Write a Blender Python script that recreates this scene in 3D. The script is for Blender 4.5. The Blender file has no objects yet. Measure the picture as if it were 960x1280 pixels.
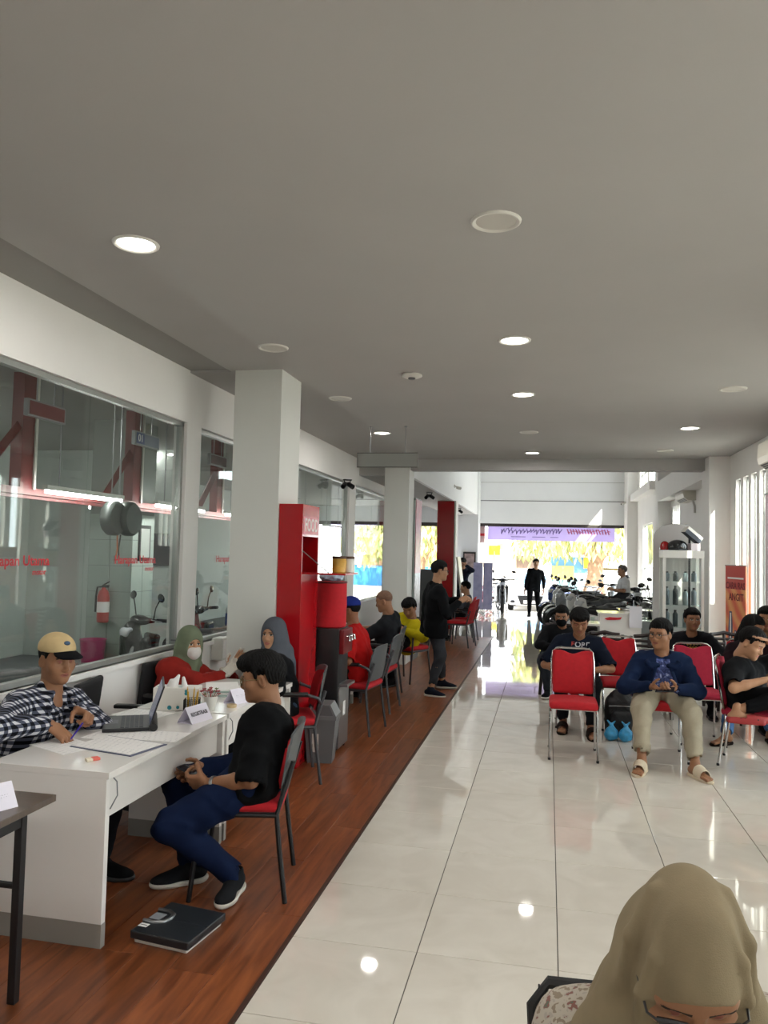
import bpy, bmesh, math, random
import numpy as np
from mathutils import Vector, Matrix, Euler
from mathutils.bvhtree import BVHTree
random.seed(7)
np.random.seed(7)
SC = bpy.context.scene
COL = SC.collection
PI = math.pi

# ------------------------------------------------------------------ camera
F_PX, YAW, PITCH, ROLL, CAM_H = 979.04, -0.207915, 0.050652, 0.023801, 1.7354
def make_camera():
    cy, sy, cp, sp = math.cos(YAW), math.sin(YAW), math.cos(PITCH), math.sin(PITCH)
    fw = Vector((sy*cp, cy*cp, sp)); r = Vector((cy, -sy, 0)); u = r.cross(fw)
    c, s = math.cos(ROLL), math.sin(ROLL)
    R, U = c*r + s*u, c*u - s*r
    m = Matrix(((R.x, U.x, -fw.x, 0), (R.y, U.y, -fw.y, 0), (R.z, U.z, -fw.z, CAM_H), (0, 0, 0, 1)))
    cam = bpy.data.cameras.new('camera'); cam.sensor_fit = 'VERTICAL'; cam.sensor_height = 36.0
    cam.lens = F_PX/1280*36.0; cam.clip_start = 0.05; cam.clip_end = 300
    o = bpy.data.objects.new('camera', cam); COL.objects.link(o); o.matrix_world = m
    SC.camera = o
make_camera()

# ------------------------------------------------------------------ sky, sun, exposure
def make_world():
    w = bpy.data.worlds.new('sky'); SC.world = w; w.use_nodes = True
    nt = w.node_tree; bg = nt.nodes['Background']
    bg.inputs['Color'].default_value = (0.93, 0.96, 1.0, 1); bg.inputs['Strength'].default_value = 7.0
make_world()
def make_sun():
    l = bpy.data.lights.new('sun', 'SUN'); l.energy = 14.0; l.angle = 0.009; l.color = (1.0, 0.93, 0.82)
    o = bpy.data.objects.new('sun', l); COL.objects.link(o)
    d = Vector((-0.42, 0.72, -0.55)).normalized()      # direction the light travels
    o.rotation_euler = d.to_track_quat('-Z', 'Y').to_euler()
make_sun()
DOWNLIGHT_W = 8.0
TUBE_STRENGTH = 45.0
SC.view_settings.view_transform = 'Standard'; SC.view_settings.look = 'None'
SC.view_settings.exposure = 0.42; SC.view_settings.gamma = 1.0; SC.view_settings.use_curve_mapping = False
SC.cycles.max_bounces = 9; SC.cycles.diffuse_bounces = 5; SC.cycles.glossy_bounces = 4
SC.cycles.transmission_bounces = 6; SC.cycles.transparent_max_bounces = 12
SC.cycles.sample_clamp_indirect = 6.0; SC.cycles.caustics_reflective = False; SC.cycles.caustics_refractive = False
SC.cycles.use_denoising = True

# ------------------------------------------------------------------ materials
MATS = {}
def lin(c):
    return tuple(((x/12.92) if x <= 0.04045 else ((x+0.055)/1.055)**2.4) for x in c)
def hexc(h):
    h = h.lstrip('#'); return lin(tuple(int(h[i:i+2], 16)/255 for i in (0, 2, 4)))
def mat(name, col, rough=0.6, metal=0.0, var=0.0, vscale=8.0, bump=0.0, bscale=60.0, spec=0.5, emis=0.0, coat=0.0, stretch=None):
    """procedural principled material: colour with noise variation and fine bump"""
    if name in MATS: return MATS[name]
    m = bpy.data.materials.new(name); m.use_nodes = True; nt = m.node_tree; N = nt.nodes; L = nt.links
    b = N['Principled BSDF']; c = hexc(col) if isinstance(col, str) else col
    b.inputs['Base Color'].default_value = (*c, 1); b.inputs['Roughness'].default_value = rough
    b.inputs['Metallic'].default_value = metal; b.inputs['Specular IOR Level'].default_value = spec
    if coat: b.inputs['Coat Weight'].default_value = coat; b.inputs['Coat Roughness'].default_value = 0.08
    if emis: b.inputs['Emission Color'].default_value = (*c, 1); b.inputs['Emission Strength'].default_value = emis
    if var or bump:
        tc = N.new('ShaderNodeTexCoord'); src = tc.outputs['Object']
        if stretch:
            mp = N.new('ShaderNodeMapping'); mp.inputs['Scale'].default_value = stretch; L.new(src, mp.inputs['Vector']); src = mp.outputs['Vector']
    if var:
        n = N.new('ShaderNodeTexNoise'); n.inputs['Scale'].default_value = vscale; n.inputs['Detail'].default_value = 4
        L.new(src, n.inputs['Vector'])
        r = N.new('ShaderNodeValToRGB'); L.new(n.outputs['Fac'], r.inputs['Fac'])
        r.color_ramp.elements[0].position = 0.3; r.color_ramp.elements[1].position = 0.7
        r.color_ramp.elements[0].color = (*[max(0, x*(1-var)) for x in c], 1)
        r.color_ramp.elements[1].color = (*[min(1, x*(1+var)) for x in c], 1)
        L.new(r.outputs['Color'], b.inputs['Base Color'])
    if bump:
        n2 = N.new('ShaderNodeTexNoise'); n2.inputs['Scale'].default_value = bscale; n2.inputs['Detail'].default_value = 3
        L.new(src, n2.inputs['Vector'])
        bp = N.new('ShaderNodeBump'); bp.inputs['Strength'].default_value = bump; bp.inputs['Distance'].default_value = 0.01
        L.new(n2.outputs['Fac'], bp.inputs['Height']); L.new(bp.outputs['Normal'], b.inputs['Normal'])
    MATS[name] = m; return m
def glass_mat(name, tint=(0.93, 0.97, 0.95), refl=1.0, ior=1.5):
    """thin architectural glass: clear transmission plus fresnel reflection"""
    if name in MATS: return MATS[name]
    m = bpy.data.materials.new(name); m.use_nodes = True; nt = m.node_tree; N = nt.nodes; L = nt.links
    N.remove(N['Principled BSDF']); out = N['Material Output']
    t = N.new('ShaderNodeBsdfTransparent'); t.inputs['Color'].default_value = (*tint, 1)
    g = N.new('ShaderNodeBsdfGlossy'); g.inputs['Roughness'].default_value = 0.015; g.inputs['Color'].default_value = (refl, refl, refl, 1)
    lw = N.new('ShaderNodeLayerWeight'); lw.inputs['Blend'].default_value = 0.5     # facing = 1 - |cos|, same from both sides
    pw = N.new('ShaderNodeMath'); pw.operation = 'POWER'; pw.inputs[1].default_value = 5.0; L.new(lw.outputs['Facing'], pw.inputs[0])
    f0 = ((ior-1)/(ior+1))**2
    fr = N.new('ShaderNodeMath'); fr.operation = 'MULTIPLY_ADD'; fr.inputs[1].default_value = 1-f0; fr.inputs[2].default_value = f0; L.new(pw.outputs['Value'], fr.inputs[0])
    mx = N.new('ShaderNodeMixShader'); L.new(fr.outputs['Value'], mx.inputs['Fac']); L.new(t.outputs['BSDF'], mx.inputs[1]); L.new(g.outputs['BSDF'], mx.inputs[2])
    L.new(mx.outputs['Shader'], out.inputs['Surface'])
    MATS[name] = m; return m
def ramp_mat(name, build, rough=0.5, spec=0.5, coat=0.0):
    """material whose colour comes from build(N, L, texcoord) -> colour socket"""
    if name in MATS: return MATS[name]
    m = bpy.data.materials.new(name); m.use_nodes = True; nt = m.node_tree; N = nt.nodes; L = nt.links
    b = N['Principled BSDF']; b.inputs['Roughness'].default_value = rough; b.inputs['Specular IOR Level'].default_value = spec
    if coat: b.inputs['Coat Weight'].default_value = coat
    tc = N.new('ShaderNodeTexCoord')
    L.new(build(N, L, tc), b.inputs['Base Color'])
    MATS[name] = m; return m

# ------------------------------------------------------------------ object helpers
def me_from(verts, faces, smooth=False):
    me = bpy.data.meshes.new('mesh'); me.from_pydata([tuple(v) for v in verts], [], [tuple(f) for f in faces]); me.update()
    if smooth: me.polygons.foreach_set('use_smooth', [True]*len(me.polygons))
    return me
def link(name, me, mats=None, parent=None, loc=None, rot=None):
    o = bpy.data.objects.new(name, me); COL.objects.link(o)
    if mats is not None:
        if not isinstance(mats, (list, tuple)): mats = [mats]
        if len(me.materials) == 0:
            for m in mats: me.materials.append(m)
    if parent is not None: o.parent = parent
    if loc is not None: o.location = loc
    if rot is not None: o.rotation_euler = rot
    return o
def tag(o, label, cat, group=None, kind=None):
    if label: o['label'] = label
    if cat: o['category'] = cat
    if group: o['group'] = group
    if kind: o['kind'] = kind
    return o
def thing(name, label, cat, loc=(0, 0, 0), rotz=0.0, group=None):
    o = bpy.data.objects.new(name, None); o.empty_display_size = 0.1; COL.objects.link(o)
    o.location = loc; o.rotation_euler = (0, 0, rotz)
    return tag(o, label, cat, group)
def dup(root, loc, rotz=0.0, label=None, group=None):
    r = root.copy(); COL.objects.link(r); r.location = loc; r.rotation_euler = (0, 0, rotz)
    if label: r['label'] = label
    if group: r['group'] = group
    for ch in list(root.children):
        c = ch.copy(); COL.objects.link(c); c.parent = r
        for g in list(ch.children):
            d = g.copy(); COL.objects.link(d); d.parent = c
    return r
class MB:
    """collects simple shapes into one mesh"""
    def __init__(s): s.v = []; s.f = []; s.sm = []
    def add(s, v, f, smooth=False):
        o = len(s.v); s.v += [tuple(p) for p in v]; s.f += [tuple(i+o for i in q) for q in f]; s.sm += [smooth]*len(f); return s
    def box(s, x0, x1, y0, y1, z0, z1, bev=0.0, M=None):
        if bev > 0:
            bm = bmesh.new(); bmesh.ops.create_cube(bm, size=1.0)
            for v in bm.verts: v.co = ((x0+x1)/2+v.co.x*(x1-x0), (y0+y1)/2+v.co.y*(y1-y0), (z0+z1)/2+v.co.z*(z1-z0))
            bmesh.ops.bevel(bm, geom=bm.edges[:], offset=bev, segments=2, affect='EDGES', profile=0.6)
            bm.verts.index_update()
            v = [p.co.copy() for p in bm.verts]; f = [[q.index for q in p.verts] for p in bm.faces]; bm.free()
            sm = True
        else:
            v = [Vector(p) for p in ((x0, y0, z0), (x1, y0, z0), (x1, y1, z0), (x0, y1, z0), (x0, y0, z1), (x1, y0, z1), (x1, y1, z1), (x0, y1, z1))]
            f = [(0, 3, 2, 1), (4, 5, 6, 7), (0, 1, 5, 4), (1, 2, 6, 5), (2, 3, 7, 6), (3, 0, 4, 7)]; sm = False
        if M is not None: v = [M @ p for p in v]
        return s.add(v, f, sm and bev > 0.008)
    def tube(s, pts, r, n=8, closed=False, caps=True):
        """round bar swept along pts; r is a number or a list"""
        P = [Vector(p) for p in pts]; k = len(P); rr = r if isinstance(r, (list, tuple)) else [r]*k
        v = []; prev = None
        for i in range(k):
            if closed: t = (P[(i+1) % k]-P[i-1])
            else: t = P[min(i+1, k-1)]-P[max(i-1, 0)]
            t.normalize()
            if prev is None:
                a = Vector((0, 0, 1)) if abs(t.z) < 0.9 else Vector((1, 0, 0)); x = t.cross(a).normalized()
            else:
                x = (prev - t*prev.dot(t)).normalized()
            prev = x; y = t.cross(x)
            for j in range(n):
                q = 2*PI*j/n; v.append(P[i]+(x*math.cos(q)+y*math.sin(q))*rr[i])
        f = []
        for i in range(k if closed else k-1):
            a = i*n; b = ((i+1) % k)*n
            for j in range(n): f.append((a+j, a+(j+1) % n, b+(j+1) % n, b+j))
        if caps and not closed:
            f.append(tuple(range(n-1, -1, -1))); f.append(tuple((k-1)*n+j for j in range(n)))
        return s.add(v, f, True)
    def lathe(s, prof, n=24, M=None, cap=True):
        """profile [(r, z)...] turned about z"""
        v = [Vector((r*math.cos(2*PI*j/n), r*math.sin(2*PI*j/n), z)) for r, z in prof for j in range(n)]
        f = []
        for i in range(len(prof)-1):
            for j in range(n): f.append((i*n+j, i*n+(j+1) % n, (i+1)*n+(j+1) % n, (i+1)*n+j))
        if cap: f.append(tuple(range(n-1, -1, -1))); f.append(tuple((len(prof)-1)*n+j for j in range(n)))
        if M is not None: v = [M @ p for p in v]
        return s.add(v, f, True)
    def prism(s, poly, axis, a, b):
        """2D polygon extruded along axis ('x','y','z') from a to b"""
        n = len(poly)
        def P(p, t): return {'x': (t, p[0], p[1]), 'y': (p[0], t, p[1]), 'z': (p[0], p[1], t)}[axis]
        v = [P(p, a) for p in poly]+[P(p, b) for p in poly]
        f = [tuple(range(n-1, -1, -1)), tuple(range(n, 2*n))]+[(i, (i+1) % n, n+(i+1) % n, n+i) for i in range(n)]
        return s.add(v, f)
    def mesh(s, fix=True):
        me = bpy.data.meshes.new('mesh'); me.from_pydata(s.v, [], s.f)
        me.polygons.foreach_set('use_smooth', s.sm)
        if fix:
            bm = bmesh.new(); bm.from_mesh(me); bmesh.ops.recalc_face_normals(bm, faces=bm.faces[:]); bm.to_mesh(me); bm.free()
        if any(s.sm): me.set_sharp_from_angle(angle=math.radians(42))
        me.update(); return me
    def build(s, name, m, parent=None, loc=None, rot=None):
        return link(name, s.mesh(), m, parent, loc, rot)
def struct(name, mb, m, parent=None, label=None):
    o = mb.build(name, m, parent)
    if parent is None:
        o['kind'] = 'structure'
        if label: o['label'] = label
    return o
def text_mesh(txt, size, depth=0.002, bold=False, align='CENTER', sx=1.0, shear=0.0, mirror=False, space=1.0):
    cu = bpy.data.curves.new('lettering', 'FONT'); cu.body = txt; cu.size = size; cu.extrude = depth
    cu.align_x = align; cu.align_y = 'CENTER'; cu.shear = shear; cu.space_character = space; cu.resolution_u = 3
    if bold: cu.offset = size*0.018
    o = bpy.data.objects.new('lettering', cu); COL.objects.link(o)
    dg = bpy.context.evaluated_depsgraph_get(); me = bpy.data.meshes.new_from_object(o.evaluated_get(dg))
    bpy.data.objects.remove(o); bpy.data.curves.remove(cu)
    if sx != 1.0 or mirror:
        me.transform(Matrix.Diagonal((-sx if mirror else sx, 1, 1, 1)))
        if mirror: me.flip_normals()
    return me
def rotm(x=0, y=0, z=0, loc=(0, 0, 0)):
    return Matrix.Translation(loc) @ Euler((x, y, z)).to_matrix().to_4x4()

# ------------------------------------------------------------------ signed distance sculpting
def _rot(v, M): return v
def sd_cone(X, Y, Z, a, b, ra, rb):
    a = np.asarray(a, np.float32); b = np.asarray(b, np.float32); ba = b-a; L2 = float(ba@ba)+1e-9
    h = ((X-a[0])*ba[0]+(Y-a[1])*ba[1]+(Z-a[2])*ba[2])/L2
    h = np.clip(h, 0, 1)
    d = np.sqrt((X-a[0]-ba[0]*h)**2+(Y-a[1]-ba[1]*h)**2+(Z-a[2]-ba[2]*h)**2)
    return d-(ra+(rb-ra)*h)
def sd_ell(X, Y, Z, c, r, R=None):
    x, y, z = X-c[0], Y-c[1], Z-c[2]
    if R is not None:
        R = np.asarray(R, np.float32)
        x, y, z = R[0, 0]*x+R[1, 0]*y+R[2, 0]*z, R[0, 1]*x+R[1, 1]*y+R[2, 1]*z, R[0, 2]*x+R[1, 2]*y+R[2, 2]*z
    k0 = np.sqrt((x/r[0])**2+(y/r[1])**2+(z/r[2])**2); k1 = np.sqrt((x/r[0]**2)**2+(y/r[1]**2)**2+(z/r[2]**2)**2)
    return k0*(k0-1)/np.maximum(k1, 1e-6)
def sd_box(X, Y, Z, c, r, R=None, rd=0.01):
    x, y, z = X-c[0], Y-c[1], Z-c[2]
    if R is not None:
        R = np.asarray(R, np.float32)
        x, y, z = R[0, 0]*x+R[1, 0]*y+R[2, 0]*z, R[0, 1]*x+R[1, 1]*y+R[2, 1]*z, R[0, 2]*x+R[1, 2]*y+R[2, 2]*z
    qx, qy, qz = np.abs(x)-r[0]+rd, np.abs(y)-r[1]+rd, np.abs(z)-r[2]+rd
    return np.sqrt(np.maximum(qx, 0)**2+np.maximum(qy, 0)**2+np.maximum(qz, 0)**2)+np.minimum(np.maximum(np.maximum(qx, qy), qz), 0)-rd
def C_(a, b, ra, rb, k=0.03, op='+'): return ('cone', (tuple(a), tuple(b), ra, rb), k, op)
def E_(c, r, R=None, k=0.03, op='+'): return ('ell', (tuple(c), tuple(r), R), k, op)
def B_(c, r, R=None, rd=0.01, k=0.02, op='+'): return ('box', (tuple(c), tuple(r), R, rd), k, op)
def _pb(p):
    t, a = p[0], p[1]
    if t == 'cone':
        A = np.array([np.array(a[0])-a[2], np.array(a[1])-a[3], np.array(a[0])+a[2], np.array(a[1])+a[3]]); return A.min(0), A.max(0)
    c = np.array(a[0]); r = np.array(a[1])
    if a[2] is not None: r = np.full(3, np.linalg.norm(r) if t == 'box' else r.max())
    return c-r, c+r
def sdf_mesh(prims, res=0.012, post=None, smooth=True):
    lo = np.min([_pb(p)[0] for p in prims if p[3] == '+'], 0)-0.02-res*2
    hi = np.max([_pb(p)[1] for p in prims if p[3] == '+'], 0)+0.02+res*2
    n = np.ceil((hi-lo)/res).astype(int)+1
    ax = [(lo[i]+res*np.arange(n[i])).astype(np.float32) for i in range(3)]
    D = np.full(n, 0.5, np.float32)
    for t, a, k, op in prims:
        b0, b1 = _pb((t, a)); m = k+3*res
        s = [slice(max(0, int((b0[i]-m-lo[i])/res)), min(n[i], int((b1[i]+m-lo[i])/res)+2)) for i in range(3)]
        if any(q.stop <= q.start for q in s): continue
        X = ax[0][s[0]][:, None, None]; Y = ax[1][s[1]][None, :, None]; Z = ax[2][s[2]][None, None, :]
        d = {'cone': sd_cone, 'ell': sd_ell, 'box': sd_box}[t](X, Y, Z, *a)
        S = D[s[0], s[1], s[2]]
        if op == '+':
            if k > 0:
                h = np.maximum(k-np.abs(S-d), 0)/k; D[s[0], s[1], s[2]] = np.minimum(S, d)-h*h*k*0.25
            else: D[s[0], s[1], s[2]] = np.minimum(S, d)
        else:
            h = np.maximum(k-np.abs(S+d), 0)/max(k, 1e-6); D[s[0], s[1], s[2]] = np.maximum(S, -d)+h*h*k*0.25
    if post is not None:
        D = post(D, ax[0][:, None, None], ax[1][None, :, None], ax[2][None, None, :]).astype(np.float32)
    return surf_net(D, lo, res)
_OFF = [(0, 0, 0), (1, 0, 0), (0, 1, 0), (1, 1, 0), (0, 0, 1), (1, 0, 1), (0, 1, 1), (1, 1, 1)]
_EDG = [(0, 1), (2, 3), (4, 5), (6, 7), (0, 2), (1, 3), (4, 6), (5, 7), (0, 4), (1, 5), (2, 6), (3, 7)]
def surf_net(D, lo, res):
    S = D < 0; n = np.array(D.shape)
    cnt = np.zeros(n-1, np.int8)
    for o in _OFF: cnt += S[o[0]:n[0]-1+o[0], o[1]:n[1]-1+o[1], o[2]:n[2]-1+o[2]]
    act = (cnt > 0) & (cnt < 8); ijk = np.argwhere(act); idx = np.full(n-1, -1, np.int32); idx[act] = np.arange(len(ijk))
    vals = [D[ijk[:, 0]+o[0], ijk[:, 1]+o[1], ijk[:, 2]+o[2]] for o in _OFF]
    V = np.zeros((len(ijk), 3)); N = np.zeros(len(ijk))
    for a, b in _EDG:
        m = (vals[a] < 0) != (vals[b] < 0); va, vb = vals[a][m], vals[b][m]; t = (va/(va-vb))[:, None]
        oa, ob = np.array(_OFF[a], float), np.array(_OFF[b], float)
        V[m] += oa+t*(ob-oa); N[m] += 1
    V = (V/N[:, None]+ijk)*res+lo
    Q = []
    for d in range(3):
        a, b = [(1, 2), (2, 0), (0, 1)][d]
        s0 = [slice(0, n[i]-1) for i in range(3)]; s1 = list(s0); s1[d] = slice(1, n[d])
        s0[a] = s1[a] = slice(1, n[a]-1); s0[b] = s1[b] = slice(1, n[b]-1)
        A, B = S[tuple(s0)], S[tuple(s1)]
        for m, flip in ((A & ~B, False), (~A & B, True)):
            e = np.argwhere(m)
            if not len(e): continue
            e[:, a] += 1; e[:, b] += 1
            def cell(da, db):
                c = e.copy(); c[:, a] += da; c[:, b] += db; return idx[c[:, 0], c[:, 1], c[:, 2]]
            q = np.stack([cell(-1, -1), cell(0, -1), cell(0, 0), cell(-1, 0)], 1)
            Q.append(q[:, ::-1] if flip else q)
    Q = np.concatenate(Q) if Q else np.zeros((0, 4), int)
    return V, Q
def np_mesh(V, Q, mi=None, smooth=True):
    me = bpy.data.meshes.new('mesh'); nv, nq = len(V), len(Q)
    me.vertices.add(nv); me.vertices.foreach_set('co', np.asarray(V, np.float32).ravel())
    me.loops.add(nq*4); me.loops.foreach_set('vertex_index', np.asarray(Q, np.int32).ravel())
    me.polygons.add(nq); me.polygons.foreach_set('loop_start', np.arange(0, nq*4, 4, dtype=np.int32))
    me.polygons.foreach_set('use_smooth', np.full(nq, smooth))
    if mi is not None: me.polygons.foreach_set('material_index', np.asarray(mi, np.int32))
    me.update(calc_edges=True); return me
def sdf_obj(name, prims, m, parent=None, res=0.012, post=None, loc=None, rot=None):
    V, Q = sdf_mesh(prims, res, post)
    return link(name, np_mesh(V, Q), m, parent, loc, rot)
def wrinkle(amp, f=18.0, seed=0.0):
    def post(D, X, Y, Z):
        w = np.sin(f*(X*0.8+Z*1.2)+seed+1.7*np.sin(f*0.4*Y+seed))*np.cos(f*(Y*0.9-Z*0.6)+2*seed+1.3*np.sin(f*0.5*X))
        w = w+0.5*np.sin(f*2.1*(X-Y*0.7+Z*0.5)+3*seed)
        q = np.abs(np.sin(f*0.62*(Z*1.1+X*0.55-Y*0.45)+seed+1.5*np.sin(f*0.35*(X+Y)+2*seed)))
        w = w-1.5*(1-q)**4
        return D+amp*w
    return post
# ------------------------------------------------------------------ shared materials
def tile_color(N, L, tc):
    oi = N.new('ShaderNodeObjectInfo')
    add = N.new('ShaderNodeVectorMath'); add.operation = 'ADD'
    mul = N.new('ShaderNodeVectorMath'); mul.operation = 'SCALE'; mul.inputs['Scale'].default_value = 37.0
    cmb = N.new('ShaderNodeCombineXYZ'); L.new(oi.outputs['Random'], cmb.inputs['X']); L.new(oi.outputs['Random'], cmb.inputs['Y'])
    L.new(cmb.outputs['Vector'], mul.inputs[0]); L.new(tc.outputs['Object'], add.inputs[0]); L.new(mul.outputs['Vector'], add.inputs[1])
    n = N.new('ShaderNodeTexNoise'); n.inputs['Scale'].default_value = 3.2; n.inputs['Detail'].default_value = 7; n.inputs['Distortion'].default_value = 1.1
    L.new(add.outputs['Vector'], n.inputs['Vector'])
    r = N.new('ShaderNodeValToRGB'); L.new(n.outputs['Fac'], r.inputs['Fac'])
    r.color_ramp.elements[0].position = 0.3; r.color_ramp.elements[1].position = 0.72
    r.color_ramp.elements[0].color = (*hexc('#cfc8bc'), 1); r.color_ramp.elements[1].color = (*hexc('#dbd5ca'), 1)
    return r.outputs['Color']
M_TILE = ramp_mat('polished_tile', tile_color, rough=0.035, spec=0.55)
def wood_color(N, L, tc):
    oi = N.new('ShaderNodeObjectInfo')
    mp = N.new('ShaderNodeMapping'); mp.inputs['Scale'].default_value = (16, 1.6, 4); L.new(tc.outputs['Object'], mp.inputs['Vector'])
    cmb = N.new('ShaderNodeCombineXYZ'); ml = N.new('ShaderNodeMath'); ml.operation = 'MULTIPLY'; ml.inputs[1].default_value = 53
    L.new(oi.outputs['Random'], ml.inputs[0]); L.new(ml.outputs['Value'], cmb.inputs['Y']); L.new(cmb.outputs['Vector'], mp.inputs['Location'])
    n = N.new('ShaderNodeTexNoise'); n.inputs['Scale'].default_value = 1.6; n.inputs['Detail'].default_value = 6; n.inputs['Distortion'].default_value = 0.8
    L.new(mp.outputs['Vector'], n.inputs['Vector'])
    r = N.new('ShaderNodeValToRGB'); L.new(n.outputs['Fac'], r.inputs['Fac'])
    r.color_ramp.elements[0].position = 0.28; r.color_ramp.elements[1].position = 0.75
    r.color_ramp.elements[0].color = (*hexc('#5f3019'), 1); r.color_ramp.elements[1].color = (*hexc('#955530'), 1)
    hs = N.new('ShaderNodeHueSaturation'); L.new(r.outputs['Color'], hs.inputs['Color'])
    mr = N.new('ShaderNodeMapRange'); L.new(oi.outputs['Random'], mr.inputs['Value']); mr.inputs['To Min'].default_value = 0.78; mr.inputs['To Max'].default_value = 1.18
    L.new(mr.outputs['Result'], hs.inputs['Value'])
    return hs.outputs['Color']
M_WOOD = ramp_mat('wood_plank', wood_color, rough=0.33, spec=0.45)
M_GROUT = mat('grout', '#4b4640', 0.9)
M_CEIL = mat('ceiling_paint', '#adaba9', 0.85, var=0.02, vscale=1.5)
M_WALL = mat('wall_paint', '#efedea', 0.7, var=0.015, vscale=2.0)
M_WALL2 = mat('hall_paint', '#eeeff0', 0.7, var=0.015, vscale=2.0)
M_COLUMN = mat('column_paint', '#d6d7d2', 0.55, var=0.012, vscale=2.0)
M_RED = mat('red_laminate', '#a80d16', 0.16, var=0.04, vscale=2.0, coat=0.4)
M_REDPAINT = mat('red_steel_paint', '#6e1f1e', 0.45, var=0.1, vscale=5)
M_FRAME = mat('aluminium_frame', '#a9aca8', 0.35, metal=0.6)
M_GLASS = glass_mat('window_glass', (0.93, 0.965, 0.95), 1.0, 1.55)
M_CLEAR = glass_mat('clear_glass', (0.93, 0.97, 0.96), 1.0, 1.45)
M_WHITE = mat('white_laminate', '#e3e0dc', 0.14, var=0.012, vscale=3, coat=0.3)
M_PLINTH = mat('grey_plinth', '#8d8a84', 0.5)
M_BLACKM = mat('black_metal', '#1b1b1d', 0.4, metal=0.3)
M_BLACKP = mat('black_plastic', '#141416', 0.45, bump=0.05, bscale=300)
M_GREYP = mat('grey_plastic', '#6b6d6f', 0.5, bump=0.04, bscale=250)
M_CHROME = mat('chrome', '#c8c8c8', 0.16, metal=1.0)
M_STEEL = mat('brushed_steel', '#9a9c9e', 0.32, metal=0.9)
M_REDF = mat('red_fabric', '#b3121f', 0.85, var=0.08, vscale=30, bump=0.25, bscale=400)
M_REDF2 = mat('crimson_fabric', '#9c1030', 0.85, var=0.08, vscale=30, bump=0.25, bscale=400)
M_PAPER = mat('paper', '#e6e4e2', 0.8, var=0.02, vscale=20)
M_INK = mat('ink', '#2a2a30', 0.8)
M_RUBBER = mat('rubber', '#17171a', 0.75, bump=0.1, bscale=120)
M_WHITEP = mat('white_plastic', '#d9d7d0', 0.35)

# ------------------------------------------------------------------ floor
WX = -1.115          # edge between wood and tile
WEND = 16.57         # far end of the wood floor
XW, XR = -2.97, 2.5  # left glass wall, right wall
TX0, TY0, T = -0.538, 3.461, 0.6
fl = struct('floor', MB().box(XW, XR, -4, 24.6, -0.12, -0.006), M_GROUT, label='polished beige tile and brown wood plank floor')
def floor_pieces():
    cache = {}
    def piece(name, x0, x1, y0, y1, z0, z1, m, bev=0.0012):
        key = (round(x1-x0, 4), round(y1-y0, 4), m.name)
        if key not in cache:
            w, h = (x1-x0)/2, (y1-y0)/2; b = bev
            v = [(-w, -h, z0), (w, -h, z0), (w, h, z0), (-w, h, z0), (-w, -h, z1-b), (w, -h, z1-b), (w, h, z1-b), (-w, h, z1-b), (-w+b, -h+b, z1), (w-b, -h+b, z1), (w-b, h-b, z1), (-w+b, h-b, z1)]
            f = [(0, 3, 2, 1), (8, 9, 10, 11)]
            for i in range(4):
                j = (i+1) % 4; f += [(i, j, 4+j, 4+i), (4+i, 4+j, 8+j, 8+i)]
            cache[key] = me_from(v, f); cache[key].materials.append(m)
        o = link(name, cache[key], None, fl, loc=((x0+x1)/2, (y0+y1)/2, 0)); return o
    xs = [WX+0.012]+[TX0+T*i for i in range(0, 6)]+[XR]
    g = 0.0022
    ys = [TY0+T*i for i in range(-3, 17)]
    for j in range(len(ys)-1):
        for i in range(len(xs)-1):
            piece('floor_tile', xs[i]+g, xs[i+1]-g, ys[j]+g, ys[j+1]-g, -0.006, 0.0, M_TILE)
    def bulk(name, X, Y, m):
        mb = MB()
        for j in range(len(Y)-1):
            for i in range(len(X)-1):
                a, b, c, d = X[i]+g, X[i+1]-g, Y[j]+g, Y[j+1]-g
                mb.add([(a, c, 0), (b, c, 0), (b, d, 0), (a, d, 0)], [(0, 1, 2, 3)])
        o = link(name, mb.mesh(False), m, fl); o['kind'] = 'stuff'
    yn = [ys[0]-T*i for i in range(9, -1, -1)]; yf = [y for y in [ys[-1]+T*i for i in range(0, 30)] if y < WEND]+[WEND]
    bulk('near_tiles', xs, yn, M_TILE); bulk('far_tiles', xs, yf, M_TILE)
    xa = [XW, XW+0.05]+[TX0+T*i for i in range(-4, 6)]+[XR]; yb = [WEND+T*i for i in range(0, 14)]+[24.6]
    bulk('hall_tiles', xa, yb, M_TILE)
    # wood planks
    pw, pl = 0.192, 1.22; n = 0; x = WX-0.004
    cols = []
    while x > XW+0.02:
        cols.append((max(x-pw, XW), x)); x -= pw
    for i, (a, b) in enumerate(cols):
        y = 1.2-(i*0.47 % 1.0)*pl
        while y < WEND:
            e = min(y+pl, WEND)
            if e-y > 0.05:
                piece('floor_plank', a+0.0006, b-0.0006, y+0.0006, e-0.0006, -0.006, 0.004, M_WOOD, 0.0012)
            y += pl
    mb = MB()
    mb.add([(XW, -4, 0.003), (WX-0.004, -4, 0.003), (WX-0.004, 0.1, 0.003), (XW, 0.1, 0.003)], [(0, 1, 2, 3)])
    o = link('near_planks', mb.mesh(False), M_WOOD, fl)
    MB().box(WX-0.006, WX+0.012, -4, WEND, -0.006, 0.006).build('edge_strip', mat('edge_strip', '#3a2116', 0.5), fl)
floor_pieces()

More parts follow.
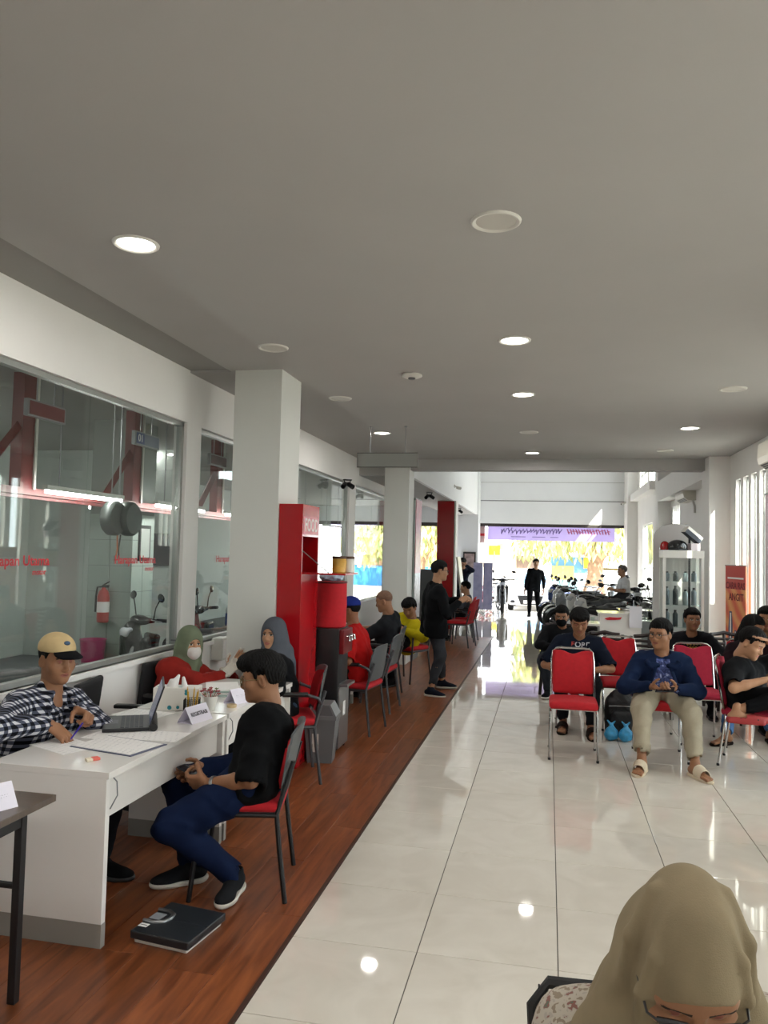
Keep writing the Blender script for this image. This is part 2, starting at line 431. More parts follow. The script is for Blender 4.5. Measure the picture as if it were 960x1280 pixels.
# ------------------------------------------------------------------ ceiling and walls
ZC = 3.2
struct('ceiling', MB().box(-2.6, XR, -4, 12.1, ZC, ZC+0.15).box(XW, -2.6, 6.05, 12.1, ZC, ZC+0.15), M_CEIL, label='flat grey-white ceiling with round downlights')
struct('ceiling_strip', MB().box(XW, -2.6, -4, 6.05, ZC+0.02, ZC+0.15), mat('strip_grey', '#8f8d8a', 0.85, var=0.02, vscale=1.5), label='darker ceiling strip along the window wall')  # flat grey set darker than the main ceiling
struct('trim_1', MB().box(-2.14, 2.22, 12.1, 12.35, 3.03, ZC+2.05), M_CEIL, label='white beam where the low ceiling ends')
def wall_x(mb, x0, x1, y0, y1, z0, z1, holes):
    """wall slab normal to x with rectangular holes (y0,y1,z0,z1), holes disjoint in y or stacked"""
    cuts = sorted({y0, y1, *[h[0] for h in holes], *[h[1] for h in holes]})
    for a, b in zip(cuts[:-1], cuts[1:]):
        hs = sorted([(h[2], h[3]) for h in holes if h[0] <= a+1e-6 and h[1] >= b-1e-6]); z = z0
        for q0, q1 in hs:
            if q0 > z+1e-6: mb.box(x0, x1, a, b, z, q0)
            z = q1
        if z < z1-1e-6: mb.box(x0, x1, a, b, z, z1)
def wall_y(mb, y0, y1, x0, x1, z0, z1, holes):
    cuts = sorted({x0, x1, *[h[0] for h in holes], *[h[1] for h in holes]})
    for a, b in zip(cuts[:-1], cuts[1:]):
        hs = sorted([(h[2], h[3]) for h in holes if h[0] <= a+1e-6 and h[1] >= b-1e-6]); z = z0
        for q0, q1 in hs:
            if q0 > z+1e-6: mb.box(a, b, y0, y1, z, q0)
            z = q1
        if z < z1-1e-6: mb.box(a, b, y0, y1, z, z1)
GZ0, GZ1 = 0.90, 2.775
BAYS = [(0.35, 3.35, [1.85]), (3.42, 6.03, [4.70]), (6.30, 8.9, [7.6]), (8.97, 11.5, [10.2]), (11.9, 14.6, [13.3]), (14.9, 17.5, [16.2])]
mb = MB(); wall_x(mb, XW-0.12, XW, -4, 17.8, 0, 3.35, [(a, b, GZ0, GZ1) for a, b, _ in BAYS])
wl = struct('wall_left', mb, M_WALL, label='white half wall with large windows into the workshop')
MB().box(XW-0.14, XW+0.025, 0.35, 11.5, GZ0-0.035, GZ0).build('window_sill', M_WALL, wl)
MB().box(XW, XW+0.006, -4, 6.0, 0.46, 0.475).build('groove', mat('groove_grey', '#a9a7a2', 0.7), wl)
for i, (a, b, ms) in enumerate(BAYS):
    fr = MB(); t = 0.035
    fr.box(XW-0.08, XW-0.03, a, b, GZ0, GZ0+t).box(XW-0.08, XW-0.03, a, b, GZ1-t, GZ1).box(XW-0.08, XW-0.03, a, a+t, GZ0, GZ1).box(XW-0.08, XW-0.03, b-t, b, GZ0, GZ1)
    w = struct('window_%d' % (i+1), fr, M_FRAME, label='large clear window in the left wall, frame and panes')
    ys = [a+t]+ms+[b-t]
    for y0, y1 in zip(ys[:-1], ys[1:]):
        MB().box(XW-0.062, XW-0.052, y0+0.003, y1-0.003, GZ0+t, GZ1-t).build('pane', M_GLASS, w)
# right wall with slit windows
slits = [(11.18-0.41*k, 11.45-0.41*k, 0.30, 2.83) for k in range(4)]
slits3 = [(7.55-0.41*k, 7.82-0.41*k, 0.30, 2.83) for k in range(6)]+[(3.35-0.41*k, 3.62-0.41*k, 0.30, 2.83) for k in range(6)]+[(-0.85-0.41*k, -0.58-0.41*k, 0.30, 2.83) for k in range(5)]
slits2 = [(16.15+0.24*k, 16.31+0.24*k, 1.75, 2.80) for k in range(4)]
hi = [(19.3, 20.9, 3.55, 4.55), (21.3, 23.0, 3.55, 4.55)]
low = [(20.2, 22.2, 0.35, 2.62)]
mb = MB(); wall_x(mb, XR, XR+0.1, -4, 24.6, 0, 5.4, slits+slits2+low+hi+slits3)
wr = struct('wall_right', mb, M_WALL, label='white right wall with narrow vertical slit windows')
n = 0
for k, (a, b, c, d) in enumerate(slits+slits2+low+hi+slits3):
    fr = MB(); t = 0.02
    fr.box(XR+0.05, XR+0.08, a, a+t, c, d).box(XR+0.05, XR+0.08, b-t, b, c, d).box(XR+0.05, XR+0.08, a+t, b-t, c, c+t).box(XR+0.05, XR+0.08, a+t, b-t, d-t, d)
    if b-a > 1: fr.box(XR+0.05, XR+0.08, a, b, (c+d)/2-0.015, (c+d)/2+0.015)
    w = struct('window_%d' % (len(BAYS)+1+k), fr, M_FRAME, label='bright window in the right wall')
    MB().box(XR+0.06, XR+0.068, a+t, b-t, c+t, d-t).build('pane', M_CLEAR, w)
struct('trim_2', MB().box(2.22, XR, 11.8, 12.35, 0, ZC), M_WALL, label='white pillar on the right wall at the beam')
struct('trim_3', MB().box(2.24, XR, 17.3, 17.75, 0, 5.4).box(2.24, XR, 12.35, 17.3, 2.93, 3.35), M_WALL, label='white pillar and soffit beyond the cabinet')
struct('trim_4', MB().box(2.22, XR, 23.6, 24.6, 0, 5.4).box(2.30, XR, 19.2, 24.6, 3.35, 3.55), M_WALL, label='white pillar beside the street door')
struct('sun_block', MB().box(XR+0.1, XR+2.4, -4, 9.2, 3.0, 3.1), M_WALL, label='added unseen slab blocking sun outside the right wall')  # unseen slab added to keep direct sun out of the nearer slits
# columns of the left row
struct('trim_5', MB().box(-2.545, -2.14, 6.0, 6.5, 0, ZC+0.07), M_COLUMN, label='wide white square column in front of the windows')
struct('trim_6', MB().box(-2.53, -2.14, 12.0, 12.45, 0, ZC), M_COLUMN, label='white square column at the far beam')
c3 = struct('trim_7', MB().box(-2.53, -2.14, 18.0, 18.45, 0, 2.95), M_RED, label='glossy red clad column beyond the standing man')
MB().box(-2.135, -2.10, 18.0, 18.45, 0, 2.95).build('white_cladding', M_WALL, c3)
struct('trim_8', MB().box(-2.60, -2.10, 23.9, 24.6, 0, 5.3), M_WALL2, label='white column beside the street door')
# header wall over the left aisle, upper hall, far wall
struct('wall_header', MB().box(-2.20, -2.14, 12.45, 23.9, 2.94, 5.3), M_WALL2, label='white header wall over the left aisle')
struct('trim_9', MB().box(XW-0.12, -2.20, 12.1, 24.6, 2.94, 3.36), M_CEIL, label='soffit over the left aisle')
struct('ceiling_hall', MB().box(-3.1, XR+0.2, 12.1, 24.85, 5.3, 5.45), M_CEIL, label='high ceiling of the entrance hall')
DZ = 2.70
mb = MB(); wall_y(mb, 24.6, 24.85, -8.2, 2.7, 0, 5.4, [(-2.33, 2.33, 0, DZ), (-7.4, -2.95, 0, DZ)])
wf = struct('wall_far', mb, M_WALL2, label='white far wall above the street doors')
MB().box(-2.33, 2.4, 24.585, 24.6, 3.40, 3.42).build('groove', mat('groove_dark', '#6c6c6c', 0.8), wf)
MB().box(-2.33, 2.4, 24.588, 24.6, 3.98, 3.99).build('groove', mat('groove_grey', '#a9a7a2', 0.7), wf)
struct('door_1', MB().box(-2.33, 2.33, 24.62, 24.80, DZ-0.09, DZ).box(-2.33, -2.24, 24.62, 24.80, 0, DZ).box(2.24, 2.33, 24.62, 24.80, 0, DZ), mat('dark_door_frame', '#3b3431', 0.5), label='dark frame of the wide open street door')
struct('door_2', MB().box(-7.4, -2.95, 24.62, 24.80, DZ-0.12, DZ), mat('dark_door_frame', '#3b3431', 0.5), label='dark frame of the workshop gate')
struct('wall_back', MB().box(-8.2, XR+0.2, -4.15, -4.0, 0, 3.35), M_WALL, label='white wall behind the viewer')
# workshop shell
M_WSW = mat('workshop_wall', '#c9d0cb', 0.7, var=0.03, vscale=2)
struct('floor_workshop', MB().box(-8.2, XW-0.12, -4, 24.6, -0.12, -0.01), mat('workshop_concrete', '#77767a', 0.45, var=0.12, vscale=3), label='grey workshop floor')
struct('ceiling_workshop', MB().box(-8.2, XW-0.12, -4, 24.6, 3.2, 3.35), mat('workshop_ceiling', '#8f8f8a', 0.8), label='grey workshop ceiling')
struct('wall_workshop', MB().box(-8.2, -8.0, -4, 24.6, 0, 3.35), M_WSW, label='pale green white workshop wall')
struct('wall_partition', MB().box(-8.0, -5.2, 10.9, 11.05, 0, 3.2), M_WSW, label='pale workshop cross wall')

# ------------------------------------------------------------------ outdoors
struct('ground', MB().box(-40, 40, 24.85, 90, -0.5, -0.30).box(-2.33, 2.33, 24.6, 24.85, -0.5, -0.01).box(XR+0.1, 40, -30, 24.85, -0.5, -0.30).box(-40, XR+0.1, -30, -4.15, -0.5, -0.30), mat('street_concrete', '#b9b4ac', 0.85, var=0.12, vscale=1.2), label='bright concrete forecourt and street')

# ------------------------------------------------------------------ ceiling downlights
def downlight_mesh():
    ring = MB().lathe([(0.088, -0.002), (0.094, -0.008), (0.103, -0.010), (0.110, -0.006), (0.112, 0.0)], 28, cap=False).mesh()
    disc = MB().lathe([(0.001, -0.0035), (0.06, -0.0035), (0.0885, -0.003)], 28, cap=False).mesh()
    return ring, disc
_ring, _disc = downlight_mesh()
_ring.materials.append(M_WHITEP)
M_LAMP = mat('lamp_lit', (1.0, 0.95, 0.86), 0.5, emis=14.0)
M_LAMPOFF = mat('lamp_off', '#c6c3bc', 0.5)
_disc_on = _disc.copy(); _disc_on.materials.append(M_LAMP); _disc.materials.append(M_LAMPOFF)
LX = (-1.98, -0.245, 1.53)
def downlight(x, y, lit, label, r=1.0):
    t = thing('ceiling_downlight', label, 'ceiling light', (x, y, ZC), 0, 'round ceiling downlights')
    link('trim_ring', _ring, None, t); link('diffuser', _disc_on if lit else _disc, None, t)
    if lit:
        l = bpy.data.lights.new('downlight_lamp', 'AREA'); l.shape = 'DISK'; l.size = 0.17; l.energy = DOWNLIGHT_W; l.color = (1.0, 0.965, 0.92)
        o = bpy.data.objects.new('downlight_lamp', l); COL.objects.link(o); o.parent = t; o.location = (0, 0, -0.02)
for x, y, lit, lab in [
    (LX[0], 3.40, 1, 'lit round downlight nearest the viewer, above the windows'), (LX[1], 3.40, 0, 'unlit white round downlight, largest one in the ceiling'),
    (LX[1], 5.35, 1, 'lit round downlight next beyond the largest unlit one'), (LX[0], 5.34, 0, 'unlit round downlight just above the wide white column'),
    (LX[1], 7.19, 1, 'lit round downlight, second of three along the middle row'), (LX[0], 7.22, 0, 'unlit round downlight just right of the wide white column'),
    (LX[0]-0.05, 9.39, 1, 'lit round downlight above the hanging sign board'), (LX[1], 9.42, 0, 'unlit round downlight in the middle row between two lit ones'),
    (LX[1], 11.35, 1, 'lit round downlight nearest the far beam'), (LX[2], 9.22, 1, 'only lit round downlight on the right side'),
    (LX[2], 7.11, 0, 'unlit round downlight at the right edge'), (LX[2], 11.13, 0, 'unlit round downlight on the right at the far beam'),
    (LX[2], 3.40, 1, 'added lit round downlight out of view on the right'), (LX[0], 1.5, 1, 'added unseen lit round downlight behind on the left'),  # downlights from here on are unseen, added on the grid to light the room
    (LX[1], 1.5, 1, 'added unseen lit round downlight overhead of the viewer'), (LX[2], 1.5, 1, 'added unseen lit round downlight behind on the right'),
    (LX[0], -0.6, 1, 'added unseen lit round downlight far behind on the left'), (LX[1], -0.6, 1, 'added unseen lit round downlight far behind in the middle'), (LX[2], -0.6, 1, 'added unseen lit round downlight far behind on the right')]:
    downlight(x, y, lit, lab)
t = thing('smoke_detector', 'small round white detector between two rows of downlights', 'detector', (-1.12, 6.29, ZC))
MB().lathe([(0.06, 0), (0.085, -0.004), (0.085, -0.018), (0.06, -0.03)], 24).build('housing', M_WHITEP, t)
MB().lathe([(0.03, -0.03), (0.03, -0.04), (0.02, -0.045)], 16).build('sensor', M_GREYP, t)
# ------------------------------------------------------------------ desks
def printed(name, base='#e4e2e0', ink='#8b8d97', sy=34.0, sx=9.0):
    def build(N, L, tc):
        br = N.new('ShaderNodeTexBrick'); br.inputs['Scale'].default_value = 1.0
        mp = N.new('ShaderNodeMapping'); mp.inputs['Scale'].default_value = (sx, sy, 1); L.new(tc.outputs['Object'], mp.inputs['Vector']); L.new(mp.outputs['Vector'], br.inputs['Vector'])
        br.inputs['Color1'].default_value = (*hexc(ink), 1); br.inputs['Color2'].default_value = (*hexc(base), 1); br.inputs['Mortar'].default_value = (*hexc(base), 1)
        br.inputs['Mortar Size'].default_value = 0.22; br.inputs['Bias'].default_value = -0.1; br.inputs['Brick Width'].default_value = 0.7; br.inputs['Row Height'].default_value = 0.5
        return br.outputs['Color']
    return ramp_mat(name, build, rough=0.8)
M_PRINT = printed('printed_paper')
def desk(y0, y1, label, x0=-2.45, x1=-1.85):
    t = thing('office_desk', label, 'desk', ((x0+x1)/2, y0, 0.004), 0, 'white laminate desks')
    w = (x1-x0)/2; L = y1-y0
    MB().box(-w, w, 0, L, 0.716, 0.746, 0.002).build('desk_top', M_WHITE, t)
    for a, b in ((0.002, 0.034), (L-0.034, L-0.002)):
        p = MB().box(-w+0.005, w-0.012, a, b, 0.10, 0.716, 0.0015).build('side_panel', M_WHITE, t)
        MB().box(-w+0.005, w-0.011, a-0.001, b+0.001, 0.0, 0.10).build('plinth', M_PLINTH, p)
    MB().box(w-0.065, w-0.045, 0.034, L-0.034, 0.53, 0.716).build('apron', M_WHITE, t)
    MB().box(-w+0.02, -w+0.04, 0.034, L-0.034, 0.40, 0.716).build('modesty_panel', M_WHITE, t)
    MB().tube([(w-0.04, 0.08, 0.715), (w-0.02, 0.10, 0.68), (w-0.015, 0.10, 0.62), (w-0.03, 0.07, 0.57), (w-0.06, 0.05, 0.55)], 0.003, 6).build('cable_loop', M_GREYP, t)
    return t
desk(3.135, 4.41, 'glossy white registration desk nearest the viewer with papers and laptop')
desk(4.44, 5.62, 'glossy white desk behind the registration desk, in front of the column')
desk(7.15, 8.45, 'white desk in front of the man in red shirt', -2.75, -2.15)
desk(8.75, 10.05, 'white desk beside the bald man', -2.75, -2.15)
# papers
def sheet(x, y, rz, label, z=0.7505, w=0.21, h=0.297, m=None, th=0.0006, cat='paper', nm='paper_sheet'):
    o = MB().box(-w/2, w/2, -h/2, h/2, 0, th).build(nm, m or M_PRINT, None, (x, y, z), (0, 0, rz))
    return tag(o, label, cat, 'sheets on the registration desk')
sheet(-2.06, 3.56, 1.36, 'printed form in front on the registration desk, on a grey folder', w=0.24, h=0.36, z=0.7555)
tag(MB().box(-0.13, 0.13, -0.19, 0.19, 0, 0.004, 0.001).build('paper_folder', mat('slate_folder', '#5d6075', 0.6), None, (-2.055, 3.56, 0.7505), (0, 0, 1.36)), 'thin slate folder under the front printed form', 'folder')
sheet(-2.30, 3.49, 1.15, 'printed form near the hand of the man in checked shirt')
sheet(-2.17, 3.74, 1.5, 'printed form lying between the front form and laptop', z=0.7512)
sheet(-1.98, 3.80, 1.62, 'printed sheet at the right edge of the desk', z=0.7518)
sheet(-2.32, 4.27, 1.4, 'white sheet beside the tissue box')
e = thing('eraser_pack', 'small pale eraser with red label at the desk corner', 'eraser', (-2.03, 3.29, 0.7505), 0.9)
MB().box(-0.03, 0.03, -0.018, 0.018, 0, 0.012, 0.003).build('eraser', mat('cream_rubber', '#d8cdb6', 0.7), e)
MB().box(-0.004, 0.031, -0.0185, 0.0185, 0.0005, 0.0128, 0.003).build('sleeve', mat('coral_paper', '#d9665a', 0.6), e)
# laptop
lp = thing('laptop', 'open black laptop facing the man in checked shirt', 'laptop', (-2.25, 3.97, 0.7505), math.atan2(-0.88, 0.48))
# local: user side is -y, screen hinge at +y
MB().box(-0.17, 0.17, -0.12, 0.12, 0.004, 0.022, 0.004).build('base', mat('laptop_black', '#1c1c20', 0.35), lp)
kb = MB()
for i in range(13):
    for j in range(5): kb.box(-0.155+i*0.024, -0.135+i*0.024, -0.03+j*0.024, -0.01+j*0.024, 0.022, 0.0242)
kb.build('keyboard', mat('key_grey', '#3c3c42', 0.5), lp)
MB().box(-0.05, 0.05, -0.105, -0.045, 0.022, 0.0226).build('touchpad', mat('pad_grey', '#55555c', 0.4), lp)
sm = rotm(x=math.radians(-18), loc=(0, 0.118, 0.022))
sc = MB().box(-0.17, 0.17, -0.004, 0.004, 0.0, 0.225, 0.003, M=sm).build('screen_lid', mat('laptop_black', '#1c1c20', 0.35), lp)
MB().box(-0.158, 0.158, -0.0052, -0.0038, 0.014, 0.212, M=sm).build('display', mat('screen_blue', '#3c4a78', 0.2, emis=0.12), sc)
MB().tube([(-0.16, 0.14, 0.022), (0.18, 0.14, 0.022)], 0.021, 12).build('battery_bulge', M_BLACKP, lp)
# tissue box
def tissue_color(N, L, tc):
    v = N.new('ShaderNodeTexVoronoi'); v.inputs['Scale'].default_value = 17.0; L.new(tc.outputs['Object'], v.inputs['Vector'])
    r = N.new('ShaderNodeValToRGB'); L.new(v.outputs['Distance'], r.inputs['Fac']); r.color_ramp.interpolation = 'CONSTANT'
    r.color_ramp.elements[0].color = (*hexc('#1f7f8d'), 1); r.color_ramp.elements[1].position = 0.22; r.color_ramp.elements[1].color = (*hexc('#dfdcd4'), 1)
    return r.outputs['Color']
tb = thing('tissue_box', 'white tissue box with teal spots beside the laptop', 'tissue box', (-2.20, 4.47, 0.7505), 0.25)
MB().box(-0.135, 0.135, -0.065, 0.065, 0, 0.135, 0.004).build('carton', ramp_mat('tissue_carton', tissue_color, 0.5), tb)
def tissue_post(D, X, Y, Z): return D+0.006*np.sin(60*X+20*Z)*np.sin(45*Y+15*X)
sdf_obj('tissue', [C_((-0.03, 0, 0.13), (0.0, 0.0, 0.20), 0.03, 0.008, 0.03), C_((0.04, 0.0, 0.13), (0.03, 0.01, 0.185), 0.02, 0.006, 0.02), C_((-0.07, 0, 0.13), (-0.045, -0.01, 0.17), 0.012, 0.006, 0.02)], M_PAPER, tb, 0.004, tissue_post)
# pen holder
ph = thing('pen_holder', 'black mesh pen holder with yellow pencils on the registration desk', 'pen holder', (-2.04, 4.33, 0.7505), 0.3)
cup = MB(); s = 0.042; h = 0.095
for k in range(9):
    a = -s+2*s*k/8
    for p, q in (((a, -s, 0), (a, -s, h)), ((a, s, 0), (a, s, h)), ((-s, a, 0), (-s, a, h)), ((s, a, 0), (s, a, h))): cup.tube([p, q], 0.0018, 4)
for k in range(9):
    zz = h*k/8; cup.tube([(-s, -s, zz), (s, -s, zz), (s, s, zz), (-s, s, zz)], 0.0022, 4, closed=True)
cup.box(-s, s, -s, s, 0, 0.003); cup.build('mesh_cup', M_BLACKM, ph)
for k, (dx, dy, tx, ty, hh) in enumerate([(-0.02, 0, -0.03, 0.01, 0.165), (0, 0.015, 0.01, 0.02, 0.16), (0.015, -0.01, 0.035, -0.02, 0.15), (-0.01, -0.02, -0.02, -0.035, 0.155), (0.02, 0.02, 0.03, 0.04, 0.145)]):
    p = MB().tube([(dx, dy, 0.004), (dx+(tx-dx)*0.9, dy+(ty-dy)*0.9, hh*0.92)], 0.0042, 6).build('pencil', mat('pencil_yellow', '#c79a2a' if k % 2 else '#c79a2a', 0.45), ph)
    MB().tube([(dx+(tx-dx)*0.9, dy+(ty-dy)*0.9, hh*0.92), (tx, ty, hh)], [0.0042, 0.0008], 6).build('tip', mat('bare_wood', '#d9b98c', 0.7), p)
# tent signs
def tent(x, y, rz, txt, label, z=0.7505, L=0.19, size=0.031):
    t = thing('tent_sign', label, 'desk sign', (x, y, z), rz, 'folded paper tent signs')
    # local: ridge along x, text on -y face
    th = 0.0012; hw, h = 0.052, 0.088
    mb = MB()
    for s in (-1, 1):
        mb.add([(-L/2, s*hw, 0), (L/2, s*hw, 0), (L/2, 0, h), (-L/2, 0, h), (-L/2, s*(hw-0.002), 0), (L/2, s*(hw-0.002), 0), (L/2, 0, h-0.003), (-L/2, 0, h-0.003)],
               [(0, 1, 2, 3), (7, 6, 5, 4), (0, 4, 5, 1), (3, 7, 4, 0), (1, 5, 6, 2)])
    mb.add([(-L/2, -hw, 0.0005), (L/2, -hw, 0.0005), (L/2, hw, 0.0005), (-L/2, hw, 0.0005)], [(0, 1, 2, 3)])
    mb.build('folded_card', mat('lilac_card', '#dcd8e4', 0.75), t)
    if txt:
        a = math.atan2(h, hw)
        link('lettering', text_mesh(txt, size, 0.0004, True, sx=0.92), M_INK, t, (0, -hw/2-0.0010, h/2+0.0006), (a, 0, 0))
    else:
        a = math.atan2(h, hw); MB().box(-L*0.32, L*0.32, -0.011, 0.011, 0, 0.0006).build('printed_line', printed('sign_print', '#dcd8e4', '#55566a', 60, 70), t, (0, -hw/2-0.0010, h/2+0.0006), (a, 0, 0))
    return t
tent(-1.955, 4.20, math.radians(78), 'REGISTRASI', 'white folded sign reading REGISTRASI at the desk edge')
tent(-1.93, 4.80, math.radians(70), None, 'white folded sign on the second desk, partly hidden by the young man')
# flower pot
fp = thing('flower_pot', 'small white pot of dusty pink flowers beside the REGISTRASI sign', 'potted flowers', (-2.00, 4.50, 0.7505))
MB().lathe([(0.028, 0), (0.030, 0.002), (0.043, 0.078), (0.043, 0.084), (0.039, 0.084), (0.037, 0.07), (0.001, 0.068)], 20, cap=False).build('pot', M_WHITEP, fp)
M_FLW = mat('flower_pink', '#a8484f', 0.8, var=0.25, vscale=40); M_LEAF = mat('flower_leaf', '#5f6b3c', 0.7)
rnd = random.Random(3)
for k in range(17):
    a = rnd.uniform(0, 2*PI); r = rnd.uniform(0.005, 0.06); zz = 0.098+rnd.uniform(0, 0.035)-r*0.25
    f = MB(); c = Vector((r*math.cos(a), r*math.sin(a), zz))
    for j in range(5):
        q = 2*PI*j/5+a; d = Vector((math.cos(q), math.sin(q), 0.5)).normalized()*0.016; s = Vector((-math.sin(q), math.cos(q), 0))*0.008
        f.add([c, c+d*0.6+s, c+d+Vector((0, 0, 0.004)), c+d*0.6-s], [(0, 1, 2, 3)])
    f.tube([(c.x*0.4, c.y*0.4, 0.065), tuple(c)], 0.0015, 4); f.build('flower', M_FLW if k % 5 else M_LEAF, fp)
# second desk items
bk = thing('document_stack', 'stack of booklets and papers on the second desk', 'papers', (-2.18, 5.05, 0.7505), 0.2)
for k in range(4): MB().box(-0.11+0.006*k, 0.11+0.006*k, -0.15, 0.15, 0.012*k, 0.012*k+0.011, 0.002).build('booklet', M_PAPER if k % 2 else mat('teal_cover', '#9fb3ae', 0.6), bk, rot=(0, 0, 0.08*k))
tg = thing('tape_roll', 'beige roll of tape beside the flower pot', 'tape', (-1.91, 4.62, 0.7505))
MB().lathe([(0.018, 0), (0.03, 0), (0.03, 0.018), (0.018, 0.018), (0.018, 0)], 20, cap=False).build('roll', mat('beige_tape', '#bfa882', 0.5), tg)
tag(MB().box(-0.10, 0.10, -0.15, 0.15, 0, 0.0006).build('paper_sheet', M_PRINT, None, (-2.03, 5.25, 0.7505), (0, 0, 1.4)), 'printed sheet lying on the second desk', 'paper')
# folding table bottom left
ft = thing('folding_table', 'dark folding table with black square legs at the left edge', 'table', (-2.5, 2.35, 0.004))
MB().box(-0.6, 0.60, -0.45, 0.485, 0.712, 0.738, 0.003).build('table_top', mat('dark_laminate', '#55483f', 0.28, var=0.18, vscale=3, stretch=(1, 14, 1)), ft)
for sx in (-1, 1):
    for yy in (-0.33, 0.35): MB().box(0.545*sx-0.016, 0.545*sx+0.016, yy-0.016, yy+0.016, 0, 0.712, 0.003).build('leg', M_BLACKM, ft)
    MB().box(0.545*sx-0.012, 0.545*sx+0.012, -0.33, 0.35, 0.655, 0.712).build('rail', M_BLACKM, ft)
MB().tube([(-0.545, 0.35, 0.43), (0.545, 0.35, 0.43)], 0.013, 8).build('crossbar', M_BLACKM, ft)
tent(-2.02, 2.62, math.radians(68), None, 'white folded sign on the dark folding table', z=0.7425, L=0.14)
# body scale on the floor
bs = thing('floor_scale', 'black flat scale with silver ring handle on the wood floor', 'scale', (-1.60, 3.345, 0.004), math.radians(-8))
MB().box(-0.135, 0.135, -0.14, 0.14, 0.0, 0.022, 0.008).build('base', M_WHITEP, bs)
MB().box(-0.148, 0.148, -0.152, 0.152, 0.02, 0.055, 0.006).build('platform', mat('charcoal_plastic', '#22262a', 0.35, bump=0.05, bscale=200), bs)
MB().box(-0.06, 0.148, -0.001, 0.001, 0.055, 0.0558).build('seam', M_INK, bs)
MB().tube([(-0.148, 0.055, 0.058), (-0.09, 0.058, 0.058), (-0.055, 0.04, 0.058), (-0.045, 0.0, 0.058), (-0.055, -0.04, 0.058), (-0.09, -0.058, 0.058), (-0.148, -0.055, 0.058)], 0.009, 10).build('ring_handle', M_STEEL, bs)
MB().box(-0.14, -0.085, -0.03, 0.03, 0.055, 0.0575).build('display_panel', mat('pale_grey_display', '#8e9298', 0.3), bs)
lb = MB().box(-0.142, -0.10, -0.105, -0.075, 0.055, 0.0562).build('sticker', M_PAPER, bs)
MB().box(-0.138, -0.104, -0.092, -0.088, 0.0562, 0.0565).build('printed_line', M_INK, lb)

# ------------------------------------------------------------------ chairs
def office_chair(loc, rotz, label):
    t = thing('office_chair', label, 'chair', loc, rotz, 'black office chairs behind the desks')
    B_p = [B_((0, 0.0, 0.46), (0.23, 0.22, 0.035), None, 0.03)]
    sdf_obj('seat', B_p, mat('black_mesh_fabric', '#17171a', 0.8, bump=0.3, bscale=350), t, 0.012)
    def bend(D, X, Y, Z): return D
    sdf_obj('backrest', [B_((0, -0.235, 0.70), (0.205, 0.022, 0.17), rotm(x=-0.12).to_3x3(), 0.022)], mat('black_mesh_fabric', '#17171a', 0.8), t, 0.01)
    MB().tube([(0, -0.05, 0.42), (0, -0.22, 0.43), (0, -0.255, 0.55), (0, -0.255, 0.68)], 0.018, 8).build('back_bar', M_BLACKM, t)
    for s in (-1, 1):
        a = MB().tube([(0.24*s, -0.02, 0.45), (0.26*s, -0.02, 0.50), (0.26*s, -0.02, 0.64)], 0.014, 8).build('arm_post', M_BLACKM, t)
        MB().box(0.26*s-0.03, 0.26*s+0.03, -0.14, 0.12, 0.64, 0.665, 0.008).build('arm_pad', M_BLACKP, a)
    MB().tube([(0, 0, 0.06), (0, 0, 0.43)], 0.025, 10).build('gas_column', M_BLACKM, t)
    b = MB()
    for k in range(5):
        q = 2*PI*k/5; b.tube([(0, 0, 0.085), (0.26*math.cos(q), 0.26*math.sin(q), 0.06)], [0.025, 0.014], 8)
    b = b.build('star_base', M_BLACKM, t)
    for k in range(5):
        q = 2*PI*k/5; MB().lathe([(0.025, -0.018), (0.028, 0), (0.025, 0.018)], 14, M=rotm(x=PI/2, z=q, loc=(0.26*math.cos(q), 0.26*math.sin(q), 0.029))).build('caster', M_BLACKP, b)
    return t
office_chair((-2.66, 4.62, 0.004), math.radians(-80), 'empty black office chair against the wall behind the laptop')
office_chair((-2.655, 3.74, 0.004), math.radians(-95), 'black office chair under the man in checked shirt')
office_chair((-2.665, 5.50, 0.004), math.radians(-100), 'black office chair under the woman in red')
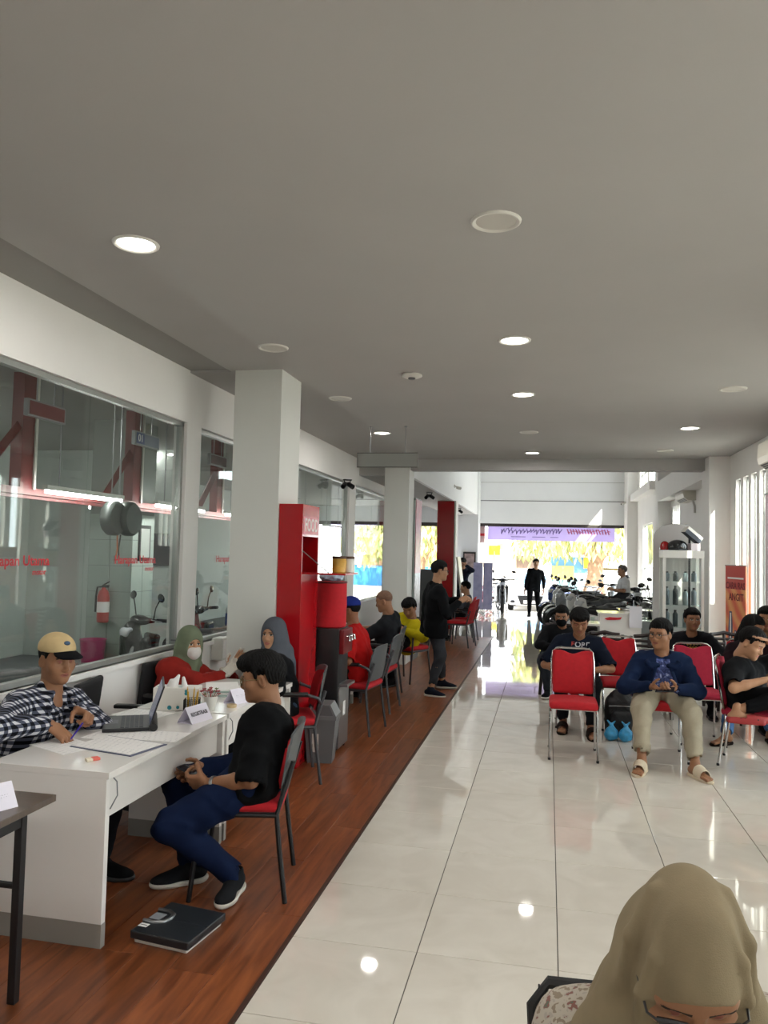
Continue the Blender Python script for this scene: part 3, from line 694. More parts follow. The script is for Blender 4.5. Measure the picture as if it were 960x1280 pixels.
def visitor_chair(arms, leg_m, shell_m):
    t = thing('visitor_chair', 'x', 'chair')
    sdf_obj('seat', [B_((0, 0.01, 0.452), (0.225, 0.215, 0.028), None, 0.026), E_((0, 0.0, 0.462), (0.20, 0.19, 0.028))], M_REDF, t, 0.01)
    MB().box(-0.215, 0.215, -0.19, 0.20, 0.415, 0.43, 0.004).build('seat_pan', M_BLACKP, t)
    # curved back shell
    def shell(y_off, th, w, z0, z1, grow):
        V = []; Fc = []; n, m = 12, 9
        for side in (0, 1):
            for i in range(m):
                v = i/(m-1); zz = z0+(z1-z0)*v
                half = w*(1-0.16*v**3)*(0.86+0.14*min(1, v*4))
                for j in range(n):
                    u = -1+2*j/(n-1)
                    V.append((half*u, y_off-0.075*v-0.01+0.045*u*u*(0.4+0.6*v)+(-th/2 if side else th/2), zz-0.035*abs(u)**4*(1 if v > 0.85 else 0)))
        o = n*m
        for i in range(m-1):
            for j in range(n-1):
                a = i*n+j; Fc.append((a, a+1, a+n+1, a+n)); Fc.append((o+a, o+a+n, o+a+n+1, o+a+1))
        for j in range(n-1):
            Fc.append((j, o+j, o+j+1, j+1)); a = (m-1)*n+j; Fc.append((a, a+1, o+a+1, o+a))
        for i in range(m-1):
            a = i*n; Fc.append((a, a+n, o+a+n, o+a)); a = i*n+n-1; Fc.append((a, o+a, o+a+n, a+n))
        return MB().add(V, Fc, True)
    b = shell(-0.205, 0.012, 0.225, 0.50, 0.84, 0).build('backrest', shell_m, t)
    shell(-0.190, 0.016, 0.185, 0.53, 0.80, 0).build('back_pad', M_REDF, b)
    for s in (-1, 1):
        MB().tube([(0.235*s, -0.235, 0.0), (0.225*s, -0.20, 0.25), (0.215*s, -0.18, 0.42), (0.215*s, -0.215, 0.54), (0.205*s, -0.255, 0.68)], 0.0125, 8).build('leg', leg_m, t)
        if arms:
            MB().tube([(0.245*s, 0.235, 0.0), (0.245*s, 0.20, 0.42), (0.25*s, 0.19, 0.60), (0.252*s, 0.165, 0.645), (0.252*s, 0.13, 0.66), (0.25*s, -0.13, 0.655), (0.24*s, -0.20, 0.63), (0.215*s, -0.225, 0.585)], 0.0125, 8).build('leg', leg_m, t)
            MB().tube([(0.252*s, 0.13, 0.665), (0.252*s, -0.12, 0.662)], 0.018, 8).build('arm_pad', M_BLACKP, t)
        else:
            MB().tube([(0.235*s, 0.235, 0.0), (0.215*s, 0.19, 0.42)], 0.0125, 8).build('leg', leg_m, t)
        MB().tube([(0.217*s, -0.18, 0.415), (0.217*s, 0.195, 0.415)], 0.012, 8).build('side_rail', leg_m, t)
    MB().tube([(-0.215, 0.19, 0.415), (0.215, 0.19, 0.415)], 0.011, 8).build('front_rail', leg_m, t)
    return t
M_SHELL = mat('grey_shell', '#4c4f52', 0.45, bump=0.04, bscale=200)
vc = visitor_chair(False, M_BLACKM, M_SHELL)
FACE_L = PI/2       # local +y turned to face -x
vc.location = (-1.525, 3.93, 0.004); vc.rotation_euler = (0, 0, FACE_L+0.23)
vc['label'] = 'grey backed chair with red seat under the young man in black'; vc['group'] = 'grey and red visitor chairs'
va = visitor_chair(True, mat('gunmetal_tube', '#4a4b4f', 0.35, metal=0.5), M_SHELL)
VG = 'grey and red visitor chairs'
va.location = (-1.94, 5.80, 0.004); va.rotation_euler = (0, 0, FACE_L+0.42); va['label'] = 'grey tube armchair under the woman in slate headscarf'; va['group'] = VG
dup(va, (-1.82, 7.50, 0.004), FACE_L-0.12, 'grey tube armchair under the man in red shirt', VG)
dup(va, (-1.86, 8.55, 0.004), FACE_L-0.05, 'empty grey tube armchair behind the red shirted man', VG)
dup(va, (-1.96, 9.35, 0.004), FACE_L+0.1, 'grey tube armchair under the bald man', VG)
dup(va, (-1.86, 10.55, 0.004), PI-0.5, 'red seated armchair under the man in yellow jacket', VG)
def redback(c):
    for ch in c.children:
        if ch.name.startswith('backrest'):
            ch.material_slots[0].link = 'OBJECT'; ch.material_slots[0].material = M_REDF
for (x, y, r, l) in [(-1.60, 14.75, FACE_L-0.2, 'red backed armchair nearest the aisle beyond the standing man'), (-1.62, 15.7, FACE_L-0.1, 'red backed armchair behind the nearest one by the aisle'), (-1.75, 16.5, FACE_L, 'red backed armchair farthest by the aisle')]:
    redback(dup(va, (x, y, 0.004), r, l, 'red armchairs beyond the standing man'))
def banquet_chair():
    t = thing('banquet_chair', 'x', 'chair')
    sdf_obj('seat', [B_((0, 0.0, 0.455), (0.205, 0.205, 0.032), None, 0.03), E_((0, 0.0, 0.475), (0.18, 0.18, 0.025))], M_REDF, t, 0.009)
    R = rotm(x=math.radians(10)).to_3x3()
    def notch(D, X, Y, Z):
        top = 0.885-0.035*np.exp(-(X/0.075)**2)-0.10*np.maximum(np.abs(X)-0.10, 0)
        return np.maximum(D, (Z-top)*0.9)
    sdf_obj('backrest', [B_((0, -0.215, 0.70), (0.178, 0.024, 0.20), R, 0.022), E_((0, -0.20, 0.68), (0.155, 0.03, 0.18), R, 0.02)], M_REDF, t, 0.009, notch)
    for s in (-1, 1):
        side = MB().tube([(0.20*s, -0.225, 0.0), (0.196*s, -0.175, 0.36), (0.194*s, -0.15, 0.405), (0.194*s, -0.10, 0.42), (0.194*s, 0.10, 0.42), (0.194*s, 0.15, 0.41), (0.196*s, 0.18, 0.36), (0.20*s, 0.215, 0.0)], 0.0098, 8).build('leg_frame', M_CHROME, t)
        for yy in (-0.225, 0.215): MB().tube([(0.20*s, yy, 0.0), (0.20*s, yy, 0.02)], 0.012, 8).build('foot_cap', M_RUBBER, side)
    arc = [(0.190*1, -0.165, 0.42), (0.190, -0.195, 0.55), (0.186, -0.235, 0.78), (0.175, -0.253, 0.865), (0.145, -0.258, 0.893), (0.10, -0.26, 0.90)]
    loop = arc+[(-x, y, z) for x, y, z in reversed(arc)]
    MB().tube(loop, 0.0098, 8).build('back_frame', M_CHROME, t)
    for yy in (-0.14, 0.15): MB().tube([(-0.194, yy, 0.42), (0.194, yy, 0.42)], 0.008, 8).build('cross_rail', M_CHROME, t)
    return t
bc = banquet_chair(); BG = 'red banquet chairs with chrome legs'
bc.location = (0.228, 7.14, 0); bc.rotation_euler = (0, 0, PI); bc['label'] = 'empty red banquet chair in front of the man in navy printed shirt'; bc['group'] = BG
def crimson(c):
    for ch in c.children:
        if ch.name.startswith(('backrest', 'seat')):
            ch.material_slots[0].link = 'OBJECT'; ch.material_slots[0].material = M_REDF2
    return c
dup(bc, (0.98, 7.33, 0), PI+0.02, 'red banquet chair under the man in blue jacket', BG)
crimson(dup(bc, (1.42, 8.05, 0), PI+0.05, 'empty crimson banquet chair between the blue jacket man and the crouching man', BG))
crimson(dup(bc, (1.70, 7.28, 0), -PI/2-0.32, 'crimson banquet chair seen side on under the man touching his head', BG))
dup(bc, (0.74, 8.45, 0), PI+0.06, 'red banquet chair behind the blue jacket man, back showing beside his shoulder', BG)
dup(bc, (0.30, 8.42, 0), PI, 'red banquet chair hidden under the man in navy printed shirt', BG)
dup(bc, (2.0, 8.62, 0), PI-0.1, 'red banquet chair under the person with long dark hair', BG)
dup(bc, (2.22, 9.12, 0), PI-0.1, 'red banquet chair under the person at the far right edge', BG)
# brown plastic chair
pc = thing('plastic_chair', 'dark brown plastic chair with slotted back behind the red chairs', 'chair', (0.66, 9.35, 0), PI)
M_BROWN = mat('brown_plastic', '#2b2120', 0.4)
b = MB()
for k in range(7):
    zz = 0.50+k*0.055; w = 0.20+0.01*math.sin(k*0.5)-(0.035 if k == 6 else 0); y = -0.21-0.012*k
    b.tube([(-w, y+0.03, zz), (-w*0.5, y, zz+0.004*(1 if k == 6 else 0)), (0, y-0.008, zz+0.022*(1 if k == 6 else 0)), (w*0.5, y, zz+0.004), (w, y+0.03, zz)], 0.019 if k != 6 else 0.024, 6)
for k in range(7):
    pass
b.build('back_slats', M_BROWN, pc)
for s in (-1, 1): MB().tube([(0.20*s, -0.17, 0.44), (0.205*s, -0.18, 0.50), (0.20*s, -0.255, 0.83)], 0.02, 8).build('back_post', M_BROWN, pc)
MB().tube([(0, -0.21, 0.46), (0, -0.30, 0.86)], 0.02, 6).build('back_spine', M_BROWN, pc)
MB().box(-0.22, 0.22, -0.2, 0.22, 0.42, 0.445, 0.008).build('seat', M_BROWN, pc)
for sx in (-1, 1):
    for yy in (-0.2, 0.2): MB().tube([(0.19*sx, yy*0.9, 0.42), (0.225*sx, yy*1.15, 0)], [0.026, 0.018], 8).build('leg', M_BROWN, pc)
pc2 = dup(pc, (1.12, 9.25, 0), PI-0.1, 'dark brown plastic chair showing behind the blue jacket man', None)
pc2['group'] = pc['group'] = 'brown plastic chairs'
dup(pc, (0.14, 10.30, 0), PI, 'dark brown plastic chair under the man with black face mask', 'brown plastic chairs')
dup(pc, (1.60, 9.75, 0), PI, 'dark brown plastic chair under the man in black shirt with gold print', 'brown plastic chairs')
pc3 = dup(pc, (2.13, 9.95, 0), PI+0.1, 'dark brown plastic chair back beside the orange banner', 'brown plastic chairs')

# ------------------------------------------------------------------ bags on the tile floor
M_BLUEBAG = mat('blue_plastic_bag', '#3a97c9', 0.3, var=0.25, vscale=25)
def plastic_bag(loc, s, label, m=M_BLUEBAG):
    t = thing('plastic_bag', label, 'plastic bag', loc, 0.3*s, 'blue plastic bags')
    def crump(D, X, Y, Z): return D+0.004*np.sin(70*X+30*Z)*np.cos(60*Y+40*Z+20*X)
    sdf_obj('bag', [E_((0, 0, 0.055*s), (0.062*s, 0.05*s, 0.056*s)), C_((0, 0, 0.09*s), (0.005, 0, 0.135*s), 0.03*s, 0.012*s, 0.03)], m, t, 0.005, crump)
    sdf_obj('knot', [C_((0, 0, 0.13*s), (-0.03*s, 0.01, 0.165*s), 0.012*s, 0.006, 0.01), C_((0, 0, 0.13*s), (0.03*s, -0.005, 0.16*s), 0.012*s, 0.006, 0.01)], m, t, 0.004)
plastic_bag((0.605, 7.82, 0), 1.12, 'left blue plastic bag on the tiles below the backpack')
plastic_bag((0.735, 7.80, 0), 1.12, 'right blue plastic bag on the tiles below the backpack')
pb = thing('plastic_bag', 'blue plastic bag hanging on the brown chair back', 'plastic bag', (0.56, 9.0, 0.52), 0, 'blue plastic bags')
sdf_obj('bag', [E_((0, 0, 0.09), (0.085, 0.05, 0.10)), C_((0, 0, 0.16), (0.01, 0.12, 0.29), 0.03, 0.008, 0.03)], M_BLUEBAG, pb, 0.006, lambda D, X, Y, Z: D+0.005*np.sin(60*X+30*Z)*np.cos(50*Y+40*Z))
MB().tube([(0.01, 0.12, 0.28), (0.02, 0.14, 0.32), (0.03, 0.16, 0.30)], 0.006, 6).build('handle', M_BLUEBAG, pb)
M_PACK = mat('black_nylon', '#101013', 0.6, var=0.2, vscale=20, bump=0.3, bscale=60)
bp = thing('backpack', 'black backpack standing between the red chairs', 'backpack', (0.70, 8.05, 0), 0.1)
sdf_obj('main_bag', [E_((0, 0, 0.22), (0.15, 0.10, 0.23)), B_((0, 0, 0.19), (0.135, 0.09, 0.185), None, 0.06)], M_PACK, bp, 0.01, wrinkle(0.004, 30))
sdf_obj('front_pocket', [B_((0, -0.10, 0.15), (0.10, 0.04, 0.11), None, 0.035)], M_PACK, bp, 0.01, wrinkle(0.003, 35))
MB().tube([(-0.03, 0.03, 0.43), (-0.025, 0.03, 0.475), (0.025, 0.03, 0.475), (0.03, 0.03, 0.43)], 0.011, 6).build('top_handle', M_PACK, bp)
for s in (-1, 1): MB().tube([(0.05*s, 0.08, 0.40), (0.09*s, 0.13, 0.3), (0.10*s, 0.13, 0.15), (0.09*s, 0.08, 0.05)], 0.014, 6).build('shoulder_strap', M_PACK, bp)
MB().tube([(-0.12, -0.10, 0.30), (-0.06, -0.14, 0.31), (0.06, -0.14, 0.31), (0.12, -0.10, 0.30)], 0.004, 6).build('zip', M_STEEL, bp)

# ------------------------------------------------------------------ red cabinet, dispenser, bin
rc = thing('red_cabinet', 'tall glossy red cabinet fixed beside the white column', 'cabinet', (-2.135, 6.02, 0.004))
# local x 0..0.2 , y 0..0.46
mb = MB().box(0, 0.012, 0, 0.46, 0, 2.10).box(0.012, 0.20, 0, 0.015, 0, 2.10).box(0.012, 0.20, 0.445, 0.46, 0, 2.10).box(0.012, 0.20, 0.015, 0.445, 2.085, 2.10)
mb.box(0.188, 0.20, 0.015, 0.445, 0, 1.55).box(0.188, 0.20, 0.015, 0.445, 1.84, 2.085).box(0.012, 0.188, 0.015, 0.445, 1.53, 1.545)
mb.build('body', M_RED, rc)
MB().box(0.014, 0.02, 0.015, 0.445, 1.55, 1.84).build('niche_back', mat('dark_red', '#4a0508', 0.5), rc)
MB().box(0.200, 0.203, 0.02, 0.44, 1.86, 2.0).build('lettering_panel', mat('pink_panel', '#c9707c', 0.3), rc)
link('lettering', text_mesh('FOOD', 0.15, 0.001, True, sx=0.85), M_PAPER, rc, (0.2045, 0.23, 1.93), (PI/2, 0, PI/2))
MB().box(0.20, 0.56, 0.02, 0.44, 1.535, 1.55).build('flap_shelf', M_RED, rc)
MB().tube([(0.20, 0.03, 1.72), (0.42, 0.03, 1.55)], 0.004, 6).build('stay_arm', M_STEEL, rc)
jr = thing('storage_jar', 'yellow and white lidded jar on the red flap shelf', 'jar', (-1.69, 6.27, 1.554))
MB().lathe([(0.054, 0), (0.058, 0.004), (0.058, 0.115), (0.054, 0.12)], 22).build('jar_body', mat('jar_yellow', '#c79a3c', 0.3, var=0.3, vscale=8), jr)
MB().lathe([(0.061, 0.115), (0.062, 0.132), (0.055, 0.137)], 22).build('lid', mat('brown_lid', '#4a2d1c', 0.5), jr)
jr2 = thing('storage_jar', 'clear white jar behind the yellow jar on the red flap shelf', 'jar', (-1.63, 6.36, 1.554))
MB().lathe([(0.044, 0), (0.048, 0.004), (0.048, 0.115), (0.044, 0.12)], 22).build('jar_body', mat('jar_white', '#d8d5cc', 0.25), jr2)
MB().lathe([(0.05, 0.115), (0.051, 0.13), (0.046, 0.135)], 22).build('lid', mat('brown_lid', '#4a2d1c', 0.5), jr2)
wd = thing('water_dispenser', 'tall black water dispenser with steel front beside the red cabinet', 'water dispenser', (-1.875, 6.72, 0.004))
MB().box(-0.14, 0.125, -0.17, 0.17, 0.02, 1.06, 0.02).build('body', mat('dispenser_black', '#0e0f12', 0.45), wd)
MB().box(0.12, 0.14, -0.16, 0.16, 0.04, 0.56, 0.006).build('front_panel', M_STEEL, wd)
MB().box(0.124, 0.142, -0.04, 0.04, 0.30, 0.42).build('sticker', M_PAPER, wd)
hd = MB().box(0.12, 0.165, -0.15, 0.15, 0.84, 1.05, 0.01).build('tap_panel', mat('dark_red_plastic', '#6e1016', 0.3), wd)
for yy in (-0.09, 0.0, 0.09):
    k = MB().tube([(0.165, yy, 0.99), (0.195, yy, 0.99), (0.20, yy, 0.95)], 0.012, 8).build('tap', M_CHROME, hd)
MB().box(0.12, 0.20, -0.13, 0.13, 0.56, 0.585, 0.004).build('drip_tray', M_STEEL, wd)
for yy in (-0.15, 0.15):
    for xx in (-0.12, 0.10): MB().tube([(xx, yy, 0), (xx, yy, 0.03)], 0.015, 8).build('foot', M_RUBBER, wd)
gc = thing('gallon_cover', 'red fabric cover over the water bottle on the dispenser', 'bottle cover', (-1.88, 6.71, 1.064))
def drum(D, X, Y, Z): return D+0.0025*np.sin(14*np.arctan2(Y, X)+20*Z)
MB().lathe([(0.132, 0.0), (0.142, 0.01), (0.145, 0.2), (0.142, 0.385), (0.132, 0.40), (0.10, 0.402)], 28).build('cloth_cover', M_REDF, gc)
MB().lathe([(0.143, 0.385), (0.147, 0.392), (0.143, 0.40)], 28, cap=False).build('hem', mat('dark_red', '#4a0508', 0.5), gc)
pbg = thing('crumpled_plastic', 'crumpled clear and blue wrapper on top of the red bottle cover', 'wrapper', (-1.875, 6.71, 1.464))
sdf_obj('wrapper', [E_((0, 0, 0.035), (0.11, 0.08, 0.035)), E_((0.05, 0.02, 0.06), (0.05, 0.04, 0.03))], mat('clear_wrapper', '#9fb0c4', 0.2, var=0.5, vscale=30), pbg, 0.007, lambda D, X, Y, Z: D+0.014*np.sin(70*X+40*Z)*np.cos(60*Y-50*Z))
tr = thing('trash_bin', 'grey swing lid trash bin at the foot of the black dispenser', 'trash bin', (-1.815, 6.32, 0.004), math.radians(6))
def frus(mb, a0, b0, z0, a1, b1, z1):
    mb.add([(-a0, -b0, z0), (a0, -b0, z0), (a0, b0, z0), (-a0, b0, z0), (-a1, -b1, z1), (a1, -b1, z1), (a1, b1, z1), (-a1, b1, z1)], [(0, 3, 2, 1), (4, 5, 6, 7), (0, 1, 5, 4), (1, 2, 6, 5), (2, 3, 7, 6), (3, 0, 4, 7)]); return mb
frus(MB(), 0.10, 0.085, 0, 0.13, 0.115, 0.36).build('bucket', M_GREYP, tr)
ld = frus(frus(MB(), 0.138, 0.122, 0.355, 0.138, 0.122, 0.385), 0.134, 0.118, 0.385, 0.085, 0.11, 0.475).build('lid', mat('grey_lid', '#77797b', 0.4), tr)
MB().add([(-0.07, -0.119, 0.39), (0.11, -0.119, 0.39), (0.075, -0.112, 0.468), (-0.07, -0.112, 0.468)], [(0, 1, 2, 3)]).build('swing_flap', mat('flap_grey', '#5d5f61', 0.45), ld)
st = MB().add([(-0.06, -0.1005, 0.09), (-0.005, -0.1005, 0.09), (-0.005, -0.1105, 0.24), (-0.06, -0.1105, 0.24)], [(0, 1, 2, 3)]).build('sticker', printed('sticker_print', '#cfcbc4', '#5b3430', 60, 30), tr)

# ------------------------------------------------------------------ ceiling hung sign, cameras, spotlights, air conditioners
hs = thing('hanging_sign', 'blank grey sign board hung from the ceiling by two rods', 'hanging sign', (-1.853, 8.91, 2.72))
MB().box(-0.36, 0.36, -0.02, 0.02, 0.0, 0.165, 0.003).build('board', mat('sign_grey', '#8f908c', 0.5), hs)
MB().tube([(-0.36, -0.022, 0), (0.36, -0.022, 0), (0.36, -0.022, 0.165), (-0.36, -0.022, 0.165)], 0.005, 4, closed=True).build('edge', mat('edge_dark', '#55544f', 0.5), hs)
for xx in (-0.21, 0.21):
    r = MB().tube([(xx, 0, 0.165), (xx, 0, 0.475)], 0.005, 6).build('rod', M_STEEL, hs)
    MB().lathe([(0.018, 0.468), (0.018, 0.478)], 12, M=Matrix.Translation((xx, 0, 0))).build('ceiling_plate', M_STEEL, r)
def spot(loc, rz, label):
    t = thing('track_spotlight', label, 'spotlight', loc, rz, 'black spotlights on the left headers')
    MB().box(-0.06, 0.06, -0.025, 0.025, -0.02, 0.0).build('track_base', M_BLACKM, t)
    for s in (-1, 1):
        MB().tube([(0.045*s, 0, -0.02), (0.045*s, 0, -0.06)], 0.007, 6).build('stem', M_BLACKM, t)
        h = MB().lathe([(0.02, -0.06), (0.034, -0.04), (0.036, 0.06), (0.03, 0.062), (0.028, 0.05)], 14, M=rotm(x=PI/2+0.5, z=0.7*s, loc=(0.045*s, 0, -0.085)), cap=False).build('lamp_head', M_BLACKM, t)
spot((-2.85, 10.9, 2.765), 0.6, 'black spotlight pair at the window header past the red cabinet')
spot((-2.32, 15.3, 2.93), 0.4, 'black spotlight pair under the header beside the red column')
spot((-2.33, 20.6, 2.93), 0.4, 'black spotlight pair under the header beyond the red column')
def cctv(loc, rz, label):
    t = thing('security_camera', label, 'camera', loc, rz, 'small wall security cameras')
    MB().box(-0.035, 0.035, -0.02, 0.0, -0.035, 0.035, 0.004).build('mount', M_WHITEP, t)
    MB().tube([(0, -0.02, 0), (0, -0.06, -0.02)], 0.012, 8).build('arm', M_WHITEP, t)
    b = MB().lathe([(0.03, 0), (0.034, 0.02), (0.034, 0.10), (0.03, 0.11)], 14, M=rotm(x=PI/2+0.25, loc=(0, -0.05, -0.03))).build('housing', M_WHITEP, t)
    MB().lathe([(0.022, 0.111), (0.02, 0.113)], 14, M=rotm(x=PI/2+0.25, loc=(0, -0.05, -0.03))).build('lens', M_BLACKP, b)
cctv((-2.138, 17.9, 3.28), PI/2, 'white security camera above the red column')
cctv((2.2, 23.98, 3.35), -PI/2+0.6, 'white security camera beside the far door pillar')
cctv((-2.098, 23.8, 4.32), PI/2, 'white security camera high in the far left corner')
def air_con(y, label, z=2.76):
    t = thing('air_conditioner', label, 'air conditioner', (XR, y, z), 0, 'wall air conditioners')
    prof = [(0.0, 0.0), (-0.13, 0.0), (-0.20, 0.05), (-0.215, 0.12), (-0.205, 0.28), (-0.18, 0.295), (0.0, 0.295)]
    MB().prism(prof, 'y', -0.43, 0.43).build('casing', mat('ac_ivory', '#d4d0c2', 0.4), t)
    for k in range(3): MB().add([(-0.135-0.02*k, -0.39, -0.001+0.015*k), (-0.15-0.02*k, -0.39, 0.010+0.015*k), (-0.15-0.02*k, 0.39, 0.010+0.015*k), (-0.135-0.02*k, 0.39, -0.001+0.015*k)], [(0, 1, 2, 3)]).build('louvre', M_BLACKP, t)
    MB().box(-0.214, -0.205, -0.43, 0.43, 0.13, 0.136).build('panel_seam', M_GREYP, t)
    MB().tube([(-0.05, -0.40, 0.0), (-0.02, -0.42, -0.1), (-0.02, -0.42, -0.22)], 0.02, 8).build('pipe', M_WHITEP, t)
air_con(9.02, 'ivory air conditioner at the right edge above the slit windows')
air_con(14.85, 'ivory air conditioner beyond the right pillar above the cabinet')

# ------------------------------------------------------------------ display cabinet and things on it
dc = thing('display_cabinet', 'white framed glass display cabinet by the right pillar', 'cabinet', (1.53, 11.25, 0))
W, D_, H_ = 0.53, 0.42, 1.85
MB().box(0, W, 0, D_, 1.745, H_, 0.004).build('top_box', M_WHITEP, dc)
MB().box(0, W, 0, D_, 0, 0.12, 0.004).build('base_box', M_WHITEP, dc)
for xx in (0.02, W-0.02):
    for yy in (0.02, D_-0.02): MB().box(xx-0.018, xx+0.018, yy-0.018, yy+0.018, 0.12, 1.745).build('post', M_WHITEP, dc)
for zz in (0.45, 0.80, 1.10, 1.42): MB().box(0.03, W-0.03, 0.03, D_-0.03, zz, zz+0.008).build('glass_shelf', M_CLEAR, dc)
MB().box(0.04, W-0.04, 0.004, 0.009, 0.13, 1.74).build('front_glass', M_CLEAR, dc)
MB().box(0.006, 0.010, 0.04, D_-0.04, 0.13, 1.74).build('side_glass', M_CLEAR, dc)
def cyl_item(name, x, y, z, r, h, m, label, cat='oil bottle'):
    t = thing(name, label, cat, (x, y, z), 0, 'products in the glass cabinet')
    MB().lathe([(r*0.95, 0), (r, 0.004), (r, h*0.75), (r*0.5, h*0.86), (r*0.45, h*0.9)], 14).build('bottle_body', m, t)
    MB().lathe([(r*0.5, h*0.9), (r*0.5, h)], 12).build('cap', M_BLACKP, t)
rnd = random.Random(5)
BM = [mat('bottle_grey', '#5e676e', 0.35), mat('bottle_dark', '#2c3338', 0.35), mat('bottle_silver', '#8d979b', 0.3, metal=0.5)]
nm = {1.428: 'upper', 1.108: 'middle', 0.808: 'lower'}
for zz, hh in ((1.428, 0.14), (1.108, 0.26), (0.808, 0.24)):
    for k in range(4):
        cyl_item('oil_bottle', 1.60+0.12*k, 11.38+0.07*(k % 2), zz, 0.036, hh*rnd.uniform(0.8, 1.0), BM[k % 3], '%s bottle, number %s from the left on the %s glass shelf' % (['grey', 'dark', 'silver', 'grey'][k], ['first', 'second', 'third', 'fourth'][k], nm[zz]))
hm = thing('helmet', 'black half helmet lying on top of the display cabinet', 'helmet', (1.74, 11.42, 1.85))
sdf_obj('shell', [E_((0, 0, 0.05), (0.135, 0.12, 0.10))], mat('black_gloss', '#16181b', 0.15, coat=0.5), hm, 0.008, lambda D, X, Y, Z: np.maximum(D, -Z+0.001+0*X))
MB().tube([(-0.13, -0.05, 0.015), (0, -0.125, 0.012), (0.13, -0.05, 0.015)], 0.008, 6).build('rim', M_BLACKP, hm)
rdv = thing('helmet', 'red helmet edge at the left end of the cabinet top', 'helmet', (1.585, 11.50, 1.85))
sdf_obj('shell', [E_((0, 0, 0.03), (0.07, 0.10, 0.10))], mat('red_gloss', '#9d1417', 0.2, coat=0.5), rdv, 0.008, lambda D, X, Y, Z: np.maximum(D, -Z+0.001+0*X))
MB().tube([(-0.06, -0.05, 0.012), (0, -0.10, 0.01), (0.06, -0.05, 0.012)], 0.006, 6).build('rim', M_BLACKP, rdv)
bx = thing('product_box', 'white and black tilted product box on the display cabinet', 'box', (1.95, 11.42, 1.85), 0.3)
R = rotm(y=math.radians(38), loc=(-0.02, 0, 0.215))
MB().box(-0.13, 0.13, -0.06, 0.06, -0.05, 0.05, 0.003, M=R).build('carton', M_WHITEP, bx)
MB().box(-0.128, 0.128, -0.0615, 0.0615, -0.051, 0.01, M=R).build('dark_side', mat('carton_black', '#1d2433', 0.5), bx)
MB().box(-0.06, 0.07, -0.05, 0.05, 0, 0.10, 0.003).build('support_carton', mat('mauve_card', '#c4b8bb', 0.6), bx)
ar = thing('arch_panel', 'grey panel with rounded top standing behind the display cabinet', 'panel', (1.72, 11.76, 0))
poly = [(-0.26, 0.0), (0.24, 0.0), (0.24, 2.18), (0.20, 2.22), (0.02, 2.23)]+[(-0.26+0.26*(1-math.cos(a))*0.9, 2.0+0.22*math.sin(a)) for a in [1.5, 1.2, 0.9, 0.6, 0.3, 0.0]]
MB().prism(poly, 'y', -0.02, 0.02).build('board', mat('panel_grey', '#b2adab', 0.3), ar)
MB().box(0.215, 0.245, -0.022, 0.022, 0, 2.16).build('dark_edge', M_BLACKP, ar)

# ------------------------------------------------------------------ banners on the right
def flame(N, L, tc):
    w = N.new('ShaderNodeTexWave'); w.inputs['Scale'].default_value = 2.2; w.inputs['Distortion'].default_value = 3.0; w.bands_direction = 'DIAGONAL'
    L.new(tc.outputs['Object'], w.inputs['Vector'])
    r = N.new('ShaderNodeValToRGB'); L.new(w.outputs['Fac'], r.inputs['Fac'])
    r.color_ramp.elements[0].color = (*hexc('#cf5a3e'), 1); r.color_ramp.elements[1].color = (*hexc('#dd9a5f'), 1)
    return r.outputs['Color']
bn = thing('standing_banner', 'red and orange printed standing banner by the slit windows', 'banner', (2.365, 10.84, 0), math.atan2(-0.5, 0.12))
MB().box(-0.27, 0.27, -0.004, 0.004, 0.22, 1.66).build('printed_sheet', ramp_mat('banner_orange', flame, 0.5), bn)
MB().box(-0.27, 0.27, -0.006, -0.0035, 1.36, 1.66).build('red_band', mat('banner_red', '#b8403a', 0.5), bn)
MB().box(-0.21, 0.22, -0.0065, -0.005, 1.49, 1.512).build('printed_line', M_PAPER, bn)
link('lettering', text_mesh('CARA RAS', 0.12, 0.0008, True, sx=0.92), mat('dark_red_ink', '#6d1620', 0.6), bn, (0, -0.007, 1.40), (PI/2, 0, 0))
link('lettering', text_mesh('ANGIT', 0.13, 0.0008, True), mat('dark_red_ink', '#6d1620', 0.6), bn, (0.02, -0.006, 1.255), (PI/2, 0, 0))
for i, (x, z, s) in enumerate([(-0.13, 0.85, 1.0), (0.0, 0.68, 0.7), (0.13, 0.66, 0.7)]):
    q = MB().add([(x-0.05*s, -0.006, z-0.25*s), (x+0.05*s, -0.006, z-0.25*s), (x+0.06*s, -0.006, z+0.05*s), (x+0.04*s, -0.006, z+0.22*s), (x-0.03*s, -0.006, z+0.22*s), (x-0.06*s, -0.006, z)], [(0, 1, 2, 3, 4, 5)])
    q.build('printed_figure', mat('print_navy', '#3b3b5c', 0.5), bn)
    MB().add([(x-0.02*s, -0.0065, z-0.2*s), (x+0.015*s, -0.0065, z-0.2*s), (x+0.02*s, -0.0065, z+0.2*s), (x-0.01*s, -0.0065, z+0.2*s)], [(0, 1, 2, 3)]).build('printed_stripe', M_PAPER, bn)
MB().tube([(-0.29, 0, 1.665), (0.29, 0, 1.665)], 0.008, 6).build('top_rail', M_STEEL, bn)
MB().tube([(0, 0.02, 0.0), (0, 0.01, 1.66)], 0.008, 6).build('pole', M_STEEL, bn)
MB().box(-0.2, 0.2, -0.12, 0.12, 0, 0.02).build('foot', M_STEEL, bn)
def mauve(N, L, tc):
    n = N.new('ShaderNodeTexNoise'); n.inputs['Scale'].default_value = 1.6; L.new(tc.outputs['Object'], n.inputs['Vector'])
    r = N.new('ShaderNodeValToRGB'); L.new(n.outputs['Fac'], r.inputs['Fac'])
    r.color_ramp.elements[0].color = (*hexc('#b497a5'), 1); r.color_ramp.elements[1].color = (*hexc('#cfc3c4'), 1); return r.outputs['Color']
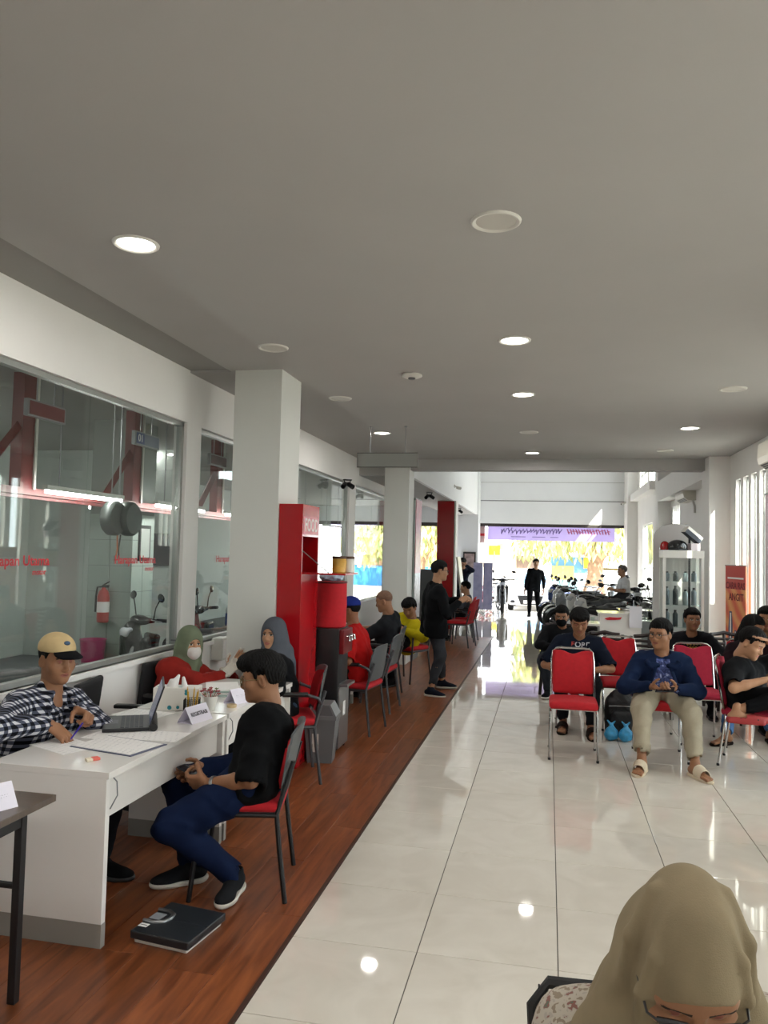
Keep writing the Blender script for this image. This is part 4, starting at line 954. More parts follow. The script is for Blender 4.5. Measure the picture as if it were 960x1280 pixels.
pw_ = thing('wall_banner', 'pale mauve wall banner at the right edge of the slit windows', 'banner', (2.44, 9.28, 0.5))
MB().box(-0.004, 0.004, -0.44, 0.44, 0, 2.0).build('sheet', ramp_mat('mauve_print', mauve, 0.5), pw_)
MB().tube([(0, -0.45, 2.0), (0, 0.45, 2.0)], 0.012, 6).build('rail', M_STEEL, pw_)

# ------------------------------------------------------------------ white counter with notice
ct = thing('reception_counter', 'white counter with a red mark, in front of the motorbikes', 'counter', (1.0, 11.75, 0))
MB().box(-0.28, 0.28, -0.26, 0.26, 0, 0.93, 0.006).build('body', M_WHITE, ct)
MB().box(-0.30, 0.30, -0.28, 0.28, 0.93, 0.95, 0.004).build('counter_top', M_WHITE, ct)
MB().box(-0.52, -0.28, -0.28, 0.26, 0.76, 0.79, 0.004).build('side_ledge', M_WHITE, ct)
MB().box(-0.51, -0.49, -0.26, 0.24, 0, 0.76).build('ledge_panel', M_WHITE, ct)
MB().prism([(-0.22, 0.87), (-0.15, 0.895), (-0.04, 0.89), (0.02, 0.90), (0.0, 0.865), (-0.08, 0.855), (-0.18, 0.85)], 'y', -0.266, -0.26).build('red_emblem', mat('emblem_red', '#c41f2c', 0.4), ct)
nt_ = thing('paper_notice', 'white printed notice leaning on the front of the counter', 'notice', (1.20, 11.46, 0.76))
MB().box(-0.085, 0.085, -0.002, 0.002, 0, 0.30).build('sheet', printed('notice_print', '#dcdae2', '#6a6a80', 70, 24), nt_, rot=(0.0, 0, 0))
MB().box(-0.03, 0.03, -0.004, 0.012, 0.285, 0.31).build('tape', M_CLEAR, nt_)
for i, xx in enumerate((0.55, 0.63)):
    c = thing('water_cup', 'small clear water cup on the counter, %s one' % ('left' if i == 0 else 'right'), 'cup', (xx, 11.62, 0.79))
    MB().lathe([(0.022, 0), (0.032, 0.09), (0.030, 0.09), (0.020, 0.004)], 14).build('cup_wall', M_CLEAR, c); MB().lathe([(0.032, 0.09), (0.032, 0.092)], 14).build('film_lid', M_WHITEP, c)
gt = thing('glass_case', 'low grey glass topped display case beside the counter', 'display case', (1.62, 12.6, 0))
MB().box(-0.55, 0.5, -0.3, 0.3, 0, 0.78, 0.006).build('case_body', mat('case_grey', '#8d9190', 0.4), gt)
MB().box(-0.56, 0.51, -0.31, 0.31, 0.80, 0.94).build('glass_top', M_CLEAR, gt)
MB().tube([(-0.56, -0.31, 0.94), (0.51, -0.31, 0.94), (0.51, 0.31, 0.94), (-0.56, 0.31, 0.94)], 0.01, 6, closed=True).build('top_rail', M_STEEL, gt)
# ------------------------------------------------------------------ motorbikes
M_TYRE = mat('tyre', '#121214', 0.8, bump=0.3, bscale=90)
M_RIM = mat('rim_black', '#2a2b2e', 0.35, metal=0.6)
M_BIKEBLK = mat('bike_black', '#15161a', 0.25, coat=0.3)
M_BIKEWHT = mat('bike_white', '#dcdcda', 0.2, coat=0.5)
M_BIKERED = mat('bike_red', '#7c1518', 0.25, coat=0.5)
M_BIKEBLU = mat('bike_blue', '#39508c', 0.25, coat=0.5)
M_BIKEGRY = mat('bike_grey', '#8d9297', 0.25, coat=0.4)
M_LENS = mat('lamp_lens', '#b9bec2', 0.08, spec=0.8)
M_TAIL = mat('tail_lens', '#8a1010', 0.15)
def scooter():
    t = thing('motorbike', 'x', 'motorbike')
    wr_, ww = 0.275, 0.052
    for yy in (0.63, -0.62):
        Mx = rotm(y=PI/2, loc=(0, yy, wr_+0.012))
        w = MB().lathe([(wr_-0.085, -ww*0.7), (wr_-0.04, -ww), (wr_-0.008, -ww*0.6), (wr_+0.008, 0), (wr_-0.008, ww*0.6), (wr_-0.04, ww), (wr_-0.085, ww*0.7), (wr_-0.085, -ww*0.7)], 26, M=Mx, cap=False).build('wheel', M_TYRE, t)
        r = MB().lathe([(wr_-0.09, -0.03), (wr_-0.08, -0.03), (wr_-0.08, 0.03), (wr_-0.09, 0.03), (wr_-0.09, -0.03)], 26, M=Mx, cap=False)
        for k in range(6):
            q = 2*PI*k/6; r.tube([(0, yy+0.03*math.cos(q), wr_+0.012+0.03*math.sin(q)), (0, yy+(wr_-0.085)*math.cos(q+0.2), wr_+0.012+(wr_-0.085)*math.sin(q+0.2))], 0.012, 6)
        r.lathe([(0.035, -0.05), (0.04, -0.03), (0.04, 0.03), (0.035, 0.05)], 14, M=Mx); r.build('rim', M_RIM, w)
        if yy > 0: MB().lathe([(0.05, 0.055), (0.11, 0.055), (0.11, 0.06), (0.05, 0.06), (0.05, 0.055)], 20, M=Mx, cap=False).build('brake_disc', M_STEEL, w)
    for s in (-1, 1): MB().tube([(0.075*s, 0.64, 0.29), (0.07*s, 0.56, 0.58), (0.05*s, 0.47, 0.86)], [0.024, 0.022, 0.02], 8).build('fork', M_STEEL, t)
    def arc(D, X, Y, Z):
        r = np.sqrt((Y-0.63)**2+(Z-0.287)**2)
        return np.maximum(np.maximum(np.abs(r-0.312)-0.009, np.abs(X)-0.062+0.5*np.maximum(r-0.30, 0)), np.maximum(0.287+0.05-Z+0*X, (Y-0.87)))
    sdf_obj('front_fender', [B_((0, 0.63, 0.4), (0.1, 0.36, 0.36))], M_BIKEWHT, t, 0.012, arc)
    sdf_obj('front_cowl', [C_((0, 0.50, 0.90), (0, 0.42, 0.42), 0.085, 0.10, 0.06), C_((-0.13, 0.40, 0.78), (-0.11, 0.34, 0.36), 0.045, 0.05, 0.06), C_((0.13, 0.40, 0.78), (0.11, 0.34, 0.36), 0.045, 0.05, 0.06), C_((0, 0.56, 0.80), (0, 0.60, 0.66), 0.07, 0.03, 0.05)], M_BIKEWHT, t, 0.016)
    sdf_obj('leg_shield', [B_((0, 0.315, 0.60), (0.15, 0.03, 0.25), rotm(x=0.15).to_3x3(), 0.03)], M_BIKEBLK, t, 0.016)
    hl = sdf_obj('headlight', [E_((0, 0.585, 0.865), (0.085, 0.035, 0.055)), E_((0.06, 0.55, 0.90), (0.05, 0.02, 0.022)), E_((-0.06, 0.55, 0.90), (0.05, 0.02, 0.022))], M_LENS, t, 0.01)
    sdf_obj('handlebar_cowl', [E_((0, 0.43, 0.985), (0.125, 0.085, 0.055)), C_((-0.1, 0.40, 0.985), (-0.2, 0.37, 0.99), 0.035, 0.022), C_((0.1, 0.40, 0.985), (0.2, 0.37, 0.99), 0.035, 0.022)], M_BIKEBLK, t, 0.012)
    hb = MB().tube([(-0.34, 0.28, 0.995), (-0.2, 0.36, 0.995), (0, 0.40, 0.975), (0.2, 0.36, 0.995), (0.34, 0.28, 0.995)], 0.012, 8).build('handlebar', M_BLACKM, t)
    for s in (-1, 1):
        MB().tube([(0.23*s, 0.345, 0.995), (0.345*s, 0.28, 0.995)], 0.019, 8).build('grip', M_RUBBER, hb)
        MB().tube([(0.21*s, 0.40, 1.0), (0.33*s, 0.345, 0.985)], 0.006, 6).build('lever', M_STEEL, hb)
        m = MB().tube([(0.2*s, 0.37, 1.0), (0.24*s, 0.37, 1.12), (0.30*s, 0.36, 1.20)], 0.007, 6).build('mirror', M_BLACKM, t)
        sdf_obj('mirror_head', [E_((0.32*s, 0.355, 1.225), (0.068, 0.018, 0.045), rotm(y=0.25*s).to_3x3())], M_BIKEBLK, m, 0.01)
    sdf_obj('floorboard', [B_((0, 0.12, 0.335), (0.13, 0.24, 0.035), None, 0.03), C_((0, 0.3, 0.4), (0, -0.1, 0.42), 0.07, 0.09, 0.05)], M_BIKEBLK, t, 0.016)
    sdf_obj('rear_body', [C_((0, -0.02, 0.52), (0, -0.45, 0.60), 0.12, 0.12, 0.06), C_((0, -0.45, 0.62), (0, -0.86, 0.76), 0.115, 0.05, 0.06), C_((0.05, 0.05, 0.45), (0.07, -0.4, 0.52), 0.07, 0.09, 0.05), C_((-0.05, 0.05, 0.45), (-0.07, -0.4, 0.52), 0.07, 0.09, 0.05)], M_BIKEWHT, t, 0.016)
    sdf_obj('seat', [C_((0, 0.06, 0.72), (0, -0.28, 0.735), 0.075, 0.11, 0.05), C_((0, -0.28, 0.745), (0, -0.66, 0.80), 0.115, 0.075, 0.05), C_((0, 0.06, 0.70), (0, -0.1, 0.69), 0.09, 0.11, 0.05)], mat('seat_vinyl', '#17171a', 0.55, bump=0.15, bscale=200), t, 0.014)
    MB().tube([(-0.11, -0.50, 0.80), (-0.10, -0.80, 0.85), (0.10, -0.80, 0.85), (0.11, -0.50, 0.80)], 0.013, 8).build('grab_rail', M_BLACKM, t)
    sdf_obj('tail_light', [E_((0, -0.90, 0.755), (0.085, 0.03, 0.035))], M_TAIL, t, 0.009)
    MB().box(-0.055, 0.055, -0.95, -0.70, 0.50, 0.515, 0.004).build('rear_mudguard', M_BLACKP, t)
    MB().box(-0.12, 0.12, -0.955, -0.95, 0.52, 0.60).build('licence_plate', mat('plate_black', '#202024', 0.4), t)
    sdf_obj('engine', [B_((0, -0.22, 0.32), (0.12, 0.20, 0.09), None, 0.04), C_((-0.07, -0.3, 0.30), (-0.07, -0.62, 0.29), 0.07, 0.055, 0.04)], M_RIM, t, 0.016)
    MB().tube([(0.10, -0.05, 0.22), (0.13, -0.25, 0.24), (0.135, -0.35, 0.28)], 0.02, 8).tube([(0.135, -0.35, 0.28), (0.15, -0.85, 0.42)], [0.05, 0.058], 12).build('exhaust', M_BLACKM, t)
    MB().tube([(-0.06, -0.35, 0.32), (-0.13, -0.28, 0.012)], 0.012, 6).tube([(0.06, -0.35, 0.32), (0.13, -0.28, 0.012)], 0.012, 6).build('centre_stand', M_BLACKM, t)
    return t
sc0 = scooter()
def paint(root, m, parts=('front_fender', 'front_cowl', 'rear_body')):
    for ch in root.children:
        if ch.name.startswith(parts):
            ch.material_slots[0].link = 'OBJECT'; ch.material_slots[0].material = m
_first = [True]
def place_bike(x, y, rz, m, label, group, z=0.0, lean=0.06):
    if _first[0]: _first[0] = False; o = sc0; o.location = (x, y, z); o.rotation_euler = (0, 0, rz); o['label'] = label; o['group'] = group
    else: o = dup(sc0, (x, y, z), rz, label, group)
    if m is not None: paint(o, m)
    return o
G1 = 'motorbikes parked on the right of the hall'
place_bike(1.38, 14.0, -PI/2+0.12, M_BIKEWHT, 'white motorbike parked across, nearest of the right hall row', G1)
place_bike(0.95, 15.3, PI-0.75, M_BIKEWHT, 'white motorbike facing the aisle, second of the right hall row', G1)
place_bike(1.95, 15.6, PI+0.15, M_BIKEBLK, 'black motorbike near the right wall, behind the nearest white one', G1)
place_bike(0.90, 16.9, PI-0.95, M_BIKEWHT, 'white motorbike third along the aisle side of the row', G1)
place_bike(0.70, 18.0, PI-1.0, M_BIKEGRY, 'grey motorbike fourth along the aisle side of the row', G1)
place_bike(0.65, 19.1, PI-1.0, M_BIKEWHT, 'white motorbike fifth along the aisle side of the row', G1)
place_bike(0.55, 20.2, PI-1.05, M_BIKEBLU, 'blue motorbike last along the aisle side before the door', G1)
place_bike(2.0, 19.9, PI+0.1, M_BIKEBLK, 'black motorbike by the right wall behind the man in white', G1)
place_bike(1.85, 22.2, PI-0.3, M_BIKEGRY, 'grey motorbike nearest the right door leaf', G1)
G2 = 'motorbikes at the left of the street door'
place_bike(-1.34, 24.0, PI+0.05, M_BIKEBLK, 'black motorbike facing the room at the left of the street door', G2)
place_bike(-2.0, 26.0, PI-0.1, M_BIKERED, 'dark red motorbike outside behind the lilac screen', G2, -0.3)
G3 = 'motorbikes parked outside'
place_bike(0.75, 27.5, PI-0.4, M_BIKEBLU, 'blue motorbike outside, nearest the door', G3, -0.3)
place_bike(1.55, 28.3, PI-0.3, M_BIKEWHT, 'white motorbike outside by the tree', G3, -0.3)
place_bike(-2.0, 29.0, PI+0.5, M_BIKEGRY, 'grey motorbike outside beyond the parked car', G3, -0.3)
G4 = 'motorbikes in the workshop'
place_bike(-3.85, 7.75, PI*0.80, M_BIKEBLK, 'black motorbike behind the glass beside the masked woman', G4, -0.01)
place_bike(-3.75, 9.0, PI*0.55, M_BIKERED, 'red and black motorbike behind the glass left of the column', G4, -0.01)
place_bike(-3.85, 10.6, PI*0.6, M_BIKEBLU, 'blue motorbike farther back in the workshop', G4, -0.01)
place_bike(-3.85, 5.1, PI*0.62, M_BIKEBLK, 'black motorbike behind the glass beside the man in cap', G4, -0.01)

# ------------------------------------------------------------------ car outside
car = thing('car', 'white small car parked outside facing the door', 'car', (-0.62, 30.6, -0.30), PI)
# local: front towards +y, origin at centre on ground
def lsym(x): return x
M_CARW = mat('car_white', '#e9e9ea', 0.2, coat=0.6)
sdf_obj('car_body', [B_((0, 0.0, 0.58), (0.82, 1.85, 0.30), None, 0.20), E_((0, 1.25, 0.78), (0.74, 0.75, 0.20), None, 0.15), B_((0, 1.72, 0.42), (0.80, 0.16, 0.20), None, 0.10), E_((0, -0.35, 1.02), (0.70, 1.35, 0.52), None, 0.15)], M_CARW, car, 0.045)
cb_ = [c for c in car.children if c.name.startswith('car_body')][0].data; cb_.materials.append(mat('windshield_blue', '#4f86b4', 0.08, spec=0.9))
for p_ in cb_.polygons:
    if p_.center.y > -0.1 and 0.93 < p_.center.z < 1.42 and abs(p_.center.x) < 0.62-0.35*max(0, p_.center.z-1.0) and p_.normal.y > 0.25: p_.material_index = 1
for s in (-1, 1):
    sdf_obj('headlight', [E_((0.60*s, 1.74, 0.70), (0.20, 0.14, 0.09))], M_LENS, car, 0.025)
    sdf_obj('side_mirror', [E_((0.86*s, 0.62, 1.02), (0.10, 0.05, 0.07))], M_CARW, car, 0.02)
    for yy in (1.15, -1.2): MB().lathe([(0.14, -0.09), (0.27, -0.1), (0.30, -0.06), (0.30, 0.06), (0.27, 0.1), (0.14, 0.09)], 20, M=rotm(y=PI/2, loc=(0.72*s, yy, 0.30))).build('wheel', M_TYRE, car)
    sdf_obj('fog_lamp', [E_((0.62*s, 1.86, 0.36), (0.10, 0.04, 0.06))], M_BLACKP, car, 0.02)
MB().prism([(-0.46, 0.58), (0.46, 0.58), (0.34, 0.26), (-0.34, 0.26)], 'y', 1.80, 1.90).build('grille', M_BLACKP, car)
MB().box(-0.24, 0.24, 1.90, 1.905, 0.30, 0.41).build('licence_plate', M_WHITEP, car)
MB().lathe([(0.07, 1.0), (0.075, 1.01)], 16, M=rotm(x=PI/2, loc=(0, 2.905, 0.54))).build('badge', M_CHROME, car)

# ------------------------------------------------------------------ street: trees, stall, walls
M_BARK = mat('bark', '#8a7059', 0.9, var=0.25, vscale=6, bump=0.5, bscale=30)
M_LEAF1 = mat('leaf_yellow_green', '#b3ad6a', 0.55, var=0.3, vscale=1.5); M_LEAF2 = mat('leaf_green', '#93a068', 0.55, var=0.3, vscale=1.5)
def street_tree(x, y, label, h0, crown, n, seed, spread):
    rnd = random.Random(seed)
    t = thing('street_tree', label, 'tree', (x, y, -0.3), 0, 'trees across the street')
    pr = [C_((0, 0, 0), (0.1, 0, h0*0.6), 0.45, 0.30, 0.2), C_((0.1, 0, h0*0.6), (0.3, 0, h0), 0.30, 0.22, 0.2)]
    tips = []
    for k in range(7):
        a = 2*PI*k/7+rnd.uniform(-0.3, 0.3); e = (spread*0.7*math.cos(a), spread*0.6*math.sin(a), h0+rnd.uniform(0.6, crown)); tips.append(e)
        pr.append(C_((0.2, 0, h0*0.75), e, 0.18, 0.05, 0.15))
    for k in range(4): a = rnd.uniform(0, 6.28); pr.append(C_((0.5*math.cos(a), 0.5*math.sin(a), 0), (0.2, 0, h0*0.8), 0.14, 0.1, 0.1))
    sdf_obj('trunk', pr, M_BARK, t, 0.07)
    for m, nn in ((M_LEAF1, n), (M_LEAF2, n)):
        V = []; Fc = []
        for k in range(nn):
            u = rnd.random()*2*PI; r = spread*math.sqrt(rnd.random()); zz = h0+crown*rnd.random()**0.9-0.9*rnd.random()*(r/spread)
            c = Vector((r*math.cos(u), r*math.sin(u), zz)); d = Vector((rnd.uniform(-0.5, 0.5), rnd.uniform(-0.5, 0.5), -1)).normalized(); s = d.cross(Vector((rnd.uniform(-1, 1), rnd.uniform(-1, 1), 0.1))).normalized()
            L_ = rnd.uniform(0.35, 0.6); w = L_*0.16; b = len(V)
            V += [c, c+d*L_*0.5+s*w, c+d*L_, c+d*L_*0.5-s*w]; Fc.append((b, b+1, b+2, b+3))
        o = MB().add(V, Fc).build('foliage', m, t); o['kind'] = 'stuff'
    return t
street_tree(2.0, 37.0, 'big yellow-green tree right of centre across the street', 2.6, 3.0, 2600, 1, 3.6)
street_tree(-1.6, 54.0, 'smaller tree behind the walking man across the street', 2.3, 2.0, 1500, 2, 2.0)
street_tree(-6.5, 39.0, 'leafy tree seen through the workshop gate', 2.2, 3.0, 1800, 4, 3.2)
sl = thing('street_stall', 'blue and yellow street stall across the street', 'stall', (1.05, 44.0, -0.3))
MB().box(-0.9, 1.6, -0.4, 0.8, 0, 1.15).build('lower_wall', mat('stall_cyan', '#9fd0dc', 0.6), sl)
MB().box(-0.9, 1.6, -0.38, 0.8, 1.15, 2.1).build('upper_wall', mat('stall_blue', '#5f93b8', 0.6), sl)
MB().box(-0.9, 0.3, -0.5, -0.4, 0.75, 1.5).build('yellow_sign', mat('stall_yellow', '#d8c46a', 0.6), sl)
MB().box(0.8, 1.7, -0.6, -0.5, 1.4, 2.1).build('orange_sign', mat('stall_orange', '#dd9a2e', 0.6), sl)
MB().add([(-1.3, -1.2, 2.0), (2.0, -1.2, 2.0), (2.0, 0.9, 2.5), (-1.3, 0.9, 2.5), (-1.3, -1.2, 2.06), (2.0, -1.2, 2.06), (2.0, 0.9, 2.56), (-1.3, 0.9, 2.56)], [(0, 3, 2, 1), (4, 5, 6, 7), (0, 1, 5, 4), (1, 2, 6, 5), (2, 3, 7, 6), (3, 0, 4, 7)]).build('awning', mat('awning_white', '#d9d7d2', 0.7), sl)
hs2 = thing('street_house', 'pale low house with brown shutter across the street', 'house', (-2.6, 47, -0.3))
MB().box(-3.0, 2.2, 0, 4, 0, 2.2).build('wall', mat('house_cream', '#e0d6c8', 0.8), hs2)
MB().box(0.75, 1.8, -0.05, 0, 0.2, 2.0).build('shutter', mat('shutter_brown', '#8c7668', 0.7, var=0.2, vscale=4, stretch=(8, 1, 1)), hs2)
MB().box(-0.4, -0.05, -0.05, 0, 2.3, 2.7).build('sign', mat('sign_brown', '#7c5b4a', 0.7), hs2)
MB().add([(-3.4, -1.0, 2.0), (2.6, -1.0, 2.0), (2.6, 4.4, 3.3), (-3.4, 4.4, 3.3), (-3.4, -1.0, 2.12), (2.6, -1.0, 2.12), (2.6, 4.4, 3.42), (-3.4, 4.4, 3.42)], [(0, 3, 2, 1), (4, 5, 6, 7), (0, 1, 5, 4), (1, 2, 6, 5), (2, 3, 7, 6), (3, 0, 4, 7)]).build('roof', mat('roof_pale', '#cfc8be', 0.8), hs2)
ys_ = thing('yellow_sign', 'yellow street sign on a pole at the left of the door view', 'sign', (-2.75, 41, -0.3))
MB().tube([(0, 0, 0), (0, 0, 2.2)], 0.04, 8).build('pole', M_STEEL, ys_)
MB().box(-0.3, 0.3, -0.03, 0.03, 2.0, 2.5).build('panel', mat('sign_yellow', '#e8d21c', 0.5), ys_)
rs = thing('roadside_stall', 'orange roofed stall with blue tarpaulin seen through the workshop gate', 'stall', (-9.0, 46, -0.3))
MB().box(-2.5, 2.5, 0, 1.5, 0, 1.2).build('blue_wall', mat('tarp_blue', '#3f8fc9', 0.6), rs)
MB().box(-2.5, 2.5, 0.2, 1.5, 1.2, 2.3).build('back_wall', mat('stall_tan', '#d8b692', 0.7), rs)
MB().add([(-2.8, -1.0, 1.9), (2.8, -1.0, 1.9), (2.8, 1.6, 2.8), (-2.8, 1.6, 2.8), (-2.8, -1.0, 2.0), (2.8, -1.0, 2.0), (2.8, 1.6, 2.9), (-2.8, 1.6, 2.9)], [(0, 3, 2, 1), (4, 5, 6, 7), (0, 1, 5, 4), (1, 2, 6, 5), (2, 3, 7, 6), (3, 0, 4, 7)]).build('roof', mat('roof_orange', '#c9703c', 0.7), rs)

# ------------------------------------------------------------------ things around the street door
def lilac(N, L, tc):
    n = N.new('ShaderNodeTexNoise'); n.inputs['Scale'].default_value = 5.0; n.inputs['Detail'].default_value = 5; L.new(tc.outputs['Object'], n.inputs['Vector'])
    r = N.new('ShaderNodeValToRGB'); L.new(n.outputs['Fac'], r.inputs['Fac'])
    r.color_ramp.elements[0].position = 0.35; r.color_ramp.elements[0].color = (*hexc('#8d8fb4'), 1); r.color_ramp.elements[1].color = (*hexc('#b9b6d4'), 1); return r.outputs['Color']
def trans_sheet(name, col):
    m = bpy.data.materials.new(name); m.use_nodes = True; N = m.node_tree.nodes; L = m.node_tree.links
    N.remove(N['Principled BSDF']); d = N.new('ShaderNodeBsdfDiffuse'); d.inputs['Color'].default_value = (*hexc(col), 1)
    tr_ = N.new('ShaderNodeBsdfTranslucent'); tr_.inputs['Color'].default_value = (*hexc(col), 1); mx = N.new('ShaderNodeMixShader'); mx.inputs['Fac'].default_value = 0.5
    n = N.new('ShaderNodeTexNoise'); n.inputs['Scale'].default_value = 2.0
    L.new(d.outputs['BSDF'], mx.inputs[1]); L.new(tr_.outputs['BSDF'], mx.inputs[2]); L.new(mx.outputs['Shader'], N['Material Output'].inputs['Surface'])
    return m
bnr = thing('door_banner', 'lilac banner with mirrored lettering hung across the top of the street door', 'banner', (0.045, 24.856, 2.19))
MB().box(-1.93, 1.93, -0.003, 0.003, 0, 0.50).build('cloth', trans_sheet('banner_lilac', '#c3b9d6'), bnr)
rnd = random.Random(11); sq = MB(); x = 0.35
while x > -1.45:
    w = rnd.uniform(0.09, 0.17); pts = [(x-w*u+0.03*math.sin(9*u), -0.006, 0.29+0.10*math.sin(7*u+rnd.random())*rnd.uniform(0.4, 1.1)) for u in [i/6 for i in range(7)]]
    sq.tube(pts, 0.014, 5); x -= w*0.8
sq.build('violet_script', mat('violet_ink', '#8577a6', 0.7), bnr)
sp_ = MB(); x = 0.55
while x < 1.75:
    a = rnd.uniform(0.02, 0.05); sp_.tube([(x-a, -0.006, 0.38), (x, -0.006, 0.28), (x+0.02, -0.006, 0.22)], 0.016, 5); sp_.tube([(x-0.02, -0.006, 0.30+rnd.uniform(-0.05, 0.06)), (x+0.06, -0.006, 0.30+rnd.uniform(-0.05, 0.06))], 0.011, 5); x += 0.085
sp_.build('pink_script', mat('pink_ink', '#c4677f', 0.7), bnr)
for a, b in ((-1.2, -0.75), (-0.55, -0.15), (0.0, 0.25)): MB().box(a, b, -0.006, -0.003, 0.10, 0.125).build('printed_line', mat('violet_ink', '#8577a6', 0.7), bnr)
scn = thing('folding_screen', 'lilac printed double screen standing left of the street door', 'screen', (-1.82, 22.5, 0))
for s in (-1, 1):
    p = MB().box(0.14*s-0.132, 0.14*s+0.132, -0.012, 0.012, 0.17, 1.49, 0.003).build('panel', ramp_mat('lilac_print', lilac, 0.4), scn)
    MB().tube([(0.14*s-0.1, -0.2, 0.02), (0.14*s, 0, 0.1), (0.14*s+0.1, 0.2, 0.02)], 0.014, 6).build('foot', M_STEEL, scn)
    MB().tube([(0.14*s, 0, 0.08), (0.14*s, 0, 0.18)], 0.012, 6).build('post', M_STEEL, scn)
gd = thing('glass_leaf', 'glass door leaf with yellow top rail at the right of the street door', 'glass door', (1.99, 24.45, 0))
MB().box(-0.35, 0.35, -0.006, 0.006, 0.02, 1.34).build('pane', M_CLEAR, gd)
MB().box(-0.37, 0.37, -0.02, 0.02, 1.34, 1.41).build('top_rail', mat('rail_yellow', '#b79a3a', 0.4), gd)
MB().box(-0.01, 0.01, -0.02, 0.02, 0, 1.34).build('stile', M_STEEL, gd)
MB().box(-0.37, 0.37, -0.02, 0.02, 0, 0.06).build('bottom_rail', M_STEEL, gd)
lf = thing('side_sign', 'pale pink board with red band at the top left of the street door', 'sign', (-2.13, 24.862, 2.09))
MB().box(-0.16, 0.16, -0.01, 0.01, 0, 0.62).build('board', mat('board_pink', '#c9a9a9', 0.6), lf)
MB().box(-0.16, 0.16, -0.013, -0.009, 0.22, 0.30).build('red_band', mat('emblem_red', '#c41f2c', 0.4), lf)
pf = thing('picture_frame', 'black framed picture on the far white column', 'picture', (-2.35, 23.88, 1.25))
MB().box(-0.19, 0.19, -0.02, 0.0, 0, 0.54, 0.004).build('frame', M_BLACKP, pf)
MB().box(-0.15, 0.15, -0.023, -0.019, 0.05, 0.49).build('print', mat('print_mix', '#a08c88', 0.4, var=0.6, vscale=7), pf)
lb_ = thing('leaning_board', 'white tilted display board edge near the far red chairs', 'display board', (-1.86, 17.5, 0))
MB().box(-0.02, 0.02, -0.3, 0.3, 0, 1.25, M=rotm(y=-0.14, loc=(0.06, 0, 0.42))).build('board', M_WHITEP, lb_)
for yy in (-0.25, 0.25): MB().tube([(0.06, yy, 0.45), (0.18, yy, 0)], 0.012, 6).tube([(0.06, yy, 0.45), (-0.12, yy, 0)], 0.012, 6).build('leg', M_STEEL, lb_)
tc_ = thing('glass_locker', 'tall mirror fronted cabinet with pink side beside the second column', 'cabinet', (-2.16, 12.75, 0))
MB().box(-0.13, 0.05, -0.27, 0.27, 0, 2.62, 0.004).build('body', mat('locker_grey', '#6d726f', 0.4), tc_)
MB().box(-0.12, 0.05, -0.276, -0.27, 0.1, 2.58).build('mirror_front', mat('mirror', '#a9b3b0', 0.05, metal=1.0), tc_)
MB().box(0.05, 0.062, -0.27, 0.27, 1.4, 2.6).build('pink_panel', mat('locker_pink', '#c98a96', 0.35, var=0.2, vscale=9), tc_)
MB().box(0.05, 0.060, -0.27, 0.27, 0.1, 1.4).build('chequer_panel', mat('chequer_grey', '#a7a9ad', 0.3, var=0.5, vscale=14), tc_)
gp = thing('grey_partition', 'low dark grey partition in front of the red column', 'partition', (-2.36, 15.9, 0))
MB().box(-0.22, 0.2, -0.02, 0.02, 0.03, 1.40, 0.004).build('panel', mat('partition_grey', '#55585a', 0.6), gp)
for s in (-1, 1): MB().box(0.18*s-0.02, 0.18*s+0.02, -0.15, 0.15, 0, 0.03).build('foot', M_BLACKM, gp)

# ------------------------------------------------------------------ workshop things behind the glass
def post(y, label, mirror=1):
    t = thing('steel_post', label, 'steel post', (-4.42, y, 0), 0, 'dark red steel posts in the workshop')
    MB().box(-0.055, 0.055, -0.09, 0.09, 2.2, 3.19).build('column', M_REDPAINT, t)
    MB().box(0.06, 0.075, 0.06, 0.09, 2.2, 3.19).build('conduit', M_WHITEP, t)
    MB().tube([(0, -0.05, 2.75), (0, -0.55, 2.22)], 0.045, 4).build('brace', M_REDPAINT, t)
post(5.90, 'dark red steel post behind the glass at the left edge'); post(7.72, 'dark red steel post behind the glass beside the 01 sign'); post(9.9, 'dark red steel post behind the glass left of the column')
rb = thing('steel_beam', 'dark red horizontal rail joining the workshop posts', 'steel beam', (-4.42, 0, 2.18))
MB().box(-0.06, 0.06, 3.5, 13.0, -0.03, 0.03).build('beam', M_REDPAINT, rb)
MB().box(-0.02, 0.02, 3.5, 13.0, -0.06, -0.03).build('flange', M_REDPAINT, rb)
M_TUBE = mat('tube_lit', (1.0, 0.98, 0.95), 0.5, emis=TUBE_STRENGTH)
def tubelight(y, label, x=-4.15, z=2.16, L_=1.22, rods=True):
    t = thing('tube_light', label, 'tube light', (x, y, z), 0, 'hanging fluorescent tube lights in the workshop')
    MB().box(-0.025, 0.025, -L_/2, L_/2, 0.03, 0.07).build('housing', M_WHITEP, t)
    MB().tube([(0, -L_/2+0.02, 0.015), (0, L_/2-0.02, 0.015)], 0.016, 10).build('tube', M_TUBE, t)
    if rods:
        for s in (-1, 1): MB().tube([(0, 0.42*s, 0.07), (0, 0.42*s, 3.2-z)], 0.006, 6).build('rod', M_STEEL, t)
for y, x, l in [(6.45, -4.15, 'first lit tube behind the left pane'), (5.95, -5.3, 'lit tube behind the first one at the left pane'), (8.35, -4.15, 'lit tube beside the reels, right of the post'), (8.9, -5.3, 'lit tube behind the reels'), (10.2, -4.15, 'lit tube seen just left of the column'), (12.6, -4.15, 'lit tube seen right of the red cabinet'), (14.8, -4.15, 'farthest lit tube in the workshop'), (4.2, -4.15, 'lit tube near the left edge')]:
    tubelight(y, l+', hanging on rods' if 'rod' not in l else l, x)
tl = thing('tube_light', 'lit tube on the workshop ceiling beyond the 01 sign', 'tube light', (-5.9, 11.2, 3.17), 0, 'hanging fluorescent tube lights in the workshop')
